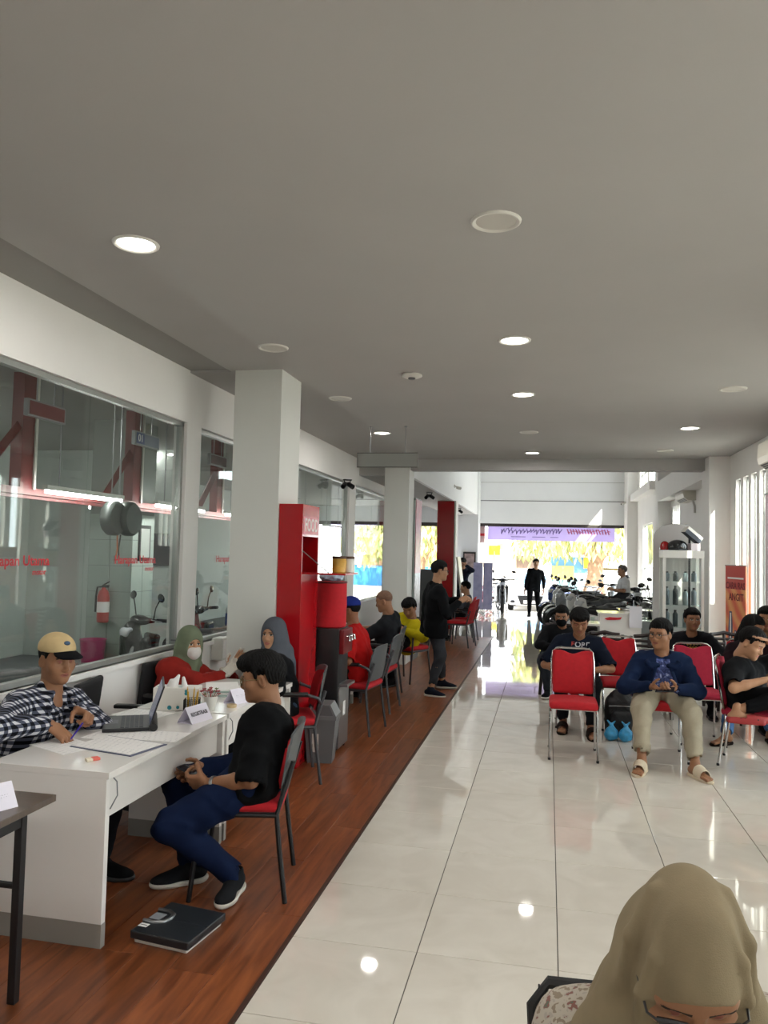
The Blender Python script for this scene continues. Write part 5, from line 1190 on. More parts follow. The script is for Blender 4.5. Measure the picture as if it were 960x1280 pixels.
MB().box(-0.03, 0.03, -0.6, 0.6, -0.02, 0.02).build('housing', M_WHITEP, tl); MB().tube([(0, -0.58, -0.035), (0, 0.58, -0.035)], 0.016, 10).build('tube', M_TUBE, tl)
for yy, l_ in ((7.2, 'added unseen lit tube on the workshop ceiling beyond the left edge of view'), (5.4, 'second added unseen ceiling tube beyond the left edge of view'), (3.4, 'third added unseen ceiling tube beyond the left edge of view')):  # out-of-view tubes added to brighten the workshop
    t_ = thing('tube_light', l_, 'tube light', (-6.6, yy, 3.17), 0, 'added unseen ceiling tubes in the workshop')
    MB().box(-0.03, 0.03, -0.6, 0.6, -0.02, 0.02).build('housing', M_WHITEP, t_); MB().tube([(0, -0.58, -0.035), (0, 0.58, -0.035)], 0.016, 10).build('tube', M_TUBE, t_)
def hsign(y, label, face, txt=None, x=-3.95, z=2.72):
    t = thing('bay_sign', label, 'hanging sign', (x, y, z), 0, 'hanging bay signs in the workshop')
    MB().box(-0.02, 0.02, -0.24, 0.24, 0, 0.135, 0.003).build('frame', M_STEEL, t)
    MB().box(0.018, 0.024, -0.22, 0.22, 0.015, 0.12).build('face', face, t)
    if txt:
        MB().box(0.023, 0.026, -0.22, -0.07, 0.015, 0.12).build('number_field', mat('sign_blue', '#2c3f7d', 0.4), t)
        link('number', text_mesh(txt, 0.10, 0.0006, True), M_PAPER, t, (0.0265, -0.145, 0.067), (PI/2, 0, PI/2))
    for s in (-1, 1): MB().tube([(0, 0.11*s, 0.135), (0, 0.11*s, 3.2-z)], 0.005, 6).build('rod', M_STEEL, t)
hsign(5.52, 'blank dark red bay sign hanging at the left pane', M_REDPAINT)
hsign(7.12, 'blue and grey bay sign numbered 01', mat('sign_greyblue', '#6b7488', 0.4), '01')
hsign(8.85, 'dark bay sign with red print seen left of the column', mat('sign_maroon', '#4a3033', 0.4, var=0.5, vscale=18))
hr = thing('hose_reel', 'pair of round black hose reels hanging below the tube light', 'hose reel', (-4.15, 6.98, 2.0))
for k, yy in enumerate((-0.06, 0.14)):
    MB().lathe([(0.03, -0.05), (0.15, -0.06), (0.17, -0.035), (0.17, 0.035), (0.15, 0.06), (0.03, 0.05)], 24, M=rotm(y=PI/2, loc=(0.05*k, yy, 0))).build('reel', mat('reel_black', '#2c3330', 0.5), hr)
MB().tube([(0, 0.02, -0.16), (0, 0.03, -0.3), (0, 0.0, -0.42)], 0.008, 6).build('hose', mat('hose_orange', '#b5623c', 0.5), hr)
MB().tube([(0, 0.08, -0.16), (0, 0.05, -0.3), (0, 0.07, -0.40)], 0.007, 6).build('hose', M_BLACKP, hr)
MB().tube([(0, 0.03, 0.15), (0, 0.03, 1.2)], 0.01, 6).build('hanger', M_STEEL, hr)
# tiled pillar with extinguisher
pl = struct('wall_pillar', MB().box(-5.25, -4.70, 8.25, 8.75, 0, 3.2), mat('pillar_grout', '#7d827e', 0.8), label='tiled workshop pillar behind the glass')
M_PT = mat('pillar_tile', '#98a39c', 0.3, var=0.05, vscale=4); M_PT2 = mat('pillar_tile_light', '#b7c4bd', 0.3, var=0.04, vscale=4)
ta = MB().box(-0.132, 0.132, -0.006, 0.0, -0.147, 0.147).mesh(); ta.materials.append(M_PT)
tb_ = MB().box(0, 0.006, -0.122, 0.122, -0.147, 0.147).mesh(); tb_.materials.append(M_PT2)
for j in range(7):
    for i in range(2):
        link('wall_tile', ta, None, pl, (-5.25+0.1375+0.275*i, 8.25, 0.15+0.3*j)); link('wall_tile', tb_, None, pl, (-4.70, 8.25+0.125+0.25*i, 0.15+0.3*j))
fe = thing('fire_extinguisher', 'red fire extinguisher on the tiled pillar behind the glass', 'fire extinguisher', (-4.98, 8.16, 0.85))
MB().lathe([(0.05, 0), (0.065, 0.01), (0.068, 0.05), (0.068, 0.30), (0.05, 0.36), (0.025, 0.385), (0.022, 0.40)], 20).build('cylinder', mat('extinguisher_red', '#a02420', 0.3), fe)
MB().box(-0.015, 0.06, -0.012, 0.012, 0.40, 0.43).tube([(0.0, 0, 0.43), (0.07, 0, 0.47)], 0.008, 6).build('valve', M_BLACKM, fe)
MB().tube([(-0.015, 0, 0.41), (-0.08, 0, 0.40), (-0.095, 0, 0.3), (-0.085, -0.02, 0.12)], 0.011, 6).build('hose', M_RUBBER, fe)
MB().lathe([(0.0685, 0.12), (0.069, 0.24)], 20, cap=False).build('paper_band', M_PAPER, fe)
pk = thing('pink_bin', 'pink plastic bin under the fire extinguisher behind the glass', 'bin', (-5.02, 8.05, 0.36))
MB().lathe([(0.11, 0), (0.115, 0.005), (0.14, 0.30), (0.147, 0.305), (0.147, 0.315), (0.135, 0.31), (0.11, 0.02)], 22, cap=False).build('bucket', mat('pink_plastic', '#a8386b', 0.4), pk)
MB().lathe([(0.001, 0.006), (0.112, 0.006)], 22, cap=False).build('bottom', mat('pink_plastic', '#a8386b', 0.4), pk)
wb = thing('work_bench', 'grey metal bench carrying the pink bin in the workshop', 'bench', (-5.02, 7.95, -0.01))
MB().box(-0.35, 0.35, -0.2, 0.24, 0.34, 0.37).build('bench_top', M_GREYP, wb)
for sx in (-1, 1):
    for yy in (-0.17, 0.2): MB().box(0.32*sx-0.015, 0.32*sx+0.015, yy-0.015, yy+0.015, 0, 0.34).build('leg', M_BLACKM, wb)
wp = thing('picture_frame', 'dark framed certificate on the light side of the tiled pillar', 'picture', (-4.692, 8.5, 1.56))
MB().box(0, 0.02, -0.13, 0.13, 0, 0.42, 0.003).build('frame', M_BLACKP, wp); MB().box(0.018, 0.022, -0.10, 0.10, 0.04, 0.38).build('print', printed('certificate', '#c8cdc8', '#5f6b66', 26, 9), wp)
tv = thing('wall_screen', 'dark wall screen on the far workshop wall', 'screen', (-5.93, 10.86, 1.45))
MB().box(-0.42, 0.42, -0.04, 0.0, 0, 0.48, 0.004).build('bezel', M_BLACKP, tv); MB().box(-0.39, 0.39, -0.044, -0.038, 0.03, 0.45).build('glass', mat('screen_dark', '#2b2730', 0.1, var=0.5, vscale=6), tv)
# lettering on the glass
def glass_text(y, label, s=1.0):
    t = thing('window_lettering', label, 'lettering', (XW-0.045, y, 1.63), 0, 'red lettering on the window panes')
    link('name_line', text_mesh('Harapan Utama', 0.084*s, 0.0006, True, sx=1.12), mat('glass_red', '#b51f2a', 0.4), t, (0, 0, 0), (PI/2, 0, PI/2))
    link('small_line', text_mesh('motor', 0.05*s, 0.0005, True, align='RIGHT'), mat('glass_red', '#b51f2a', 0.4), t, (0, 0.27, -0.068), (PI/2, 0, PI/2))
glass_text(4.02, 'red Harapan Utama lettering on the pane above the cap')
glass_text(5.36, 'red Harapan Utama lettering on the pane above the masked woman')
glass_text(7.1, 'red lettering on the pane left of the column')
# clutter on the window sill
cb = thing('cable_coil', 'tangled grey cable on the sill beside the masked woman', 'cable', (-2.93, 5.95, 0.905))
MB().tube([(0.0+0.05*math.cos(q*1.3), 0.09*math.sin(q), 0.02+0.03*(1+math.sin(q*0.7))) for q in [i*0.5 for i in range(26)]], 0.006, 6).build('cable', M_GREYP, cb)
MB().tube([(0.05, 0.09, 0.03), (0.07, 0.2, 0.05), (0.08, 0.24, -0.1)], 0.005, 6).build('lead', M_GREYP, cb)
jb = thing('junction_box', 'white electrical box on the wall beside the column', 'electrical box', (-2.955, 6.75, 0.72))
MB().box(-0.015, 0.09, -0.09, 0.09, 0, 0.20, 0.006).build('box', M_WHITEP, jb); MB().box(0.09, 0.094, -0.07, 0.07, 0.02, 0.18).build('lid', M_WALL, jb)
# ------------------------------------------------------------------ people: shared head, hair, hand and foot shapes
SKINS = {k: mat('skin_'+k, c, 0.5, var=0.06, vscale=25, bump=0.05, bscale=250, spec=0.35) for k, c in dict(tan='#94694d', light='#ae8264', dark='#85573c', pale='#c49a7c').items()}
LIPS = {k: mat('lips_'+k, c, 0.45) for k, c in dict(tan='#8a4f42', light='#a25c50', dark='#6f4034', pale='#aa665a').items()}
M_EYE = mat('eye_white', '#cfc8bd', 0.25); M_IRIS = mat('eye_dark', '#1b120e', 0.2); M_BROW = mat('brow_hair', '#1c1512', 0.8)
M_HAIR = mat('black_hair', '#080707', 0.7, var=0.4, vscale=40, bump=0.5, bscale=160, stretch=(1, 1, 0.35), spec=0.18)
M_HAIRG = mat('grey_hair', '#6b6662', 0.6, var=0.3, vscale=40, bump=0.5, bscale=120)
def head_prims():
    p = [E_((0, -0.012, 0.032), (0.075, 0.095, 0.086)), E_((0, 0.018, -0.030), (0.063, 0.070, 0.080), None, 0.04),
         E_((0, 0.030, -0.070), (0.048, 0.052, 0.046), None, 0.04), E_((0, 0.074, -0.096), (0.020, 0.016, 0.016), None, 0.03),
         C_((-0.04, 0.060, 0.024), (0.04, 0.060, 0.024), 0.020, 0.020, 0.02),
         E_((0.045, 0.052, -0.026), (0.024, 0.024, 0.022), None, 0.025), E_((-0.045, 0.052, -0.026), (0.024, 0.024, 0.022), None, 0.025)]
    for s in (-1, 1): p.append(E_((0.031*s, 0.088, 0.006), (0.019, 0.014, 0.012), None, 0.012, '-'))
    for s in (-1, 1): p.append(E_((0.031*s, 0.068, 0.004), (0.015, 0.014, 0.0115), None, 0.004))
    p += [C_((0, 0.078, 0.012), (0, 0.100, -0.026), 0.007, 0.0115, 0.012), E_((0, 0.090, -0.034), (0.021, 0.014, 0.010), None, 0.010),
          E_((0, 0.081, -0.056), (0.025, 0.013, 0.0065), None, 0.006), E_((0, 0.080, -0.0675), (0.022, 0.013, 0.0068), None, 0.006)]
    p.append(E_((0, 0.094, -0.0618), (0.022, 0.008, 0.0014), None, 0.003, '-'))
    for s in (-1, 1):
        p.append(E_((0.076*s, -0.012, -0.008), (0.010, 0.019, 0.031), rotm(z=0.35*s, x=-0.15).to_3x3(), 0.008))
        p.append(E_((0.086*s, -0.008, -0.006), (0.006, 0.010, 0.018), rotm(z=0.35*s).to_3x3(), 0.004, '-'))
    p.append(C_((0, -0.020, -0.05), (0, -0.030, -0.135), 0.056, 0.053, 0.035))
    return p
def head_lod(res):
    V, Q = sdf_mesh(head_prims(), res)
    c = V[Q].mean(1); x, y, z = np.abs(c[:, 0]), c[:, 1], c[:, 2]; mi = np.zeros(len(Q), int)
    mi[(y > 0.066) & (((x-0.031)/0.0148)**2+((z-0.004)/0.0068)**2 < 1)] = 2
    mi[(y > 0.066) & (((x-0.031)/0.0062)**2+((z-0.004)/0.0066)**2 < 1)] = 3
    mi[(y > 0.066) & (np.abs(x-0.031) < 0.016) & (np.abs(z-0.0112) < 0.0021)] = 3
    mi[(y > 0.05) & (np.abs(x-0.033) < 0.021) & (np.abs(z-(0.0265-6.0*(x-0.033)**2)) < 0.0028)] = 4
    mi[(y > 0.078) & (x < 0.0235) & (np.abs(z+0.0618) < 0.0105-12*x*x)] = 1
    return V, Q, mi
HEAD = {'hi': head_lod(0.0034), 'lo': head_lod(0.0062)}
def hair_mesh(style, res=0.005):
    pr = [E_((0, -0.014, 0.036), (0.082, 0.103, 0.092))]
    ear = ([-.13, -.060, -.044, -.036, .006, .011, .022, .030], [-.062, -.062, -.045, .020, .020, -.014, -.010, .040])
    knots = {'short': (ear[0]+[.045, .12], ear[1]+[.056, .060]), 'fringe': (ear[0]+[.045, .075, .12], ear[1]+[.044, .036, .036]),
             'buzz': (ear[0]+[.045, .12], ear[1]+[.062, .066]), 'bald': (ear[0]+[.045, .12], ear[1]+[.062, .066]),
             'under_cap': (ear[0]+[.045, .12], ear[1]+[.056, .060]),
             'long': ([-.13, -.03, .01, .03, .05, .12], [-.22, -.20, -.06, .03, .06, .065])}[style]
    amp = {'short': 0.0016, 'fringe': 0.0024, 'buzz': 0.0006, 'bald': 0.0, 'under_cap': 0.0005, 'long': 0.0025}[style]
    grow = {'short': 0.011, 'fringe': 0.017, 'buzz': 0.003, 'bald': -0.004, 'under_cap': 0.001, 'long': 0.008}[style]
    if style == 'fringe': pr.append(E_((0, 0.040, 0.088), (0.055, 0.055, 0.030), None, 0.03))
    if style == 'long': pr += [C_((0, -0.05, 0.0), (0, -0.075, -0.17), 0.075, 0.07, 0.03)]
    def post(D, X, Y, Z):
        zm = np.interp(Y.ravel(), knots[0], knots[1]).reshape(Y.shape).astype(np.float32)
        az = np.arctan2(X, Y+0.035)                      # strands run down from the crown
        if style in ('short', 'fringe'): zm = zm+0.004*np.sin(29*az+60*X)+0.003*np.sin(67*az)
        t = np.clip((Z-zm)/0.045, 0, 1); t = t*t*(3-2*t)
        if style in ('bald', 'long'): t = 1.0
        lock = 0.7*np.sin(27*az+7*np.sin(34*Z+26*X)+50*Y)+0.6*np.sin(53*az-40*Z+3*np.sin(60*Y))+0.4*np.sin(90*X+75*Y+60*Z)
        D = D-(grow+0.004)*t+0.004+amp*lock*(0.35+0.65*t)
        return np.maximum(D, (zm-Z)*0.75)
    return np_mesh(*sdf_mesh(pr, res if style not in ('short', 'fringe') else 0.004, post))
HAIR = {}
def get_hair(style):
    if style not in HAIR: HAIR[style] = hair_mesh(style)
    return HAIR[style]
def hand_lod(curl, spread=0.0, res=0.0035, thumb=0.6):
    """right hand: wrist at origin, fingers +y, palm -z, thumb on -x side"""
    pr = [E_((0, 0.0, 0), (0.026, 0.03, 0.019)), B_((0.0, 0.052, 0), (0.040, 0.046, 0.0135), None, 0.013, 0.02), E_((-0.022, 0.035, -0.008), (0.018, 0.032, 0.016), None, 0.015)]
    base = [(-0.030, 0.098, 0.0, 0.040, 0.025, 0.020), (-0.010, 0.102, 0.002, 0.044, 0.028, 0.021), (0.011, 0.099, 0.001, 0.041, 0.026, 0.020), (0.030, 0.090, -0.002, 0.032, 0.020, 0.018)]
    for i, (x, y, z, a, b, c) in enumerate(base):
        q = Vector((x, y, z)); ang = 0.0; sp_ = (i-1.5)*spread
        r = 0.0092 if i < 3 else 0.0078
        pts = [Vector((x*0.9, y-0.03, z)), q]
        for L_, da in ((a, curl*0.9), (b, curl*1.1), (c, curl*0.7)):
            ang += da; q = q+Vector((math.sin(sp_)*math.cos(ang), math.cos(ang)*math.cos(sp_), -math.sin(ang)))*L_; pts.append(q)
        for j in range(4): pr.append(C_(pts[j], pts[j+1], r*(1.05-0.05*j), r*(1.0-0.05*j), 0.006))
    t0 = Vector((-0.028, 0.022, -0.006)); d = Vector((-0.75, 0.62, -0.25-0.4*thumb)).normalized(); t1 = t0+d*0.04; d2 = (d+Vector((0.35, 0.35, -0.35*thumb))).normalized(); t2 = t1+d2*0.032; t3 = t2+(d2+Vector((0.3, 0.1, -0.1))).normalized()*0.024
    pr += [C_(t0, t1, 0.0135, 0.0115, 0.012), C_(t1, t2, 0.0112, 0.010, 0.005), C_(t2, t3, 0.010, 0.0085, 0.005)]
    return sdf_mesh(pr, res)
HANDS = {'relax': hand_lod(0.35), 'grip': hand_lod(0.75, thumb=1.0), 'flat': hand_lod(0.12, 0.06, thumb=0.3), 'fist': hand_lod(1.15, thumb=1.2)}
def foot_lod(res=0.005):
    """bare right foot: ankle at origin, toes +y, sole at z=-0.08"""
    pr = [C_((0, 0, 0.02), (0, -0.01, -0.04), 0.036, 0.036, 0.03), E_((0, -0.035, -0.052), (0.032, 0.038, 0.030)), C_((0, 0.02, -0.035), (0.0, 0.12, -0.062), 0.036, 0.020, 0.03), E_((0, 0.11, -0.066), (0.043, 0.05, 0.016), None, 0.02)]
    for i, x in enumerate((-0.030, -0.010, 0.007, 0.022, 0.034)):
        L_ = (0.205, 0.200, 0.192, 0.182, 0.170)[i]; r = (0.0125, 0.009, 0.0085, 0.008, 0.0075)[i]
        pr.append(C_((x*0.95, 0.13, -0.066), (x, L_-r, -0.070), r, r, 0.008))
    return sdf_mesh(pr, res)
FOOT = foot_lod()
def shoe_meshes():
    up = [E_((0, -0.03, -0.035), (0.040, 0.052, 0.040)), C_((0, 0.0, -0.005), (0, 0.0, 0.015), 0.044, 0.041, 0.02), C_((0, 0.02, -0.03), (0, 0.13, -0.052), 0.043, 0.028, 0.03), E_((0, 0.125, -0.056), (0.045, 0.072, 0.026), None, 0.02)]
    up.append(C_((0, 0.0, 0.02), (0, 0.0, 0.07), 0.033, 0.036, 0.004, '-'))
    U = np_mesh(*sdf_mesh(up, 0.005, lambda D, X, Y, Z: np.maximum(D, -0.070-Z)))
    so = [E_((0, -0.03, -0.068), (0.044, 0.058, 0.03)), E_((0.0, 0.11, -0.068), (0.049, 0.092, 0.03)), C_((0, -0.02, -0.07), (0, 0.1, -0.07), 0.040, 0.042, 0.02)]
    S = np_mesh(*sdf_mesh(so, 0.005, lambda D, X, Y, Z: np.maximum(np.maximum(D, Z+0.062-0.10*np.maximum(Y-0.12, 0)-0.06*np.maximum(-Y-0.02, 0)), -0.0865-Z)))
    return U, S
SHOE_U, SHOE_S = shoe_meshes()
LACE = None
def lace_mesh():
    mb = MB()
    for k in range(4): y = 0.045+0.022*k; z = -0.004-0.012*k; mb.tube([(-0.022, y, z-0.006), (0, y+0.004, z+0.004), (0.022, y, z-0.006)], 0.003, 5)
    return mb.mesh()
LACE = lace_mesh()
def slide_meshes():
    so = [E_((0, -0.02, -0.085), (0.042, 0.06, 0.03)), E_((0.002, 0.115, -0.085), (0.050, 0.098, 0.03)), C_((0, -0.02, -0.085), (0, 0.1, -0.085), 0.038, 0.042, 0.02)]
    S = np_mesh(*sdf_mesh(so, 0.005, lambda D, X, Y, Z: np.maximum(np.maximum(D, Z+0.074), -0.100-Z)))
    st = [C_((0, 0.04, -0.045), (0, 0.13, -0.066), 0.056, 0.046, 0.02)]
    inn = C_((0, 0.03, -0.045), (0, 0.15, -0.068), 0.046, 0.038, 0.0, '-')
    T_ = np_mesh(*sdf_mesh(st+[inn], 0.005, lambda D, X, Y, Z: np.maximum(np.maximum(np.maximum(D, 0.048-Y), Y-0.125), -0.085-Z)))
    return S, T_
SLIDE_S, SLIDE_T = slide_meshes()
def cap_meshes():
    V = sdf_mesh([E_((0, -0.014, 0.054), (0.088, 0.108, 0.084))], 0.005, lambda D, X, Y, Z: np.maximum(D, (0.046+0.10*(Y)-Z)*0.9+0*X))
    br = sdf_mesh([E_((0, 0.105, 0.060), (0.076, 0.078, 0.045))], 0.005, lambda D, X, Y, Z: np.maximum(np.maximum(D, np.abs(Z-(0.066-0.20*(Y-0.06)-4.0*X*X))-0.005), 0.055-Y))
    return np_mesh(*V), np_mesh(*br)
CAP_C, CAP_B = cap_meshes()
def glasses_mesh():
    mb = MB()
    for s in (-1, 1):
        pts = [(0.033*s+0.0235*math.copysign(abs(math.cos(q))**0.6, math.cos(q)), 0.098-0.10*abs(0.033+s*0.0235*math.cos(q)*1.0)**1.0*0.25, 0.000+0.0175*math.copysign(abs(math.sin(q))**0.7, math.sin(q))) for q in [2*PI*i/18 for i in range(18)]]
        mb.tube(pts, 0.0022, 6, closed=True)
        mb.tube([(0.057*s, 0.093, 0.008), (0.073*s, 0.082, 0.009), (0.079*s, 0.03, 0.006), (0.080*s, -0.012, 0.004), (0.079*s, -0.025, -0.012)], 0.0022, 5)
    mb.tube([(-0.011, 0.098, 0.004), (0, 0.102, 0.008), (0.011, 0.098, 0.004)], 0.0022, 5)
    return mb.mesh()
GLASSES = glasses_mesh()
def mask_mesh():
    return np_mesh(*sdf_mesh([E_((0, 0.046, -0.058), (0.068, 0.066, 0.066)), E_((0, 0.085, -0.050), (0.034, 0.032, 0.05), None, 0.03)], 0.005, lambda D, X, Y, Z: np.maximum(np.maximum(D, 0.012-Y+0*X), np.maximum(Z+0.014+2.5*X*X, -0.118-Z))))
MASK = mask_mesh()

# ------------------------------------------------------------------ people: builder
def N3(v): v = np.asarray(v, float); return v/(np.linalg.norm(v)+1e-9)
def ik(a, b, l1, l2, hint):
    a, b = np.asarray(a, float), np.asarray(b, float); d = b-a; L_ = np.linalg.norm(d); u = d/(L_+1e-9)
    if L_ > (l1+l2)*0.995: b = a+u*(l1+l2)*0.995; L_ = (l1+l2)*0.995
    x = (l1*l1-l2*l2+L_*L_)/(2*L_); h = math.sqrt(max(0, l1*l1-x*x))
    n = np.asarray(hint, float); n = n-u*(n@u); n = N3(n)
    return a+u*x+n*h, b
def basis(f, up):
    f = N3(f); r = N3(np.cross(f, up)); u = np.cross(r, f); return np.stack([r, f, u], 1)   # columns: right, forward, up
def xf(V, R, t, s=1.0): return (V*s)@np.asarray(R).T+np.asarray(t)
def person(label, loc, rotz, head, hip_h=0.55, look=(0, 0, 0), arms=None, legs=None, skin='tan', shirt=None, trousers=None, shoe=None, hair='short',
           hair_m=None, s=1.0, g=1.0, sleeve='short', lod='hi', hip_back=0.0, group=None, extra=None, sleeve_frac=0.85, shoulder=0.172, twist=0.0, neck_open=True, belly=0.0, leg_w=1.0, cuff=0.9, hem=None, eyes_down=False):
    """head, wrist and ankle targets in world space; look = (yaw, pitch down, roll) of the head relative to the body"""
    t = thing('person', label, 'person', (loc[0], loc[1], loc[2] if len(loc) > 2 else 0.0), rotz, group)
    c_, s_ = math.cos(rotz), math.sin(rotz); Rw = np.array([[c_, s_, 0], [-s_, c_, 0], [0, 0, 1]])
    o_ = np.array([loc[0], loc[1], loc[2] if len(loc) > 2 else 0.0])
    W = lambda p: Rw@(np.asarray(p, float)-o_)
    if hem is None: hem = 0.10 if hip_h > 0.75 else 0.02
    near = lod == 'hi'; res = 0.0125 if near else 0.02
    Hc = W(head); hip = np.array([0, hip_back, hip_h])
    Mh = np.array(Euler((0, 0, look[0])).to_matrix() @ Euler((-look[1], 0, 0)).to_matrix() @ Euler((0, look[2], 0)).to_matrix())
    neck = Hc+Mh@np.array([0, -0.028, -0.135])*s*0.75+np.array([0, -0.016, -0.078])*s
    up = N3(neck-hip); R0 = np.array([math.cos(twist), math.sin(twist), 0]); rt = N3(R0-up*(R0@up)); fw = np.cross(up, rt)
    Lt = np.linalg.norm(neck-hip); waist = hip+up*Lt*0.36-fw*0.012; chest = hip+up*Lt*0.70
    sh = {k: neck+rt*shoulder*s*q-up*0.066*s for k, q in (('r', 1), ('l', -1))}
    la, lf, lt, ls = 0.285*s, 0.25*s, 0.42*s, 0.40*s
    A = {}; Lg = {}
    for k, q in (('r', 1), ('l', -1)):
        a = (arms or {}).get(k)
        if a is None: wr, hint, hd, hp = sh[k]+np.array([0.05*q, 0.05, -0.50*s]), np.array([0.3*q, -1, 0]), 'relax', None
        else:
            wr = W(a[0]); hint = Rw@np.asarray(a[1], float); hd = a[2] if len(a) > 2 else 'relax'; hp = a[3] if len(a) > 3 else None
        el, wr = ik(sh[k], wr, la, lf, hint); A[k] = (el, wr, hd, hp)
        l = (legs or {}).get(k); hj = hip+np.array([math.cos(twist*0), 0, 0])*0.088*q*s
        if l is None: an, hint, fy = hj+np.array([0.02*q, 0.0, -hip_h+0.088]), np.array([0, 1, 0]), 0.1*-q
        else: an = W(l[0]); hint = Rw@np.asarray(l[1], float); fy = l[2]-rotz
        kn, an = ik(hj, an, lt, ls, hint); Lg[k] = (hj, kn, an, fy, l[3] if l is not None and len(l) > 3 else 0.0)
    # skin body: one surface from neck to limbs, with head, hands and feet
    pr = [C_(neck-up*0.03, neck+(Hc-neck)*0.55, 0.060*s, 0.054*s, 0.03), C_(sh['l'], sh['r'], 0.045, 0.045, 0.04), C_(neck-up*0.05, chest, 0.07, 0.09, 0.05), C_(chest, waist, 0.09, 0.08, 0.05), C_(waist, hip, 0.08, 0.09, 0.05)]
    for k in 'rl':
        el, wr = A[k][0], A[k][1]; pr += [C_(sh[k], el, 0.047*s, 0.037*s, 0.03), C_(el, el+(wr-el)*0.35, 0.038*s, 0.037*s, 0.02), C_(el+(wr-el)*0.35, wr, 0.037*s, 0.025*s, 0.02)]
        hj, kn, an = Lg[k][:3]; pr += [C_(hj, kn, 0.075*s, 0.052*s, 0.03), C_(kn, kn+(an-kn)*0.3, 0.05*s, 0.05*s, 0.03), C_(kn+(an-kn)*0.3, an, 0.05*s, 0.034*s, 0.03)]
    V, Q = sdf_mesh(pr, res); parts = [(V, Q, np.zeros(len(Q), int))]
    hv, hq, hm = HEAD['hi' if near else 'lo']; parts.append((xf(hv, Mh, Hc, s), hq, hm))
    for k, q in (('r', 1), ('l', -1)):
        el, wr, hd, hp = A[k]; V, Q = HANDS[hd]; f = N3(wr-el); V = V.copy()
        pn = np.array([-q*0.8, 0, -0.6]) if hp is None else (Rw@np.asarray(hp[0], float)); 
        if hp is not None and len(hp) > 1: f = N3(Rw@np.asarray(hp[1], float))
        if q < 0: V[:, 0] *= -1; Q = Q[:, ::-1]
        parts.append((xf(V, basis(f, -pn), wr+f*0.012, s), Q, np.zeros(len(Q), int)))
        hj, kn, an, fy, ft = Lg[k]
        if shoe and shoe[0] in ('slide', 'bare', 'flipflop'):
            V, Q = FOOT; V = V.copy()
            if q < 0: V[:, 0] *= -1; Q = Q[:, ::-1]
            Rf = np.array(Euler((0, 0, fy)).to_matrix() @ Euler((ft, 0, 0)).to_matrix()); parts.append((xf(V, Rf, an, s), Q, np.zeros(len(Q), int)))
    off = 0; VV, QQ, MM = [], [], []
    for V, Q, m in parts: VV.append(V); QQ.append(Q+off); MM.append(m); off += len(V)
    hm_ = hair_m or M_HAIR
    body = link('body', np_mesh(np.concatenate(VV), np.concatenate(QQ), np.concatenate(MM)), [SKINS[skin], LIPS[skin], SKINS[skin] if (look[1] > 0.3 or eyes_down) else M_EYE, LIPS[skin] if (look[1] > 0.3 or eyes_down) else M_IRIS, M_BROW], t)
    M4 = Matrix.Translation(Hc) @ Matrix(Mh.tolist()).to_4x4() @ Matrix.Scale(s, 4)
    def on_head(name, me, m, parent=None):
        o = link(name, me, None, t if parent is None else parent)
        if len(me.materials) == 0: me.materials.append(m)
        o.material_slots[0].link = 'OBJECT'; o.material_slots[0].material = m
        if parent is None: o.matrix_local = M4
        return o
    if hair and hair != 'none': on_head('hair', get_hair(hair), hm_)
    # clothes
    seed = (loc[0]*13.7+loc[1]*7.1) % 6.28
    if shirt is not None:
        k_ = 0.05; pr = []
        for q in (-1, 1):
            h0, w0, c0 = hip+rt*0.080*q*g*s-up*hem, waist+rt*0.066*q*g*s, chest+rt*0.078*q*g*s
            pr += [C_(h0, w0, (0.108 if hem < 0.05 else 0.121)*g*s, 0.100*g*s, k_), C_(w0, c0, 0.100*g*s, 0.104*g*s, k_), C_(c0, sh['r' if q > 0 else 'l']-rt*0.02*q, 0.098*g*s, 0.066*s, k_)]
        pr += [C_(sh['l'], neck-up*0.012, 0.060*s, 0.066*s, 0.04), C_(sh['r'], neck-up*0.012, 0.060*s, 0.066*s, 0.04), C_(chest, neck-up*0.04, 0.095*g*s, 0.07*s, k_)]
        if belly: pr.append(E_(waist+fw*0.05*g, (0.12*g, 0.08+belly, 0.13), np.stack([rt, fw, up], 1), 0.06))
        cut = []
        for k, q in (('r', 1), ('l', -1)):
            el, wr = A[k][0], A[k][1]
            if sleeve == 'long':
                e = el+(wr-el)*0.93; pr += [C_(sh[k], el, 0.064*s*g**0.5, 0.056*s*g**0.5, 0.035), C_(el, e, 0.056*s*g**0.5, 0.041*s, 0.02)]; d = N3(wr-el); rr = 0.033*s
            elif sleeve == 'short':
                e = sh[k]+(el-sh[k])*sleeve_frac; pr.append(C_(sh[k], e, 0.066*s*g**0.5, 0.066*s*g**0.5, 0.035)); d = N3(el-sh[k]); rr = 0.056*s*g**0.5
            else: e = None
            if e is not None: cut.append(C_(e+d*0.022, e+d*0.12, rr, rr*1.5, 0.004, '-'))
        if neck_open: cut.append(C_(neck+up*0.03+fw*0.012, neck+up*0.12+fw*0.05, 0.062*s, 0.08*s, 0.008, '-'))
        amp = 0.0045 if near else 0.003
        wf_ = wrinkle(amp, 26, seed)
        def shirt_post(D, X, Y, Z):
            D = wf_(D, X, Y, Z)
            if hem > 0.05: D = np.maximum(D, -((X-hip[0])*up[0]+(Y-hip[1])*up[1]+(Z-hip[2])*up[2]+hem+0.035))
            return D
        sh_o = sdf_obj('shirt', pr+cut, shirt, t, 0.011 if near else 0.018, shirt_post)
    else: sh_o = None
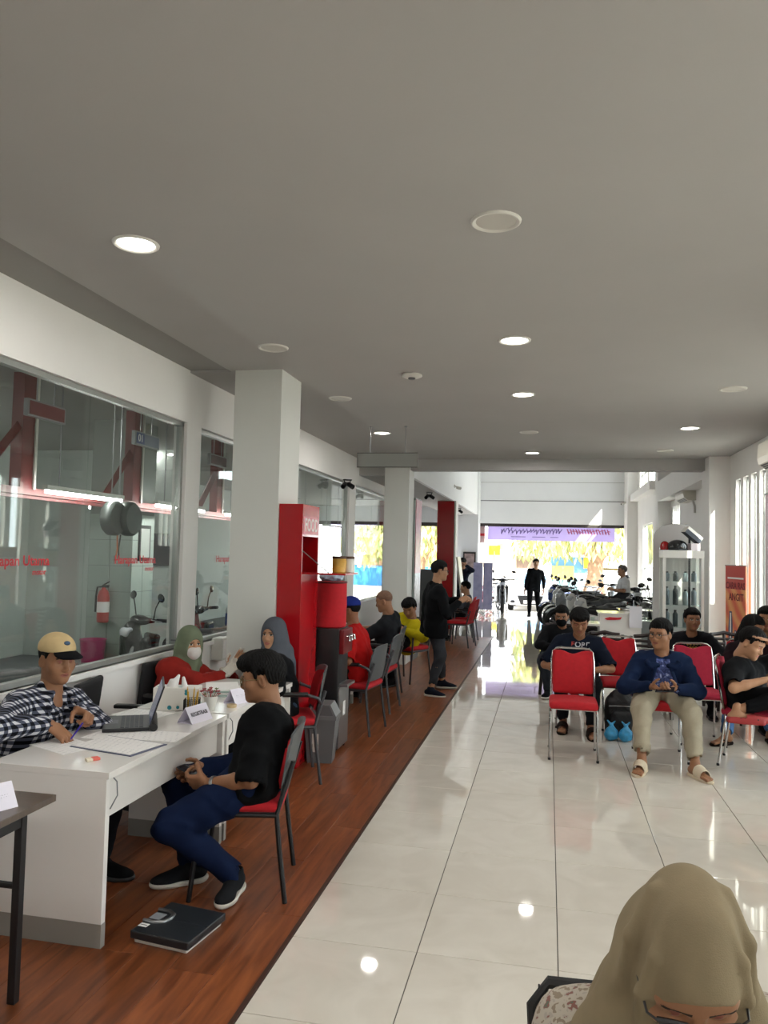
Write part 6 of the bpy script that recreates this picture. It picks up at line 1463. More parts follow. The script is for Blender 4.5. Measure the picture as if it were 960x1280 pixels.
    if trousers is not None:
        pr = [C_(hip+rt*0.07, hip-rt*0.07, 0.108*g*s, 0.108*g*s, 0.05)]; cut = [C_(hip+up*0.19-rt*0.15, hip+up*0.19+rt*0.15, 0.14, 0.14, 0.0, '-')]
        for k in 'rl':
            hj, kn, an = Lg[k][:3]; e = kn+(an-kn)*cuff; lw = leg_w*s
            pr += [C_(hj, kn, 0.096*lw*g**0.5, 0.070*lw, 0.03), C_(kn, e, 0.070*lw, 0.052*lw, 0.03)]
            d = N3(an-kn); cut.append(C_(e+d*0.025, e+d*0.14, 0.044*lw, 0.06*lw, 0.004, '-'))
        sdf_obj('trousers', pr+cut, trousers, t, 0.0125 if near else 0.02, wrinkle(0.005 if near else 0.003, 24, seed+1))
    if shoe is not None:
        for k, q in (('r', 1), ('l', -1)):
            hj, kn, an, fy, ft = Lg[k]
            Mf = Matrix.Translation(an) @ Matrix(Euler((0, 0, fy)).to_matrix().to_4x4()) @ Matrix(Euler((ft, 0, 0)).to_matrix().to_4x4()) @ Matrix.Scale(s, 4)
            def put(nm, me, m, par=None):
                o = link(nm, me, None, t if par is None else par)
                if len(me.materials) == 0: me.materials.append(m)
                o.material_slots[0].link = 'OBJECT'; o.material_slots[0].material = m
                if par is None: o.matrix_local = Mf
                return o
            if shoe[0] == 'sneaker':
                u = put('shoe', SHOE_U, shoe[1]); put('sole', SHOE_S, shoe[2], u); put('laces', LACE, shoe[3] if len(shoe) > 3 else shoe[2], u)
            elif shoe[0] == 'slide':
                u = put('sandal', SLIDE_S, shoe[1]); put('strap', SLIDE_T, shoe[1], u)
            elif shoe[0] == 'flipflop':
                u = put('sandal', SLIDE_S, shoe[1])
                fm = MB().tube([(-0.04, 0.02, -0.07), (-0.03, 0.07, -0.045), (-0.014, 0.125, -0.06)], 0.006, 5).tube([(0.04, 0.02, -0.07), (0.02, 0.08, -0.042), (-0.014, 0.125, -0.06)], 0.006, 5).mesh(); put('strap', fm, shoe[1], u)
    info = dict(t=t, Hc=Hc, Mh=Mh, neck=neck, up=up, rt=rt, fw=fw, chest=chest, waist=waist, hip=hip, sh=sh, A=A, Lg=Lg, W=W, M4=M4, on_head=on_head, s=s, g=g, near=near, body=body, shirt=sh_o, Rw=Rw)
    return info
def head_pt(I, p): return I['Hc']+I['Mh']@(np.asarray(p, float)*I['s'])
def add_glasses(I, m): return I['on_head']('glasses', GLASSES, m)
def add_cap(I, m, mb_):
    c = I['on_head']('cap', CAP_C, m); b = I['on_head']('brim', CAP_B, mb_, c); return c
def add_hijab(I, m, drape=0.16, back=0.10, face=(0.056, 0.075), wide=1.0, name='headscarf', low=0.0, res=0.008, hw=1.0, extra_prims=None):
    """scarf wrapped over head, neck and shoulders with an oval face opening"""
    Hc, Mh, s = I['Hc'], I['Mh'], I['s']; up, rt, fw, neck = I['up'], I['rt'], I['fw'], I['neck']
    P = lambda x, y, z: head_pt(I, (x, y, z))
    pr = [E_(P(0, -0.014, 0.034), (0.094*s*hw, 0.112*s, 0.104*s), Mh, 0.02), E_(P(0, 0.004, -0.045), (0.088*s*hw, 0.096*s, 0.098*s), Mh, 0.05),
          C_(P(0, -0.02, -0.07), neck+up*0.01, 0.088*s, 0.090*s, 0.05), C_(P(0, -0.05, -0.05), neck-fw*0.05-up*0.06, 0.085*s, 0.085*s, 0.05)]
    for k, q in (('r', 1), ('l', -1)):
        e = I['sh'][k]-rt*q*0.045+up*0.012
        pr += [C_(neck+up*0.005, e-up*low, 0.085*s*wide, 0.066*s, 0.05)]
    pr += [C_(neck+fw*0.03, neck+fw*(0.075)-up*drape, 0.085*s*wide, 0.075*s*wide, 0.05), C_(neck-fw*0.03, neck-fw*0.045-up*back, 0.085*s*wide, 0.085*s, 0.05)]
    if extra_prims: pr += extra_prims(I, P)
    pr.append(E_(P(0, 0.115, -0.022), (face[0]*s, 0.085*s, face[1]*s), Mh, 0.014, '-'))
    Mi = Mh.T; h = Hc
    def post(D, X, Y, Z):
        x = Mi[0, 0]*(X-h[0])+Mi[0, 1]*(Y-h[1])+Mi[0, 2]*(Z-h[2]); y = Mi[1, 0]*(X-h[0])+Mi[1, 1]*(Y-h[1])+Mi[1, 2]*(Z-h[2]); z = Mi[2, 0]*(X-h[0])+Mi[2, 1]*(Y-h[1])+Mi[2, 2]*(Z-h[2])
        rr = np.sqrt(x*x+(z+0.02)**2); lowm = np.clip((-z-0.03)/0.12, 0, 1)
        fold = 0.0045*np.sin(70*rr-25*y+4*np.arctan2(x, z+0.3))*(0.25+0.75*lowm)+0.004*np.sin(38*x+60*z+30*y)*lowm
        return D+fold*(0.6+0.0*X)
    return sdf_obj(name, pr, m, I['t'], res, post)
def chest_text(I, txt, size, m, up_off=0.0, name='print', mirror=False, **kw):
    """lettering laid on the chest of the shirt"""
    me = text_mesh(txt, size, 0.0, True, **kw)
    o = I['shirt']; bv = BVHTree.FromPolygons([v.co.copy() for v in o.data.vertices], [tuple(p.vertices) for p in o.data.polygons])
    c, rt, fw, up = I['chest']+I['up']*up_off, I['rt'], I['fw'], I['up']
    for v in me.vertices:
        # seen from the front, the wearer's right is on the viewer's left
        p = c-rt*v.co.x+up*v.co.y+fw*0.5
        h = bv.ray_cast(Vector(p), Vector(-fw))
        q = h[0]+Vector(fw)*0.003 if h[0] is not None else Vector(p-fw*0.39)
        v.co = q
    return link(name, me, m, o)
def held_box(I, name, c, size, f, up, m, world=True):
    R = basis(f, up); M = Matrix(R.tolist()).to_4x4(); M.translation = Vector(c)
    return MB().box(-size[0]/2, size[0]/2, -size[1]/2, size[1]/2, -size[2]/2, size[2]/2, min(size)*0.2, M=M)

def front_panel(I, m, w0, w1, v0=-0.1, v1=1.0, y0=0.0):
    """give the front strip of the shirt another cloth: half width w0 at the hem to w1 at the neck"""
    me = I['shirt'].data; me.materials.append(m); k = len(me.materials)-1
    n = len(me.polygons); c = np.zeros(n*3, np.float32); me.polygons.foreach_get('center', c); c = c.reshape(-1, 3)-I['hip']
    u, v, f = c@I['rt'], (c@I['up'])/np.linalg.norm(I['neck']-I['hip']), c@I['fw']
    mi = np.zeros(n, np.int32); me.polygons.foreach_get('material_index', mi)
    mi[(f > y0) & (np.abs(u) < w0+(w1-w0)*np.clip(v, 0, 1)) & (v > v0) & (v < v1)] = k
    me.polygons.foreach_set('material_index', mi); me.update()
def on_front(I, u, v, off=0.0):
    """point on the front surface of the shirt, u metres to the wearer's right, v fraction of torso height"""
    if '_bv' not in I:
        o = I['shirt']; I['_bv'] = BVHTree.FromPolygons([q.co.copy() for q in o.data.vertices], [tuple(p.vertices) for p in o.data.polygons])
    p = I['hip']+I['rt']*u+(I['neck']-I['hip'])*v+I['fw']*0.6
    h = I['_bv'].ray_cast(Vector(p), Vector(-I['fw']))
    return np.array(h[0])+I['fw']*off if h[0] is not None else p-I['fw']*0.48
# ------------------------------------------------------------------ people
def cloth(name, col, **k): return mat('cloth_'+name, col, k.pop('rough', 0.85), var=k.pop('var', 0.10), vscale=k.pop('vscale', 12), bump=k.pop('bump', 0.25), bscale=k.pop('bscale', 500), spec=0.10)
BLK = cloth('black', '#0f1013'); BLK2 = cloth('soft_black', '#17181c'); NAVY = cloth('navy', '#141a28'); JEAN = cloth('blue_jeans', '#101c38', vscale=18); DENIM = cloth('dark_denim', '#34363b', vscale=16); CHAR = cloth('charcoal', '#25272b')
def check_color(N, L, tc):
    sep = N.new('ShaderNodeSeparateXYZ'); L.new(tc.outputs['Object'], sep.inputs['Vector'])
    def stripe(sock, f, ph=0.0):
        m = N.new('ShaderNodeMath'); m.operation = 'MULTIPLY_ADD'; m.inputs[1].default_value = f; m.inputs[2].default_value = ph; L.new(sock, m.inputs[0])
        fr = N.new('ShaderNodeMath'); fr.operation = 'FRACT'; L.new(m.outputs[0], fr.inputs[0])
        g = N.new('ShaderNodeMath'); g.operation = 'GREATER_THAN'; g.inputs[1].default_value = 0.45; L.new(fr.outputs[0], g.inputs[0]); return g.outputs[0]
    a = N.new('ShaderNodeMath'); a.operation = 'ADD'; L.new(sep.outputs['X'], a.inputs[0]); L.new(sep.outputs['Y'], a.inputs[1])
    s1, s2 = stripe(a.outputs[0], 26.0), stripe(sep.outputs['Z'], 30.0)
    ad = N.new('ShaderNodeMath'); ad.operation = 'ADD'; L.new(s1, ad.inputs[0]); L.new(s2, ad.inputs[1])
    dv = N.new('ShaderNodeMath'); dv.operation = 'MULTIPLY'; dv.inputs[1].default_value = 0.5; L.new(ad.outputs[0], dv.inputs[0])
    r = N.new('ShaderNodeValToRGB'); L.new(dv.outputs[0], r.inputs['Fac']); r.color_ramp.interpolation = 'CONSTANT'
    e = r.color_ramp.elements; e[0].color = (*hexc('#c9cad0'), 1); e[1].position = 0.75; e[1].color = (*hexc('#0d0f17'), 1)
    m2 = e.new(0.25); m2.color = (*hexc('#4c5060'), 1)
    return r.outputs['Color']
CHECK = ramp_mat('cloth_gingham', check_color, 0.85, 0.2)
def floral_color(N, L, tc):
    v = N.new('ShaderNodeTexVoronoi'); v.inputs['Scale'].default_value = 75.0; L.new(tc.outputs['Object'], v.inputs['Vector'])
    n = N.new('ShaderNodeTexNoise'); n.inputs['Scale'].default_value = 70.0; L.new(tc.outputs['Object'], n.inputs['Vector'])
    r = N.new('ShaderNodeValToRGB'); L.new(n.outputs['Fac'], r.inputs['Fac']); r.color_ramp.interpolation = 'CONSTANT'
    e = r.color_ramp.elements; e[0].color = (*hexc('#847768'), 1); e[1].position = 0.62; e[1].color = (*hexc('#7d5850'), 1)
    q = e.new(0.40); q.color = (*hexc('#a89f92'), 1); q = e.new(0.55); q.color = (*hexc('#9c948a'), 1); q = e.new(0.70); q.color = (*hexc('#5f6558'), 1)
    return r.outputs['Color']
FLORAL = ramp_mat('cloth_floral', floral_color, 0.85, 0.2)
def wavy_color(N, L, tc):
    n = N.new('ShaderNodeTexNoise'); n.inputs['Scale'].default_value = 16.0; n.inputs['Detail'].default_value = 6; n.inputs['Distortion'].default_value = 2.2; L.new(tc.outputs['Object'], n.inputs['Vector'])
    r = N.new('ShaderNodeValToRGB'); L.new(n.outputs['Fac'], r.inputs['Fac'])
    e = r.color_ramp.elements; e[0].position = 0.38; e[0].color = (*hexc('#252b50'), 1); e[1].position = 0.62; e[1].color = (*hexc('#5a68a0'), 1); q = e.new(0.66); q.color = (*hexc('#aab2d6'), 1)
    return r.outputs['Color']
WAVY = ramp_mat('cloth_wavy_blue', wavy_color, 0.85, 0.2)
SN_BLK = ('sneaker', cloth('shoe_black', '#1c1d20'), mat('sole_white', '#c9c6bd', 0.6), mat('lace_grey', '#55565a', 0.7))
SN_NAVY = ('sneaker', cloth('shoe_navy', '#191d29'), mat('sole_white', '#c9c6bd', 0.6), mat('lace_white', '#b9b6b0', 0.7))
SN_DARK = ('sneaker', cloth('shoe_dark', '#141416'), mat('sole_dark', '#2a2a2c', 0.6))
FB, FL, FR_ = PI, PI/2, -PI/2    # facing the viewer, left, right
GP = 'people at the desks'; GW = 'people waiting on the red chairs'

# man in checked shirt and cap
I = person('man in black and white checked shirt and beige cap writing at the desk', (-2.66, 3.74), FR_-0.28, (-2.545, 3.75, 1.125), 0.56, (-0.16, 0.14, 0), s=1.02, g=1.15,
           arms={'r': ((-2.43, 3.545, 0.835), (0.0, -1, -0.1), 'grip', ((0.1, 0.1, -1), (0.80, 0.05, -0.55))), 'l': ((-2.445, 3.80, 0.855), (0.1, 1, -0.6), 'fist', ((0, -0.6, -0.8), (0.8, -0.35, -0.1)))},
           legs={'r': ((-2.28, 3.52, 0.09), (0.6, 0, 1), FR_), 'l': ((-2.28, 3.80, 0.09), (0.6, 0, 1), FR_)}, skin='tan', shirt=CHECK, trousers=BLK2, shoe=SN_DARK, hair='under_cap', sleeve='long', group=GP, eyes_down=True)
cap = add_cap(I, cloth('cap_beige', '#c4ac80'), BLK)
lg_ = sdf_mesh([E_((0.0, 0.072, 0.100), (0.018, 0.014, 0.012))], 0.004); o = link('emblem', np_mesh(*lg_), mat('emblem_blue', '#2d4a66', 0.6), cap)
for q in (-1, 1):
    a = on_front(I, 0.035*q, 0.80, 0.004); b = I['neck']+I['rt']*0.066*q+I['up']*0.035; c = on_front(I, 0.085*q, 0.86, 0.004)
    sdf_obj('collar', [C_(a, b, 0.012, 0.015, 0.02), C_(a, c, 0.012, 0.012, 0.02), C_(b, c, 0.015, 0.012, 0.02), C_(b, I['neck']-I['fw']*0.07+I['up']*0.04, 0.016, 0.018, 0.02)], CHECK, I['t'], 0.007)
pen = tag(MB().tube([(0, 0, 0), (0.05, 0.012, 0.075)], 0.004, 6).tube([(0.05, 0.012, 0.075), (0.06, 0.0145, 0.09)], 0.0042, 6).build('pen', mat('pen_violet', '#3a2aa0', 0.35), None, (-2.33, 3.56, 0.752), (0, 0, 0.3)), 'violet pen held by the man in the cap', 'pen')
# woman in red, green headscarf and mask
I = person('woman in red gown, sage headscarf and white face mask behind the tissue box', (-2.68, 5.50), FR_-0.42, (-2.665, 5.59, 1.005), 0.54, (-0.25, 0.10, 0), s=0.98, g=1.28,
           arms={'r': ((-2.40, 5.62, 0.77), (-0.2, -1, -0.2), 'relax', ((-0.3, 0.5, -0.6), (0.25, 0.9, 0.45))), 'l': ((-2.42, 5.76, 0.775), (0.2, 1, -0.3), 'relax', ((0, -1, -0.2), (0.4, 0.5, 0.7)))},
           legs={'r': ((-2.3, 5.2, 0.09), (0.6, 0, 1), FR_), 'l': ((-2.3, 5.5, 0.09), (0.6, 0, 1), FR_)}, skin='light', shirt=cloth('red_gown', '#8a2620'), trousers=BLK2, shoe=SN_DARK, hair='none', sleeve='long', group=GP, neck_open=False)
add_hijab(I, cloth('sage', '#6e7762', bump=0.15), 0.13, 0.10, (0.054, 0.070))
I['on_head']('face_mask', MASK, mat('mask_white', '#cfc9c4', 0.8, bump=0.2, bscale=80))
for k in 'rl':
    el, wr, hd, hp = I['A'][k]; d = N3(wr-el); f = N3(I['Rw']@np.asarray(hp[1], float)); pn = I['Rw']@np.asarray(hp[0], float)
    V, Q = HANDS[hd]; V = V.copy()*1.09
    if k == 'l': V[:, 0] *= -1; Q = Q[:, ::-1]
    g_ = link('glove', np_mesh(xf(V, basis(f, -pn), wr+f*0.012, I['s']), Q), mat('glove_white', '#c9c3b8', 0.7), I['t'])
    sdf_obj('glove_cuff', [C_(wr-d*0.05, wr+f*0.02, 0.034, 0.031, 0.01)], mat('glove_white', '#c9c3b8', 0.7), g_, 0.007)
# woman in slate headscarf
I = person('woman in black top and slate headscarf seated beside the column', (-1.98, 5.80), FL+0.35, (-2.075, 5.80, 1.078), 0.54, (0.98, 0.05, 0), s=0.97, g=1.15,
           arms={'r': ((-2.18, 5.72, 0.70), (0.3, 0.8, -0.3)), 'l': ((-2.12, 5.55, 0.70), (0.6, -0.8, -0.3))}, legs={'r': ((-2.20, 5.86, 0.09), (-0.5, 0, 1), FL+0.3), 'l': ((-2.22, 5.66, 0.09), (-0.5, 0, 1), FL+0.3)},
           skin='light', shirt=BLK, trousers=cloth('mid_denim', '#2d3b4c'), shoe=SN_DARK, hair='none', sleeve='long', group=GP, neck_open=False)
add_hijab(I, cloth('slate', '#50545c', bump=0.15), 0.12, 0.16, (0.055, 0.080), wide=1.15)
# young man in black in the foreground
I = person('young man in black shirt and blue jeans seated sideways holding a phone', (-1.47, 3.92), FL+0.18, (-1.50, 4.02, 1.045), 0.555, (0.04, 0.18, 0), s=1.05, g=1.24,
           arms={'l': ((-1.655, 3.735, 0.555), (0.75, -0.5, -0.3), 'grip', ((0.0, 0.9, 0.4), (-0.95, 0.25, -0.1))), 'r': ((-1.745, 3.93, 0.56), (0.6, 0.8, -0.2), 'grip', ((0, -0.9, 0.3), (-0.8, -0.35, -0.15)))},
           legs={'l': ((-1.525, 3.80, 0.095), (-1, -0.62, 0.25), FB+0.05), 'r': ((-1.79, 3.86, 0.095), (-1, 0.0, 0.5), FB-0.9)}, skin='tan', shirt=cloth('deep_black', '#0a0b0d'), trousers=JEAN, shoe=SN_BLK, hair='fringe', sleeve='short', sleeve_frac=1.0, group=GP, leg_w=1.10, cuff=0.97)
add_glasses(I, mat('gold_wire', '#8a7a55', 0.3, metal=0.8))
el, wr = I['A']['l'][0], I['A']['l'][1]; d = N3(el-wr); w0 = wr+d*0.035
wt = MB().lathe([(0.030, -0.010), (0.033, -0.008), (0.033, 0.008), (0.030, 0.010)], 20, M=Matrix.Translation(w0) @ Vector(d).to_track_quat('Z', 'Y').to_matrix().to_4x4(), cap=False).build('watch_strap', M_STEEL, I['t'])
MB().lathe([(0.016, 0.030), (0.016, 0.038), (0.013, 0.040)], 16, M=Matrix.Translation(w0) @ Vector(N3(np.cross(d, (0, 1, 0)))).to_track_quat('Z', 'Y').to_matrix().to_4x4()).build('watch_face', mat('watch_silver', '#b5b5b0', 0.25, metal=0.7), wt)
el, wr = I['A']['r'][0], I['A']['r'][1]; d = N3(el-wr); w0 = wr+d*0.03
MB().lathe([(0.029, -0.005), (0.032, 0), (0.029, 0.005)], 18, M=Matrix.Translation(w0) @ Vector(d).to_track_quat('Z', 'Y').to_matrix().to_4x4(), cap=False).build('bracelet', M_BLACKP, I['t'])
def phone(c, f, up, label, group='phones in hands'):
    M = Matrix(basis(f, up).tolist()).to_4x4(); M.translation = Vector(c)
    t = thing('smartphone', label, 'phone', (0, 0, 0), 0, group); t.matrix_world = M
    MB().box(-0.036, 0.036, -0.075, 0.075, -0.004, 0.004, 0.002).build('case', M_BLACKP, t); MB().box(-0.033, 0.033, -0.071, 0.071, 0.0038, 0.0046).build('screen', mat('phone_screen', '#1c2230', 0.08), t)
    return t
phone((-1.79, 3.83, 0.575), (-0.8, 0.1, 0.25), (0.3, 0.0, 0.95), 'black phone in the hands of the young man in black')
# man in red shirt and blue cap
I = person('man in red shirt and blue cap seated behind the water dispenser', (-1.80, 7.52), FL-0.05, (-1.925, 7.58, 1.150), 0.55, (0.0, 0.15, 0), s=1.0, g=1.1, lod='hi',
           arms={'l': ((-2.03, 7.38, 0.79), (0.6, -0.6, -0.6)), 'r': ((-2.12, 7.62, 0.79), (0.6, 0.6, -0.6))}, legs={'l': ((-2.16, 7.42, 0.09), (-0.6, 0, 1), FL), 'r': ((-2.16, 7.66, 0.09), (-0.6, 0, 1), FL)},
           skin='dark', shirt=cloth('red_tee', '#a51616'), trousers=BLK, shoe=SN_DARK, hair='under_cap', group=GP)
add_cap(I, cloth('cap_blue', '#22307c'), cloth('cap_blue', '#22307c'))
sdf_obj('bag_strap', [C_(I['sh']['l']+I['fw']*0.07, I['chest']+I['fw']*0.108, 0.014, 0.014, 0.01), C_(I['chest']+I['fw']*0.108, I['waist']+I['fw']*0.10+I['rt']*0.07, 0.014, 0.014, 0.01)], BLK, I['t'], 0.008)
# bald man
I = person('bald man in dark grey shirt reaching over the desk', (-1.90, 9.30), FL-0.1, (-1.915, 9.20, 1.145), 0.55, (0.05, 0.30, 0), s=1.02, g=1.18, lod='lo',
           arms={'l': ((-2.34, 9.10, 0.80), (0.2, -0.6, -0.8)), 'r': ((-2.3, 9.4, 0.80), (0.2, 0.6, -0.8))}, legs={'l': ((-2.25, 9.18, 0.09), (-0.6, 0, 1), FL), 'r': ((-2.25, 9.42, 0.09), (-0.6, 0, 1), FL)},
           skin='tan', shirt=cloth('grey_tee', '#202226'), trousers=BLK2, shoe=SN_DARK, hair='bald', hair_m=mat('stubble', '#6b4a36', 0.6, var=0.2, vscale=60), group=GP)
# man in yellow jacket
I = person('man in yellow and dark jacket looking down, seated in an armchair', (-1.91, 10.52), PI-0.55, (-1.818, 10.42, 0.985), 0.55, (0.35, 0.45, 0.1), s=1.02, g=1.28, lod='hi',
           arms={'r': ((-1.98, 10.22, 0.72), (-0.9, 0.3, -0.2)), 'l': ((-1.82, 10.16, 0.72), (0.9, 0.2, -0.3))}, legs={'r': ((-2.12, 10.16, 0.09), (-0.3, -0.6, 1), PI-0.5), 'l': ((-1.96, 10.02, 0.09), (-0.3, -0.6, 1), PI-0.5)},
           skin='tan', shirt=cloth('yellow_jacket', '#b8a716'), trousers=BLK, shoe=SN_DARK, hair='fringe', sleeve='long', group=GP)
sdf_obj('lap_bag', [E_((0.0, 0.23, 0.72), (0.15, 0.07, 0.08)), C_((-0.13, 0.20, 0.72), (0.13, 0.22, 0.70), 0.06, 0.06, 0.04)], BLK2, I['t'], 0.012, wrinkle(0.004, 30))
sdf_obj('jacket_collar', [C_(I['neck']+I['fw']*0.05+I['rt']*0.05, I['neck']-I['fw']*0.06, 0.028, 0.028, 0.02), C_(I['neck']+I['fw']*0.05-I['rt']*0.05, I['neck']-I['fw']*0.06, 0.028, 0.028, 0.02)], cloth('maroon', '#3a1418'), I['t'], 0.01)
MB().tube([tuple(I['chest']+I['fw']*0.112+I['rt']*x+I['up']*y) for x, y in ((-0.09, 0.05), (-0.03, 0.03), (-0.03, 0.0), (-0.08, 0.01), (-0.06, -0.02))], 0.006, 5).build('emblem', mat('emblem_red', '#c41f2c', 0.4), I['t'])
# standing man in black jacket
I = person('standing man in black jacket and faded jeans seen from behind the aisle', (-1.38, 9.74), FR_+0.42, (-1.315, 9.70, 1.515), 0.855, (-0.05, 0.12, 0), s=0.98, g=1.27,
           arms={'r': ((-1.06, 9.60, 1.15), (-0.2, -0.6, -0.9), 'fist', ((0, 0.8, -0.5), (0.8, 0.3, 0.4))), 'l': ((-1.05, 9.85, 1.16), (-0.2, 0.7, -0.7), 'grip')},
           legs={'r': ((-1.375, 9.50, 0.085), (1, -0.1, 0), FR_-0.25), 'l': ((-1.31, 10.06, 0.085), (1, 0.2, 0), FR_+0.05)}, skin='light', shirt=BLK, trousers=DENIM, shoe=SN_NAVY, hair='short', sleeve='long', cuff=0.78, group=None)
add_glasses(I, M_BLACKP)
sdf_obj('jacket_collar', [C_(I['neck']+I['fw']*0.05+I['rt']*0.045, I['neck']-I['fw']*0.062+I['up']*0.02, 0.024, 0.026, 0.02), C_(I['neck']+I['fw']*0.05-I['rt']*0.045, I['neck']-I['fw']*0.062+I['up']*0.02, 0.024, 0.026, 0.02)], BLK, I['t'], 0.01)
# person in grey, far chairs
I = person('person in grey shirt seated beyond the standing man', (-1.62, 15.66), FL-0.05, (-1.61, 15.62, 1.065), 0.54, (0.0, 0.1, 0), s=0.95, lod='lo', arms={'l': ((-1.85, 15.5, 0.75), (0.5, -0.6, -0.6)), 'r': ((-1.9, 15.75, 0.75), (0.5, 0.6, -0.6))},
           legs={'l': ((-2.0, 15.55, 0.09), (-0.6, 0, 1), FL), 'r': ((-2.0, 15.8, 0.09), (-0.6, 0, 1), FL)}, skin='light', shirt=cloth('mid_grey', '#4e545c'), trousers=BLK2, shoe=SN_DARK, hair='short')
# person taking a picture
I = person('standing person in dark clothes holding a camera to the face', (-2.28, 21.0), PI+0.3, (-2.225, 20.95, 1.50), 0.86, (0, 0, 0), s=0.97, lod='lo', arms={'r': ((-2.27, 20.74, 1.46), (-0.8, 0.1, -0.5), 'grip'), 'l': ((-2.15, 20.76, 1.44), (0.8, 0, -0.5), 'grip')},
           skin='light', shirt=cloth('dark_navy', '#1b2130'), trousers=BLK, shoe=SN_DARK, hair='short', sleeve='long')
cm = thing('hand_camera', 'black camera held up by the person near the far column', 'camera', (-2.20, 20.78, 1.535), 0.3)
MB().box(-0.06, 0.06, -0.025, 0.025, -0.04, 0.04, 0.006).build('camera_body', M_BLACKP, cm); MB().lathe([(0.03, 0), (0.034, 0.04), (0.03, 0.05)], 16, M=rotm(x=PI/2, loc=(0, -0.02, 0))).build('lens', M_BLACKM, cm)
# walking man
I = person('man in black walking in from the street door', (-0.40, 22.35), FB, (-0.335, 22.30, 1.515), 0.87, (0.15, 0.05, 0), s=0.97, g=1.08, lod='lo', arms={'r': ((-0.63, 22.25, 0.80), (-0.25, 0.9, 0)), 'l': ((-0.12, 22.40, 0.80), (0.25, 0.9, 0))},
           legs={'r': ((-0.50, 22.05, 0.085), (0, -1, 0), FB-0.1), 'l': ((-0.25, 22.60, 0.10), (0, -1, 0), FB+0.1, -0.25)}, skin='light', shirt=BLK, trousers=BLK, shoe=SN_DARK, hair='short', sleeve='long')
# man in white among the motorbikes
I = person('grey haired man in white shirt sitting among the motorbikes', (1.66, 18.2), FL+0.2, (1.60, 18.2, 1.44), 0.92, (0.1, 0.0, 0), s=0.98, lod='lo', hem=0.02, arms={'l': ((1.42, 18.0, 1.02), (0.3, -0.8, -0.6)), 'r': ((1.4, 18.35, 1.02), (0.3, 0.8, -0.6))},
           legs={'l': ((1.40, 17.95, 0.30), (-0.8, -0.3, 0.6), FL), 'r': ((1.40, 18.45, 0.30), (-0.8, 0.3, 0.6), FL)}, skin='light', shirt=cloth('white_shirt', '#c9cacc'), trousers=DENIM, shoe=SN_DARK, hair='short', hair_m=M_HAIRG, sleeve='short')
st_ = thing('tall_stool', 'black stool under the man in white', 'stool', (1.66, 18.2, 0))
MB().lathe([(0.15, 0.78), (0.17, 0.80), (0.17, 0.83), (0.15, 0.84)], 20).build('seat', M_BLACKP, st_)
for k in range(4): q = PI/4+k*PI/2; MB().tube([(0.12*math.cos(q), 0.12*math.sin(q), 0.79), (0.2*math.cos(q), 0.2*math.sin(q), 0)], 0.012, 6).build('leg', M_BLACKM, st_)
# man with black face mask
I = person('man in black jacket and black face mask seated behind the others', (0.13, 10.20), FB-0.12, (0.172, 10.12, 0.985), 0.54, (0.0, 0.25, 0), s=1.0, g=1.1, lod='hi', arms={'r': ((0.08, 9.80, 0.62), (-1, 0.3, -0.3)), 'l': ((0.24, 9.80, 0.62), (1, 0.3, -0.3))},
           legs={'r': ((0.02, 9.92, 0.09), (-0.3, -0.8, 1), FB-0.3), 'l': ((0.33, 9.85, 0.09), (0.3, -0.8, 1), FB+0.2)}, skin='tan', shirt=cloth('jacket_black', '#16171a'), trousers=cloth('grey_jeans', '#2f343c'), shoe=('sneaker', BLK2, M_WHITEP), hair='short', sleeve='long', group=GW)
I['on_head']('face_mask', MASK, BLK)
MB().add([tuple(I['chest']+I['fw']*0.13-I['rt']*x+I['up']*y) for x, y in ((0.02, 0.0), (0.10, 0.015), (0.10, 0.035), (0.02, 0.02))], [(0, 1, 2, 3)]).build('chest_mark', M_PAPER, I['t'])
# man in navy shirt with print
I = person('man in navy shirt printed FORE looking down behind the empty red chair', (0.30, 8.42), FB, (0.315, 8.20, 1.075), 0.55, (0.0, 0.42, 0), s=1.03, g=1.2, arms={'r': ((0.17, 8.02, 0.60), (-1, 0.5, -0.2), 'grip'), 'l': ((0.42, 8.00, 0.62), (1, 0.5, -0.2), 'grip')},
           legs={'r': ((0.165, 8.10, 0.098), (-0.25, -1, 1), FB-0.1), 'l': ((0.425, 7.90, 0.098), (0.25, -1, 1), FB+0.1)}, skin='tan', shirt=NAVY, trousers=BLK2, shoe=('slide', cloth('slipper_brown', '#221a16')), hair='fringe', group=GW)
chest_text(I, 'ORE', 0.066, mat('print_white', '#b9bcc4', 0.6), 0.085, sx=1.15).location = Vector(-I['rt']*0.03)
chest_text(I, 'F', 0.066, mat('print_red', '#b03a34', 0.6), 0.085, sx=1.15).location = Vector(I['rt']*0.062)
# man in blue jacket
I = person('man in blue jacket, glasses and cream trousers holding a phone', (0.985, 7.38), FB, (0.968, 7.26, 1.072), 0.555, (-0.60, 0.08, 0), s=1.05, g=1.22, arms={'r': ((0.865, 6.985, 0.655), (-1, 0.5, -0.35), 'grip', ((0.4, 0.2, 0.9), (0.55, -0.75, -0.1))), 'l': ((1.045, 6.975, 0.655), (1, 0.5, -0.35), 'grip', ((-0.4, 0.2, 0.9), (-0.55, -0.75, -0.1)))},
           legs={'r': ((0.765, 6.775, 0.098), (-0.35, -1, 0.9), FB-0.30), 'l': ((1.17, 6.745, 0.098), (0.4, -1, 0.9), FB+0.42)}, skin='tan', shirt=cloth('blue_jacket', '#16233f', bump=0.15), trousers=cloth('cream_trousers', '#a39a87', vscale=8), shoe=('slide', cloth('slide_cream', '#cdbfa8')), hair='short', sleeve='long', group=GW, belly=0.02, leg_w=1.15, cuff=0.82)
add_glasses(I, M_BLACKP)
front_panel(I, WAVY, 0.125, 0.05)
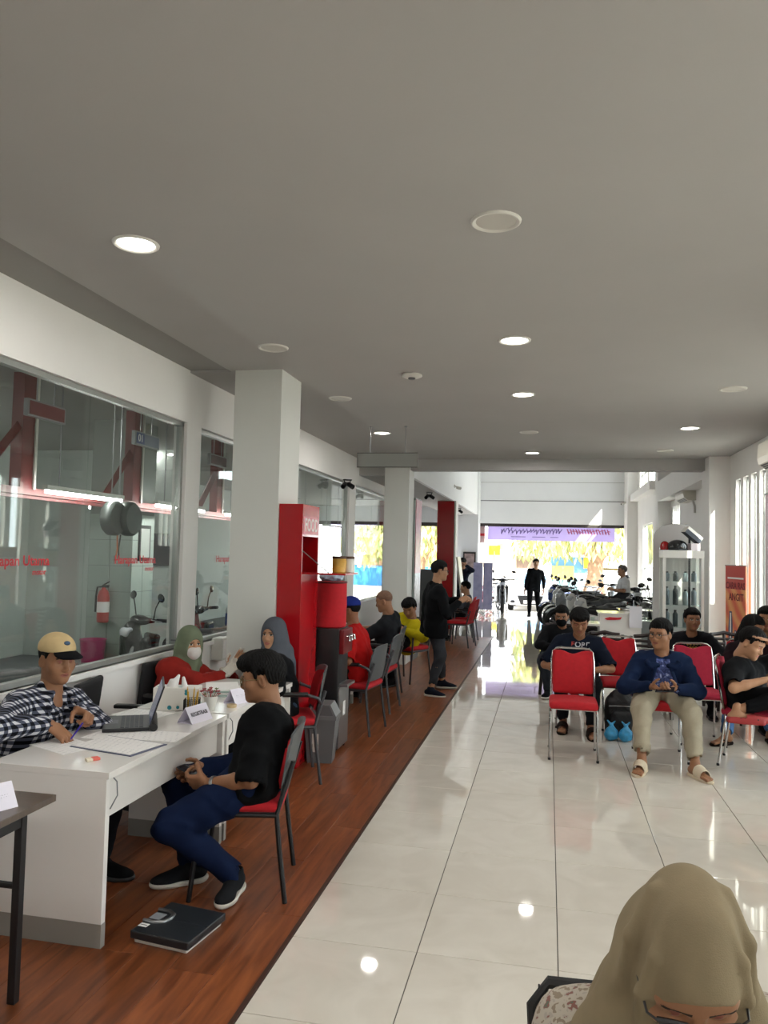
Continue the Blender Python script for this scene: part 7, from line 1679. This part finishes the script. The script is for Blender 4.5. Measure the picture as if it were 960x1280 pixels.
for q in (-1, 1):
    pts = [on_front(I, (0.130-0.078*v)*q, v, 0.003) for v in (0.10, 0.25, 0.4, 0.55, 0.7, 0.82)]
    MB().tube([tuple(p) for p in pts], [0.008, 0.009, 0.010, 0.012, 0.016, 0.018], 8).build('jacket_edge', cloth('blue_jacket', '#16233f'), I['t'])
    a, b, c = on_front(I, 0.045*q, 0.86, 0.006), on_front(I, 0.10*q, 0.80, 0.004), on_front(I, 0.135*q, 0.90, 0.004)
    sdf_obj('lapel', [C_(a, b, 0.016, 0.014, 0.02), C_(b, c, 0.014, 0.014, 0.02), C_(a, c, 0.016, 0.014, 0.02), C_(c, I['neck']+I['rt']*0.045*q-I['fw']*0.06+I['up']*0.02, 0.018, 0.022, 0.02)], cloth('blue_jacket', '#16233f'), I['t'], 0.007)
phone((0.955, 6.865, 0.655), (0.9, -0.3, 0.1), (0.0, -0.4, 0.9), 'phone in the hands of the man in blue jacket')
# man in black shirt with gold print
I = person('man in black shirt with gold print seated by the display cabinet', (1.62, 9.62), FB, (1.60, 9.42, 1.055), 0.55, (0.12, 0.05, 0), s=1.0, g=1.18, arms={'r': ((1.50, 9.2, 0.64), (-1, 0.4, -0.3)), 'l': ((1.74, 9.2, 0.64), (1, 0.4, -0.3))},
           legs={'r': ((1.50, 9.2, 0.09), (-0.2, -1, 1), FB), 'l': ((1.76, 9.2, 0.09), (0.2, -1, 1), FB)}, skin='tan', shirt=BLK2, trousers=BLK, shoe=SN_DARK, hair='short', group=GW)
def script_print(I, m, n=6, seed=4, w=0.10, up0=0.02):
    rnd = random.Random(seed); mb = MB()
    for row in range(2):
        x = -w if row == 0 else -w*0.6
        while x < (w if row == 0 else w*0.5):
            pts = [(x+0.012*u+0.008*math.sin(5*u), up0-0.045*row+0.014*math.sin(3.1*u+rnd.random()*3)) for u in range(4)]
            mb.tube([tuple(I['chest']+I['fw']*(0.118*I['g']-0.28*px*px*8)-I['rt']*px+I['up']*pz) for px, pz in pts], 0.0055, 5); x += 0.034
    return mb.build('gold_print', m, I['t'])
script_print(I, mat('gold_ink', '#b99232', 0.5), up0=0.07)
# person with long dark hair
I = person('person with long dark hair and maroon black top bending forward at the right', (1.97, 8.62), FB+0.5, (2.03, 8.52, 1.065), 0.55, (0.3, 0.35, 0), s=0.98, g=1.1, arms={'r': ((1.85, 8.2, 0.6), (-1, 0.4, -0.3)), 'l': ((2.15, 8.25, 0.6), (1, 0.3, -0.3))},
           legs={'r': ((1.66, 7.98, 0.10), (-0.4, -0.8, 1), FB-0.9), 'l': ((2.1, 8.2, 0.10), (0, -1, 1), FB)}, skin='tan', shirt=cloth('maroon_black', '#1d1014'), trousers=cloth('light_jeans', '#4d6f9c'), shoe=('flipflop', cloth('flipflop_dark', '#241d1a')), hair='long', sleeve='long', group=GW)
MB().add([tuple(I['chest']+I['fw']*0.125+I['rt']*x+I['up']*y) for x, y in ((0.05, 0.0), (0.11, 0.01), (0.11, 0.03), (0.05, 0.02))], [(0, 1, 2, 3)]).build('chest_mark', M_PAPER, I['t'])
# person at the right edge
I = person('person at the far right edge with only the face showing', (2.20, 9.0), FB-0.1, (2.222, 8.82, 1.135), 0.55, (-0.2, 0.1, 0), s=0.98, g=0.92, shoulder=0.155, lod='lo', arms={'r': ((2.12, 8.7, 0.62), (-0.6, 0.6, -0.3)), 'l': ((2.26, 8.7, 0.62), (0.1, 0.9, -0.3))},
           legs={'r': ((2.14, 8.6, 0.09), (0, -1, 1), FB), 'l': ((2.32, 8.6, 0.09), (0, -1, 1), FB)}, skin='tan', shirt=BLK2, trousers=DENIM, shoe=SN_DARK, hair='short', group=GW)
# man touching his head, legs crossed
I = person('man in black shirt touching his forehead, legs crossed in red clogs', (1.69, 7.26), FR_-0.62, (1.715, 7.26, 1.025), 0.555, (-0.05, 0.50, -0.1), s=1.05, g=1.18,
           arms={'r': ((1.735, 6.90, 0.775), (-0.8, -0.9, -0.5), 'relax', ((0.3, 0.3, -0.8), (1, 0.2, 0.1))), 'l': ((1.90, 7.22, 1.03), (0.6, 0.9, -0.6), 'flat', ((-0.5, -0.1, -0.9), (-0.85, -0.30, 0.35)))},
           legs={'r': ((1.52, 6.90, 0.52), (1, 0.25, 0.35), FR_-0.12), 'l': ((1.93, 6.93, 0.098), (0.8, -0.6, 1), FR_-0.5)}, skin='light', shirt=BLK, trousers=BLK, shoe=('bare',), hair='short', group=GW, cuff=0.80)
M_CLOG = mat('clog_red', '#9c2a2c', 0.5)
for k in 'rl':
    hj, kn, an, fy, ft = I['Lg'][k]
    Mf = Matrix.Translation(an) @ Euler((0, 0, fy)).to_matrix().to_4x4() @ Matrix.Scale(I['s'], 4)
    def clog_post(D, X, Y, Z):
        D = np.maximum(D, -0.098-Z); inn = sd_ell(X, Y, Z, (0, 0.06, -0.03), (0.038, 0.15, 0.044)); D = np.maximum(D, -inn)
        D = np.maximum(D, np.minimum(Z+0.048, 0.06-Y)); return D
    o = sdf_obj('clog', [E_((0, 0.085, -0.06), (0.056, 0.145, 0.052)), E_((0, 0.0, -0.075), (0.050, 0.085, 0.035)), B_((0, 0.06, -0.085), (0.048, 0.13, 0.014), None, 0.012)], M_CLOG, I['t'], 0.006, clog_post); o.matrix_local = Mf
    h_ = MB()
    for j in range(5): h_.lathe([(0.006, 0), (0.006, 0.004)], 8, M=rotm(y=PI/2, loc=(0.050, 0.02+0.03*j, -0.055)))
    h_.build('vent_holes', M_BLACKP, o)
# woman in the foreground with beige headscarf
I = person('woman in beige headscarf, glasses and floral top bowing her head in the foreground', (0.245, 1.66), FB+0.06, (0.215, 1.31, 1.118), 0.52, (0.02, 0.70, 0.03), s=0.97, g=1.05, arms={'r': ((0.08, 1.15, 0.68), (-1, 0.3, -0.4)), 'l': ((0.32, 1.15, 0.68), (1, 0.3, -0.4))},
           legs={'r': ((0.12, 1.1, 0.09), (0, -1, 1), FB), 'l': ((0.38, 1.1, 0.09), (0, -1, 1), FB)}, skin='tan', shirt=FLORAL, trousers=BLK2, shoe=SN_DARK, hair='none', sleeve='long', neck_open=False, shoulder=0.165)
def scarf_folds(I, P):
    a = I['sh']['r']; b = I['sh']['l']; f = I['fw']; u = I['up']; r = I['rt']; out = [E_(P(0, -0.03, 0.11), (0.035, 0.05, 0.035), I['Mh'], 0.05)]
    for q, e in ((1, a), (-1, b)):
        out += [C_(P(0.075*q, -0.01, -0.04), e-r*0.03*q+f*0.05+u*0.02, 0.030, 0.055, 0.03)]
        for pts, rad in ((((0.030, -0.01, 0.132), (0.068, 0.035, 0.085), (0.084, 0.055, 0.01), (0.080, 0.065, -0.07)), 0.009), (((0.055, -0.05, 0.115), (0.092, -0.01, 0.05), (0.104, 0.02, -0.04), (0.112, 0.03, -0.12)), 0.013)):
            for p0, p1 in zip(pts[:-1], pts[1:]): out.append(C_(P(p0[0]*q*0.92, p0[1], p0[2]), P(p1[0]*q*0.92, p1[1], p1[2]), rad, rad, 0.010))
    return out
add_hijab(I, cloth('beige_scarf', '#83765f', bump=0.12), 0.20, 0.10, (0.066, 0.086), wide=1.1, res=0.005, hw=0.82, extra_prims=scarf_folds)
add_glasses(I, M_BLACKP)
for q in (-1, 1): MB().tube([tuple(head_pt(I, p)) for p in ((0.008*q, 0.099, 0.006), (0.02*q, 0.0985, 0.016), (0.045*q, 0.096, 0.018), (0.060*q, 0.092, 0.012))], 0.0042, 6).build('glasses_brow', M_BLACKP, I['t'])
oc = thing('mesh_chair', 'black mesh backed chair under the woman in beige headscarf', 'chair', (0.215, 1.64, 0.012), FB+0.05)
MB().box(-0.22, 0.22, -0.2, 0.22, 0.42, 0.47, 0.02).build('seat', M_BLACKP, oc)
bk_ = MB().tube([(-0.22, -0.22, 0.50), (-0.225, -0.25, 0.70), (-0.19, -0.255, 0.75), (0.19, -0.255, 0.75), (0.225, -0.25, 0.70), (0.22, -0.22, 0.50)], 0.014, 8, closed=True).build('back_frame', M_BLACKP, oc)
ms = MB()
for i in range(27): x = -0.21+0.0162*i; ms.tube([(x, -0.23, 0.51), (x, -0.252, 0.745)], 0.0022, 4)
for j in range(14): zz = 0.515+0.0166*j; ms.tube([(-0.215, -0.235-0.02*(zz-0.5)/0.28, zz), (0.215, -0.235-0.02*(zz-0.5)/0.28, zz)], 0.0022, 4)
ms.build('mesh_back', M_BLACKP, bk_)
for sx in (-1, 1):
    for yy in (-0.2, 0.2): MB().tube([(0.2*sx, yy*0.9, 0.43), (0.22*sx, yy*1.1, 0)], 0.012, 8).build('leg', M_BLACKM, oc)
